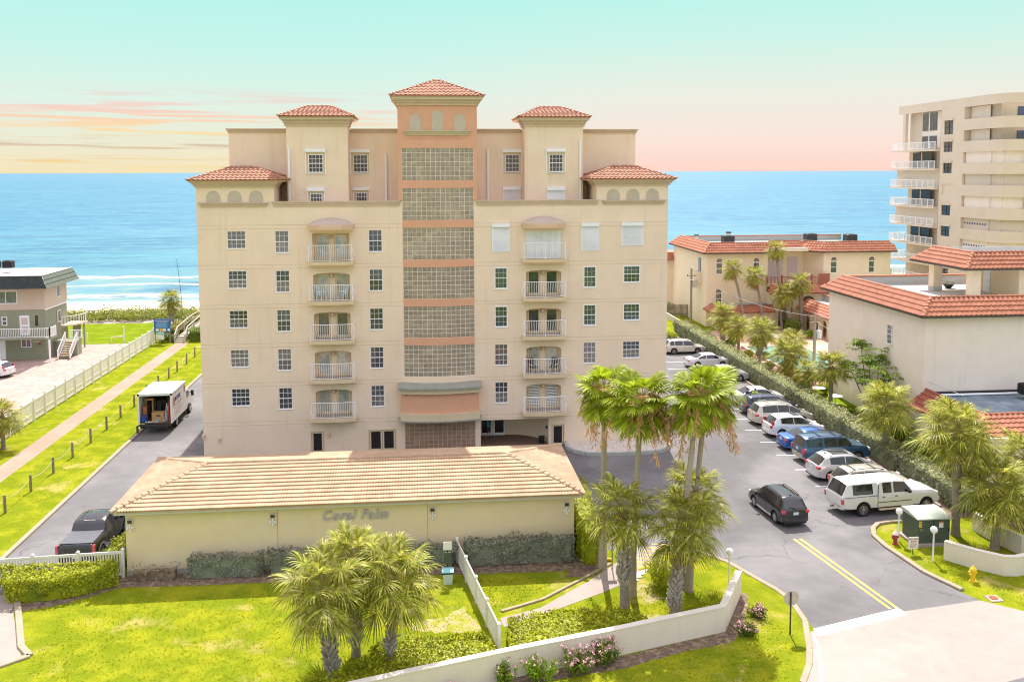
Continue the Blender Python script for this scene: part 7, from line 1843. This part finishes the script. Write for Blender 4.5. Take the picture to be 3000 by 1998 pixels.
# utility poles and wires
def pole(label, x, y, h, box_z=None, tank=None):
    t = thing('utility_pole', label, 'utility pole', (x, y, 0)); mb = MB(); mb.tube([(x, y, -.1), (x, y, h)], .19, 10, r_end=.14); mb.build('shaft', pole_m, t, smooth=50)
    mb = MB(); mb.bar((x-.7, y-.16, h-1.0), (x+.5, y-.16, h-1.0), .09); mb.build('cross_arm', pole_m, t)
    for dx in (-.6, .4): mb = MB(); mb.lathe([(.05, 0), (.06, .08), (.03, .16), (0, .18)], (x+dx, y-.16, h-.95), 8); mb.build('insulator', dark_metal, t)
    if tank: mb = MB(); mb.lathe([(.26, 0), (.29, .04), (.29, .8), (.25, .86), (.1, .9), (0, .9)], (x+.45, y-.1, tank), 14); b_ = mb.build('transformer_can', mat('pale_grey_can', (.50, .55, .58), .5, .06, 3), t, smooth=50); mb = MB(); mb.lathe([(.05, 0), (.07, .1), (.04, .25), (0, .26)], (x+.35, y-.1, tank+.9), 8); mb.build('bushing', steel, b_)
    if box_z: mb = MB(); mb.bbox(x+.1, y-.45, box_z, x+.75, y-.1, box_z+1.0, .03); mb.build('meter_box', mat('box_grey', (.5, .48, .42), .6, .06, 3), t); mb = MB(); mb.box(x-.25, y-.35, box_z+1.0, x+.85, y+.1, box_z+1.08); mb.build('bracket', steel, t)
    return t
pole('wooden utility pole beside the Spanish building corner with a meter box', 35.3, 52.6, 7.6, box_z=5.0)
pole('wooden utility pole by the pool with pale transformer can', 41.3, 26.8, 5.4, tank=2.6)
for k, (a, b, sag) in enumerate((((35.5, 52.5, 6.6), (41.3, 26.7, 5.0), .9), ((41.3, 26.7, 5.0), (52, 5, 8.6), .8), ((41.3, 26.7, 4.6), (36.6, -8, 5.0), .6), ((41.3, 26.7, 5.2), (60, 14, 9.2), .5))):
    a, b = Vector(a), Vector(b); mb = MB(); mb.tube([a+(b-a)*(i/12)-Vector((0, 0, sag*(1-((i-6)/6)**2))) for i in range(13)], .018, 4); o = mb.build('overhead_wire', mat('wire_grey', (.45, .45, .43), .6, .05, 3))
    tag(o, ['overhead wire between the two wooden utility poles', 'overhead wire crossing the terrace building wall', 'overhead wire dropping towards the low blue-roofed wing', 'overhead wire running over the terrace building roof edge'][k], 'wire', 'overhead wires')
# beach boardwalk ------------------------------------------------------------
bw_ = thing('boardwalk', 'weathered timber steps and handrails climbing from the path to the beach', 'boardwalk', (-30.9, 50, 0))
for i in range(3): mb = MB(); mb.box(-31.45, 46.3+i*.35, 0, -30.3, 46.62+i*.35, .2*(i+1)); mb.build('step', wood_lt, bw_)
n_ = 26
for i in range(n_):
    y0 = 47.36+i*.6; z = .62+min(1.0, i*.05); x = -31.45+i*.05; mb = MB(); mb.box(x, y0, z-.06, x+1.15, y0+.57, z); mb.build('deck_board', wood_lt, bw_)
for s in (0, 1.2):
    mb = MB(); pts = [(-31.48+s, 46.2, 1.0), (-31.48+s, 47.5, 1.75), (-31.2+s, 53, 2.3), (-30.2+s, 63, 2.7)]
    for a, b in zip(pts, pts[1:]): mb.bar(a, b, .16, .06); mb.bar((a[0], a[1], a[2]-.55), (b[0], b[1], b[2]-.55), .05, .14)
    mb.build('handrail', wood_lt, bw_)
    for k in range(6):
        y = [46.2, 47.5, 50, 53, 57, 62][k]; zt = [1.0, 1.75, 2.0, 2.3, 2.45, 2.65][k]; x = -31.48+s+(y-47.5)*.075 if y > 47.5 else -31.48+s; mb = MB(); mb.box(x-.07, y-.07, 0, x+.07, y+.07, zt-.04); mb.build('rail_post', wood_lt, bw_)
t = thing('beach_sign', 'blue welcome sign with smaller notices beside the boardwalk steps', 'sign', (-32.75, 45.8, 0))
for x in (-33.6, -31.95): mb = MB(); mb.box(x-.05, 45.82, 0, x+.05, 45.92, 2.9); mb.build('post', wood, t)
mb = MB(); mb.box(-33.75, 45.74, 1.5, -31.8, 45.81, 3.05); b_ = mb.build('board', blue_sign, t)
put('lettering', text_mesh('Welcome to Brevard', .19, sign_white, .004, 0, 1, .002, 'CENTER'), b_, Vector((-32.78, 45.735, 2.8))-root_off(b_), FRONT); put('lettering', text_mesh('County Beaches', .19, sign_white, .004, 0, 1, .002, 'CENTER'), b_, Vector((-32.78, 45.735, 2.6))-root_off(b_), FRONT)
mb = MB()
for k in range(5): mb.box(-33.5, 45.732, 1.98+k*.11, -32.1-.2*(k % 2), 45.739, 2.03+k*.11)
mb.build('small_print', mat('pale_blue_print', (.25, .45, .65), .6, .1, 6), b_)
for x, w, m_ in ((-33.55, .35, sign_white), (-33.1, .38, orange_y), (-32.68, .32, sign_white), (-32.15, .26, sign_white)): mb = MB(); mb.box(x, 45.732, 1.56, x+w, 45.739, 1.86); mb.build('pictogram', m_, b_)
for z, m_ in ((1.12, teal_m), (.78, sign_white), (.5, sign_white)): mb = MB(); mb.box(-33.55, 45.75, z, -32.6, 45.8, z+.26); mb.build('notice', m_, t)
# thin bare stalk above the palm
o = thing('flower_stalk', 'tall bare thin flower stalk rising behind the shaggy palm', 'plant', (-33.6, 58.5, 0)); mb = MB(); mb.tube([(-33.6, 58.5, 0), (-33.7, 58.5, 4), (-33.9, 58.4, 7), (-34.1, 58.3, 9.2)], .05, 6, r_end=.015)
for k in range(14):
    z = 6.2+k*.22; a = k*2.4; x = -33.85-(z-6)*.08; mb.tube([(x, 58.4, z), (x+.55*math.cos(a)*(1-.04*k), 58.4+.4*math.sin(a), z+.22)], .012, 4)
mb.build('stalk', mat('dark_stalk', (.10, .10, .09), .9, .1, 4), o)
# white posts on the house lawn
for i, (x, y, h) in enumerate(((-42.0, 46.9, 1.3), (-37.7, 47.0, 2.0))):
    mb = MB(); mb.box(x-.06, y-.06, 0, x+.06, y+.06, h); post_cap(mb, x, y, h, .08); o = mb.build('white_post', vin); tag(o, ['short white post at the edge of the beach house lawn', 'tall white post at the edge of the beach house lawn beside a low rail'][i], 'post')
mb = MB(); mb.bar((-39.2, 47.0, .75), (-37.85, 47.0, .78), .08, .12); mb.box(-39.25, 46.95, 0, -39.15, 47.05, .78); o = mb.build('low_rail', vin); tag(o, 'short white rail joined to the tall post on the beach house lawn', 'rail')
# ------------------------------------------------------------------ hedges and shrubs
box_hedge('clipped_hedge', 'glossy yellow green hedge in front of the white slatted fence', 'hedge', [(-22.6, -20.7), (-21.5, -22.7), (-19.6, -22.75), (-18.1, -22.3), (-16.6, -21.3), (-16.95, -20.65), (-19, -20.85)], 1.15, leaf_y, 260, .15, .16)
box_hedge('clipped_hedge', 'yellow green hedge along the garage wing side beside the black pickup', 'hedge', [(-18.2, -19.9), (-16.65, -19.9), (-16.65, -15), (-17.4, -15.2)], 1.1, leaf_y, 220, .14, .18)
hl = [(-16.3, -13.8, .75, .9), (-13.4, -9.6, 1.15, .2), (-9.4, -6.2, 1.25, .2), (-6.0, -2.6, 1.2, .2), (-2.4, .35, 1.2, .15), (.75, 6.7, 1.35, 0)]
hn = ['thin grey green shrubs at the slatted fence end of the garage wall', 'dusty grey green hedge at the garage wall between floodlights', 'dusty grey green hedge at the garage wall left of the control joint', 'dusty grey green hedge at the garage wall under the lettering', 'dusty grey green hedge at the garage wall behind the teal litter bin', 'dense grey green hedge at the garage wall past the panel fence']
hn[2] = 'dusty grey green hedge straddling the wall joint under the second floodlight'
for (a, b, h, th), lb in zip(hl, hn): box_hedge('wall_hedge', lb, 'hedge', [(a, -21.0), (b, -21.0), (b, -20.3), (a, -20.3)], h, leaf_d, 230*(1-th), .12, .2, 'grey green hedges along the garage wall', core=mulch if th > .5 else None)
box_hedge('ground_hedge', 'bright yellow green low hedge behind the stucco wall at the panel fence', 'hedge', [(-6.2, -32.2), (-4.6, -31.6), (-3.2, -29.6), (1.3, -29.0), (1.75, -30.9), (-2, -32.3), (-5, -33.2)], .75, leaf_y, 240, .15, .2)
box_hedge('ground_hedge', 'yellow green low hedge between stucco wall and entry walk', 'hedge', [(2.25, -30.5), (2.4, -27.9), (4.2, -27.5), (8.0, -27.7), (8.7, -28.6), (8.4, -29.4), (5, -30.4)], .75, leaf_y, 230, .15, .2)
shrub('round_bush', 'round clipped yellow green bush beside the stepping slabs', 'bush', 10.5, -24.2, .95, 1.45, leaf_y, 2600, .12, lift=.12, lobes=9)
box_hedge('tall_hedge', 'tall bright yellow green hedge against the garage wing corner', 'hedge', [(6.95, -20.3), (8.1, -20.6), (7.9, -21.6), (7.0, -21.4)], 2.0, leaf_y, 260, .13, .25)
box_hedge('tall_hedge', 'bright yellow green hedge along the garage wing end wall', 'hedge', [(6.9, -20.2), (8.2, -20.2), (8.4, -14), (6.9, -13)], 2.2, leaf_y, 150, .13, .25)
hy = [(46, 41), (40.9, 30), (29.9, 20), (19.9, 9), (8.9, -1), (-1.1, -9), (-9.1, -16.6)]
hb = ['clipped hedge stretch beside the tan silver wagon', 'clipped hedge stretch in front of the white silver sedan', 'clipped hedge stretch by the pool in front of the pale silver sedan', 'clipped hedge stretch in front of the white sedan with people', 'clipped hedge stretch in front of minivan and white crossover', 'clipped hedge stretch in front of the blue cars', 'clipped hedge stretch in front of the white pickup and transformer']
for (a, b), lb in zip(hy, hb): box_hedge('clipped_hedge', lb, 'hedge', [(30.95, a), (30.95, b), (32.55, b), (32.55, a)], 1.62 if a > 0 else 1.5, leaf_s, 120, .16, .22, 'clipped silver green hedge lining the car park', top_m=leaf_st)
for i, (x, y, r, h, m_, lb) in enumerate(((1.9, -31.9, .55, .9, leaf_b, 'small upright oleander with few pink flowers by the low wall'), (3.3, -32.1, .75, 1.15, leaf_b, 'bright green oleander against the low stucco wall'), (4.9, -31.6, .9, 1.1, leaf_g, 'pink flowering oleander in the mulch bed'), (6.3, -31.0, .7, 1.1, leaf_g, 'darker oleander full of pink blossom at the low wall'), (-.2, -32.9, .4, .6, leaf_g, 'tiny oleander at the low wall base'), (13.1, -29.2, .6, .5, leaf_g, 'low spiky plant with pale flowers at the wall corner'), (14.2, -27.6, .5, .45, leaf_g, 'low flowering plant outside the bent wall end'))):
    shrub('oleander', lb, 'shrub', x, y, r, h, m_, int(1500*r), .17, flowers=pink_fl, nf=int(40*r) if m_ is leaf_b else int(120*r), spray=int(34*r/.7))
for x, y, r, h, m_, n, lb in ((37.6, 44.8, 1.6, 2.6, leaf_g, 1500, 'flowering vine bush against the courtyard wall'), (45.6, 43.6, 1.7, 2.0, leaf_g, 1500, 'dark leafy shrub by the arcade'), (46.5, 40.2, .9, 1.3, leaf_b, 700, 'pale green shrub beside the arcade step'), (47.2, 33.5, 1.1, 1.2, leaf_y, 900, 'bright shrub under the cloister arches'), (35.6, 36.3, .7, 2.1, leaf_o, 800, 'upright golden shrub beside the hedge palm'), (36.2, 28.6, 1.1, 1.0, leaf_g, 700, 'spiky shrub by the pool edge'), (35.2, 17.9, 1.0, 1.2, leaf_y, 900, 'yellow green shrub by the terrace steps'), (37.0, 16.8, 1.2, 1.5, leaf_g, 900, 'leafy shrub behind the squat palm'), (36.2, 12.9, .8, 1.0, leaf_y, 700, 'bright shrub at the garden gate'), (33.8, -3, .9, 1.4, leaf_g, 900, 'shrub between hedge and low wing'), (34.6, -5.6, 1.2, 1.5, leaf_g, 900, 'broad shrub beside the dark tile eaves'), (34.0, -9.2, 1.1, 1.2, leaf_b, 900, 'bright green shrub near the low wing corner'), (33.8, -16.0, 1.1, 1.3, leaf_g, 900, 'shrub behind the clipped hedge end'), (36.4, -19.0, 1.8, 1.6, leaf_g, 1500, 'leafy planting behind the inner stucco wall'), (34.2, 44.0, 1.3, .9, leaf_b, 900, 'low bright shrubs beside the hedge at the utility pole'), (33.9, 40.8, 1.0, .8, leaf_b, 700, 'low bright shrub mound by the hedge'), (34.4, 62.0, 1.6, 1.8, leaf_g, 1000, 'rounded shrub behind the picket fence by the Spanish building'), (34.2, 22.0, .9, 1.3, leaf_g, 800, 'dark shrub between hedge wall and pool'), (34.4, 28.4, .9, 1.2, leaf_y, 800, 'golden shrub between hedge wall and pool'), (34.3, 33.9, .9, 1.5, leaf_g, 800, 'dark shrub near the pool far corner'), (34.2, 13.3, .9, 1.3, leaf_g, 800, 'dark shrub by the small palm at the gate'), (34.2, 4.2, .9, 1.2, leaf_g, 800, 'dark shrub at the edge of the bright lawn strip'), (35.4, -2.2, 1.0, 1.8, leaf_b, 1000, 'tall bright shrub at the corner of the terrace building'), (34.0, -7.6, 1.0, 1.6, leaf_g, 1000, 'dark bushy shrub under the leaning palm'), (34.3, -12.0, 1.2, 1.7, leaf_b, 1100, 'bright bushy shrub beneath the low wing corner'), (33.6, -19.2, 1.0, 1.5, leaf_g, 900, 'dark bushy shrub beside the inner stucco wall'), (29.4, 42.5, 1.3, .9, leaf_y, 800, 'low clipped bush near the tan wagon'), (28.2, 45.6, 1.4, .9, leaf_y, 800, 'low clipped bush on the grass by the beach corner')):
    shrub('shrub', lb, 'shrub', x, y, r, h, m_, n, .2)
sh_ = shrub('flower_bush', 'bush dotted with purple flowers beyond the inner wall', 'shrub', 34.2, -21.6, 1.3, 1.3, leaf_b, 1200, .17, flowers=lavender, nf=90)
box_hedge('sea_grape', 'sea grape thicket with reddish leaves beside the boardwalk', 'shrub', [(-33.1, 48.2), (-31.6, 48), (-30.9, 60), (-33.0, 61)], 1.5, leaf_o, 70, .3, .35)
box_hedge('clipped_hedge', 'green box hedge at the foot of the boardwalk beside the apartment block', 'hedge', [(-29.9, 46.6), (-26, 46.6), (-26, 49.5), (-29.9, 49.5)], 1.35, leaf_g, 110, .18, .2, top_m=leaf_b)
shrub('shrub', 'dark leafy clump at the foot of the blue beach sign', 'shrub', -33.0, 46.6, 1.0, 1.1, leaf_g, 900, .2); shrub('shrub', 'grey leafy clump beside the boardwalk steps', 'shrub', -32.0, 47.2, .8, 1.1, leaf_s, 700, .2)
# dune scrub: nobody could count it
mb = MB()
for i in range(15000):
    x = random.uniform(-62, -30); y = 62.4+abs(random.gauss(0, 4.2)); 
    if noise.noise(Vector((x*.22, y*.22, 4))) < -.25 or y > 77: continue
    z = (.35 if y < 70 else .1-.3*(y-70)); leaf(mb, (x, y, z+abs(random.gauss(0, .38))*(1+.6*noise.noise(Vector((x*.4, y*.4, 9))))), (0, -.3, 1), .42, 3.2)
o = mb.build('dune_scrub', mat('dune_leaf', (.26, .29, .03), .7, .2, .6, isl=.5, trans=.25, c3=(.27, .29, .07), c3s=.4), fix=False); tag(o, 'green dune scrub and sea oats between the house lawn and the beach', 'scrub', kind='stuff')
# grass tufts along edges of the front lawn break the flat sheet
mb = MB()
def tuft(x, y, s):
    for k in range(4):
        a = random.uniform(0, 6.28); d = Vector((math.cos(a), math.sin(a), 0)); b = Vector((x, y, .0))+d*.02; n_ = Vector((-d.y, d.x, 0))*.012
        mb.add([b-n_, b+n_, b+d*s*.5+Vector((0, 0, s))], [(0, 1, 2)])
from mathutils.geometry import intersect_point_tri_2d
LAWN = [[(-18.5, -23), (0, -22), (1.5, -29), (-4, -32), (-12, -36), (-18, -29)], [(1.2, -22.2), (6, -22.5), (3.2, -25.2), (1.4, -25.8)], [(4.6, -26.6), (8.2, -24.6), (11.8, -23.5), (13.6, -25.5), (11.8, -28.3), (8.6, -27)], [(6, -32.5), (14.5, -27), (15.3, -30), (13, -34), (4, -36)], [(25, -19), (26, -22), (29, -25.6), (33, -27), (27, -28), (25.2, -25)], [(-26.5, -20), (-24.4, -20), (-24.4, 40), (-29.5, 40), (-29.5, -12)]]
def inside(p, poly):
    c = False
    for i in range(len(poly)):
        (x1, y1), (x2, y2) = poly[i], poly[i-1]
        if (y1 > p[1]) != (y2 > p[1]) and p[0] < (x2-x1)*(p[1]-y1)/(y2-y1)+x1: c = not c
    return c
for pg, n in zip(LAWN, (7000, 1200, 1800, 2800, 1800, 2600)):
    xs_ = [p[0] for p in pg]; ys_ = [p[1] for p in pg]; k = 0
    while k < n:
        p = (random.uniform(min(xs_), max(xs_)), random.uniform(min(ys_), max(ys_))); k += 1
        if inside(p, pg): tuft(p[0], p[1], random.uniform(.03, .06))
o = mb.build('grass_tufts', mat('grass_blade', (.34, .335, .014), .8, .25, .8, isl=.3, trans=.45, spec=.0), fix=False); tag(o, 'short grass blades standing up across the lawns', 'grass', kind='stuff')
# umbrella-leaved tree against the terrace building
t = thing('umbrella_tree', 'broad-leaved bright green tree against the terrace building wall', 'tree', (36.0, 3.6, 0))
mb = MB(); tips = [(36.3, 6.6, 6.0), (35.4, 6.9, 4.2), (36.3, 3.2, 5.6), (36.0, 1.6, 4.6), (35.8, 2.6, 3.4), (36.2, 4.8, 4.9), (35.3, 4.6, 3.6), (35.5, 1.2, 3.2)]
for tp_ in tips: mb.tube([(36.0, 3.6+(tp_[1]-3.6)*.15, 0), (36.0+(tp_[0]-36)*.3, 3.6+(tp_[1]-3.6)*.5, tp_[2]*.45), (tp_[0], tp_[1], tp_[2]-.1)], .07, 6, r_end=.03)
mb.build('trunk', wood, t, smooth=60); lf = MB()
for tp_ in tips:
    for k in range(26):
        c_ = Vector(tp_)+Vector((random.gauss(0, .45), random.gauss(0, .5), random.gauss(0, .3))); 
        for q in range(7):
            an = q*.9; d = Vector((math.cos(an), math.sin(an), -.25)); n_ = Vector((-d.y, d.x, 0))*.07; lf.add([c_, c_+d*.2+n_, c_+d*.42-Vector((0, 0, .1)), c_+d*.2-n_], [(0, 1, 2, 3)])
lf.build('crown', leaf_b, t, fix=False)
# picket fences in the neighbours' gardens
def picket(label, a, b, n, h, m, w=.12):
    t = thing('picket_fence', label, 'fence', (*a, 0)); A, B = Vector((*a, 0)), Vector((*b, 0)); up = Vector((0, 0, 1)); u = (B-A).normalized()
    for k in range(n):
        p = A+(B-A)*((k+.5)/n); mb = MB(); mb.bar(p, p+up*(h+random.uniform(-.02, .02)), w if abs(u.x) > .7 else .025, .025 if abs(u.x) > .7 else w); mb.build('picket', m, t)
    for q in (.25, .75): mb = MB(); mb.bar(A+up*h*q+Vector((.03, .03, 0)), B+up*h*q+Vector((.03, .03, 0)), .04, .09); mb.build('rail', m, t)
picket('grey wooden picket fence beside the Spanish building', (33.6, 58.6), (36.6, 58.3), 18, 1.8, wood)
picket('dark wooden picket fence across the strip of bright lawn', (33.1, 1.2), (36.7, .4), 18, 1.5, wood)
# pool
mb = MB(); mb.box(36.2, 21.5, .006, 43.5, 35.4, .16); mb.box(36.6, 21.9, .161, 43.1, 35.0, .165, 1); o = thing('swimming_pool', 'green-tinted swimming pool set in terracotta paving', 'pool', (40, 28, 0))
mb = MB(); P4 = [(36.2, 21.5), (43.5, 21.5), (43.5, 35.4), (36.2, 35.4)]; I4 = [(36.6, 21.9), (43.1, 21.9), (43.1, 35.0), (36.6, 35.0)]
for k in range(4):
    a, b, c_, d_ = P4[k], P4[(k+1) % 4], I4[(k+1) % 4], I4[k]; mb.prism([a, b, c_, d_], 'z', .006, .2)
mb.build('coping', mat('pool_coping', (.62, .50, .40), .8, .06, 2), o); mb = MB(); mb.box(36.601, 21.901, .007, 43.099, 34.999, .1); mb.build('water', pool_m, o)
for k, (x, y) in enumerate(((42.6, 39.5), (40.0, 39.0))):
    t = thing('sun_lounger', ['white lounger on the pool terrace near the arcade', 'white lounger on the pool terrace near the courtyard palms'][k], 'lounger', (x, y, .005), R(30), 'white loungers by the pool')
    mb = MB(); mb.box(-.3, -.9, .3, .3, .4, .36); mb.build('seat', white, t, local=True); mb = MB(); mb.prism([(.4, .33), (.45, .33), (.95, .85), (.9, .88)], 'x', -.3, .3); mb.build('backrest', white, t, local=True)
    for sx in (-.26, .26):
        for sy in (-.8, .3): mb = MB(); mb.box(sx-.03, sy-.03, 0, sx+.03, sy+.03, .3); mb.build('leg', white, t, local=True)
t = thing('patio_table', 'white round patio table by the garden gate', 'table', (35.3, 12.3, 0)); mb = MB(); mb.lathe([(0, .7), (.55, .7), (.56, .74), (0, .75)], (35.3, 12.3, 0), 18); mb.build('table_top', white, t); mb = MB(); mb.lathe([(.3, .004), (.05, .05), (.05, .699)], (35.3, 12.3, 0), 10); mb.build('leg', white, t)
t = thing('patio_parasol_table', 'white round patio table on the strip of bright lawn', 'table', (35.4, 9.2, 0)); mb = MB(); mb.lathe([(0, .72), (.6, .72), (.61, .76), (0, .77)], (35.4, 9.2, 0), 18); mb.build('table_top', white, t); mb = MB(); mb.lathe([(.3, .005), (.05, .05), (.05, .719)], (35.4, 9.2, 0), 10); mb.build('leg', white, t)
# ------------------------------------------------------------------ people
def person(label, x, y, rz, shirt, shorts, hair, z0=.02, stride=.18, arm=.15, h=1.75, group=None):
    k = h/1.75; t = thing('person', label, 'person', (x, y, z0), rz, group)
    V = [(0, 0, .95), (0, 0, 1.15), (0, 0, 1.38), (0, 0, 1.48), (0, .015, 1.56), (0, .02, 1.66),      # 0-5 pelvis..head
         (-.09, 0, .90), (-.10, stride*.55, .50), (-.10, stride, .08), (-.10, stride+.13, .04),
         (.09, 0, .90), (.10, -stride*.3, .50), (.10, -stride*1.2, .10), (.10, -stride*1.2+.13, .05),
         (-.19, 0, 1.40), (-.24, -arm*.4, 1.13), (-.24, arm*.6, .90), (-.24, arm*.8, .82),
         (.19, 0, 1.40), (.24, arm*.3, 1.13), (.24, arm*.9, .91), (.24, arm*1.1, .83)]
    E_ = [(0, 1), (1, 2), (2, 3), (3, 4), (4, 5), (0, 6), (6, 7), (7, 8), (8, 9), (0, 10), (10, 11), (11, 12), (12, 13), (2, 14), (14, 15), (15, 16), (16, 17), (2, 18), (18, 19), (19, 20), (20, 21)]
    rad = [.14, .135, .15, .07, .06, .09, .085, .062, .04, .035, .085, .062, .04, .035, .065, .045, .034, .04, .065, .045, .034, .04]
    me = bpy.data.meshes.new('body'); me.from_pydata([(a*k, b*k, c*k) for a, b, c in V], E_, []); o = bpy.data.objects.new('body', me); COL.objects.link(o)
    md = o.modifiers.new('skin', 'SKIN'); 
    if not me.skin_vertices: 
        bm = bmesh.new(); bm.from_mesh(me); bm.verts.layers.skin.verify(); bm.to_mesh(me); bm.free()
    for i, sv in enumerate(me.skin_vertices[0].data): sv.radius = (rad[i]*k, rad[i]*k*(.75 if i < 3 else 1)); sv.use_root = i == 0
    sb = o.modifiers.new('sub', 'SUBSURF'); sb.levels = 1; sb.render_levels = 1
    dg = bpy.context.evaluated_depsgraph_get(); nm = bpy.data.meshes.new_from_object(o.evaluated_get(dg)); bpy.data.objects.remove(o)
    nm.materials.clear()
    for m_ in (skin_m, shirt, shorts): nm.materials.append(m_)
    for p in nm.polygons:
        c_ = p.center; z = c_.z/k; p.use_smooth = True
        p.material_index = 1 if (z > .95 and z < 1.46 and not (abs(c_.x) > .2*k and z < 1.18)) else 2 if (.52 < z <= .95 and abs(c_.x) < .2*k) else 0
    put('body', nm, t)
    hm = MB(); hm.lathe([(.098*k*math.sin(math.pi*i/8), .1*k*-math.cos(math.pi*i/8)) for i in range(3, 9)], (0, -.005*k, 1.685*k), 12); hm.build('hair', hair, t, smooth=80, local=True)
    for s in (-1, 1):
        mb = MB(); mb.bbox(s*.10*k-.045*k, (stride if s < 0 else -stride*1.2)*k-.07*k, 0, s*.10*k+.045*k, (stride if s < 0 else -stride*1.2)*k+.2*k, .07*k, .02); mb.build('shoe', black, t, local=True)
    return t
person('person in bright blue shirt and navy shorts walking at the lobby doors', 3.75, 2.1, R(-80), cloth_blue, cloth_navy, hair_m)
person('person with maroon cap standing beside the white sedan', 27.1, 8.8, R(40), cloth_navy, cloth_navy, cloth_maroon, .006, .03, .05, 1.78, 'people between the parked cars')
person('person in yellow green vest standing beside the white sedan', 27.85, 8.85, R(-30), cloth_hiviz, cloth_navy, hair_m, .006, .03, .05, 1.7, 'people between the parked cars')
person('person in blue shirt standing between navy wagon and minivan', 27.0, 5.55, R(10), cloth_blue, cloth_navy, mat('grey_hair', (.30, .24, .20), .8, .1, 8), .006, .03, .05, 1.82, 'people between the parked cars')
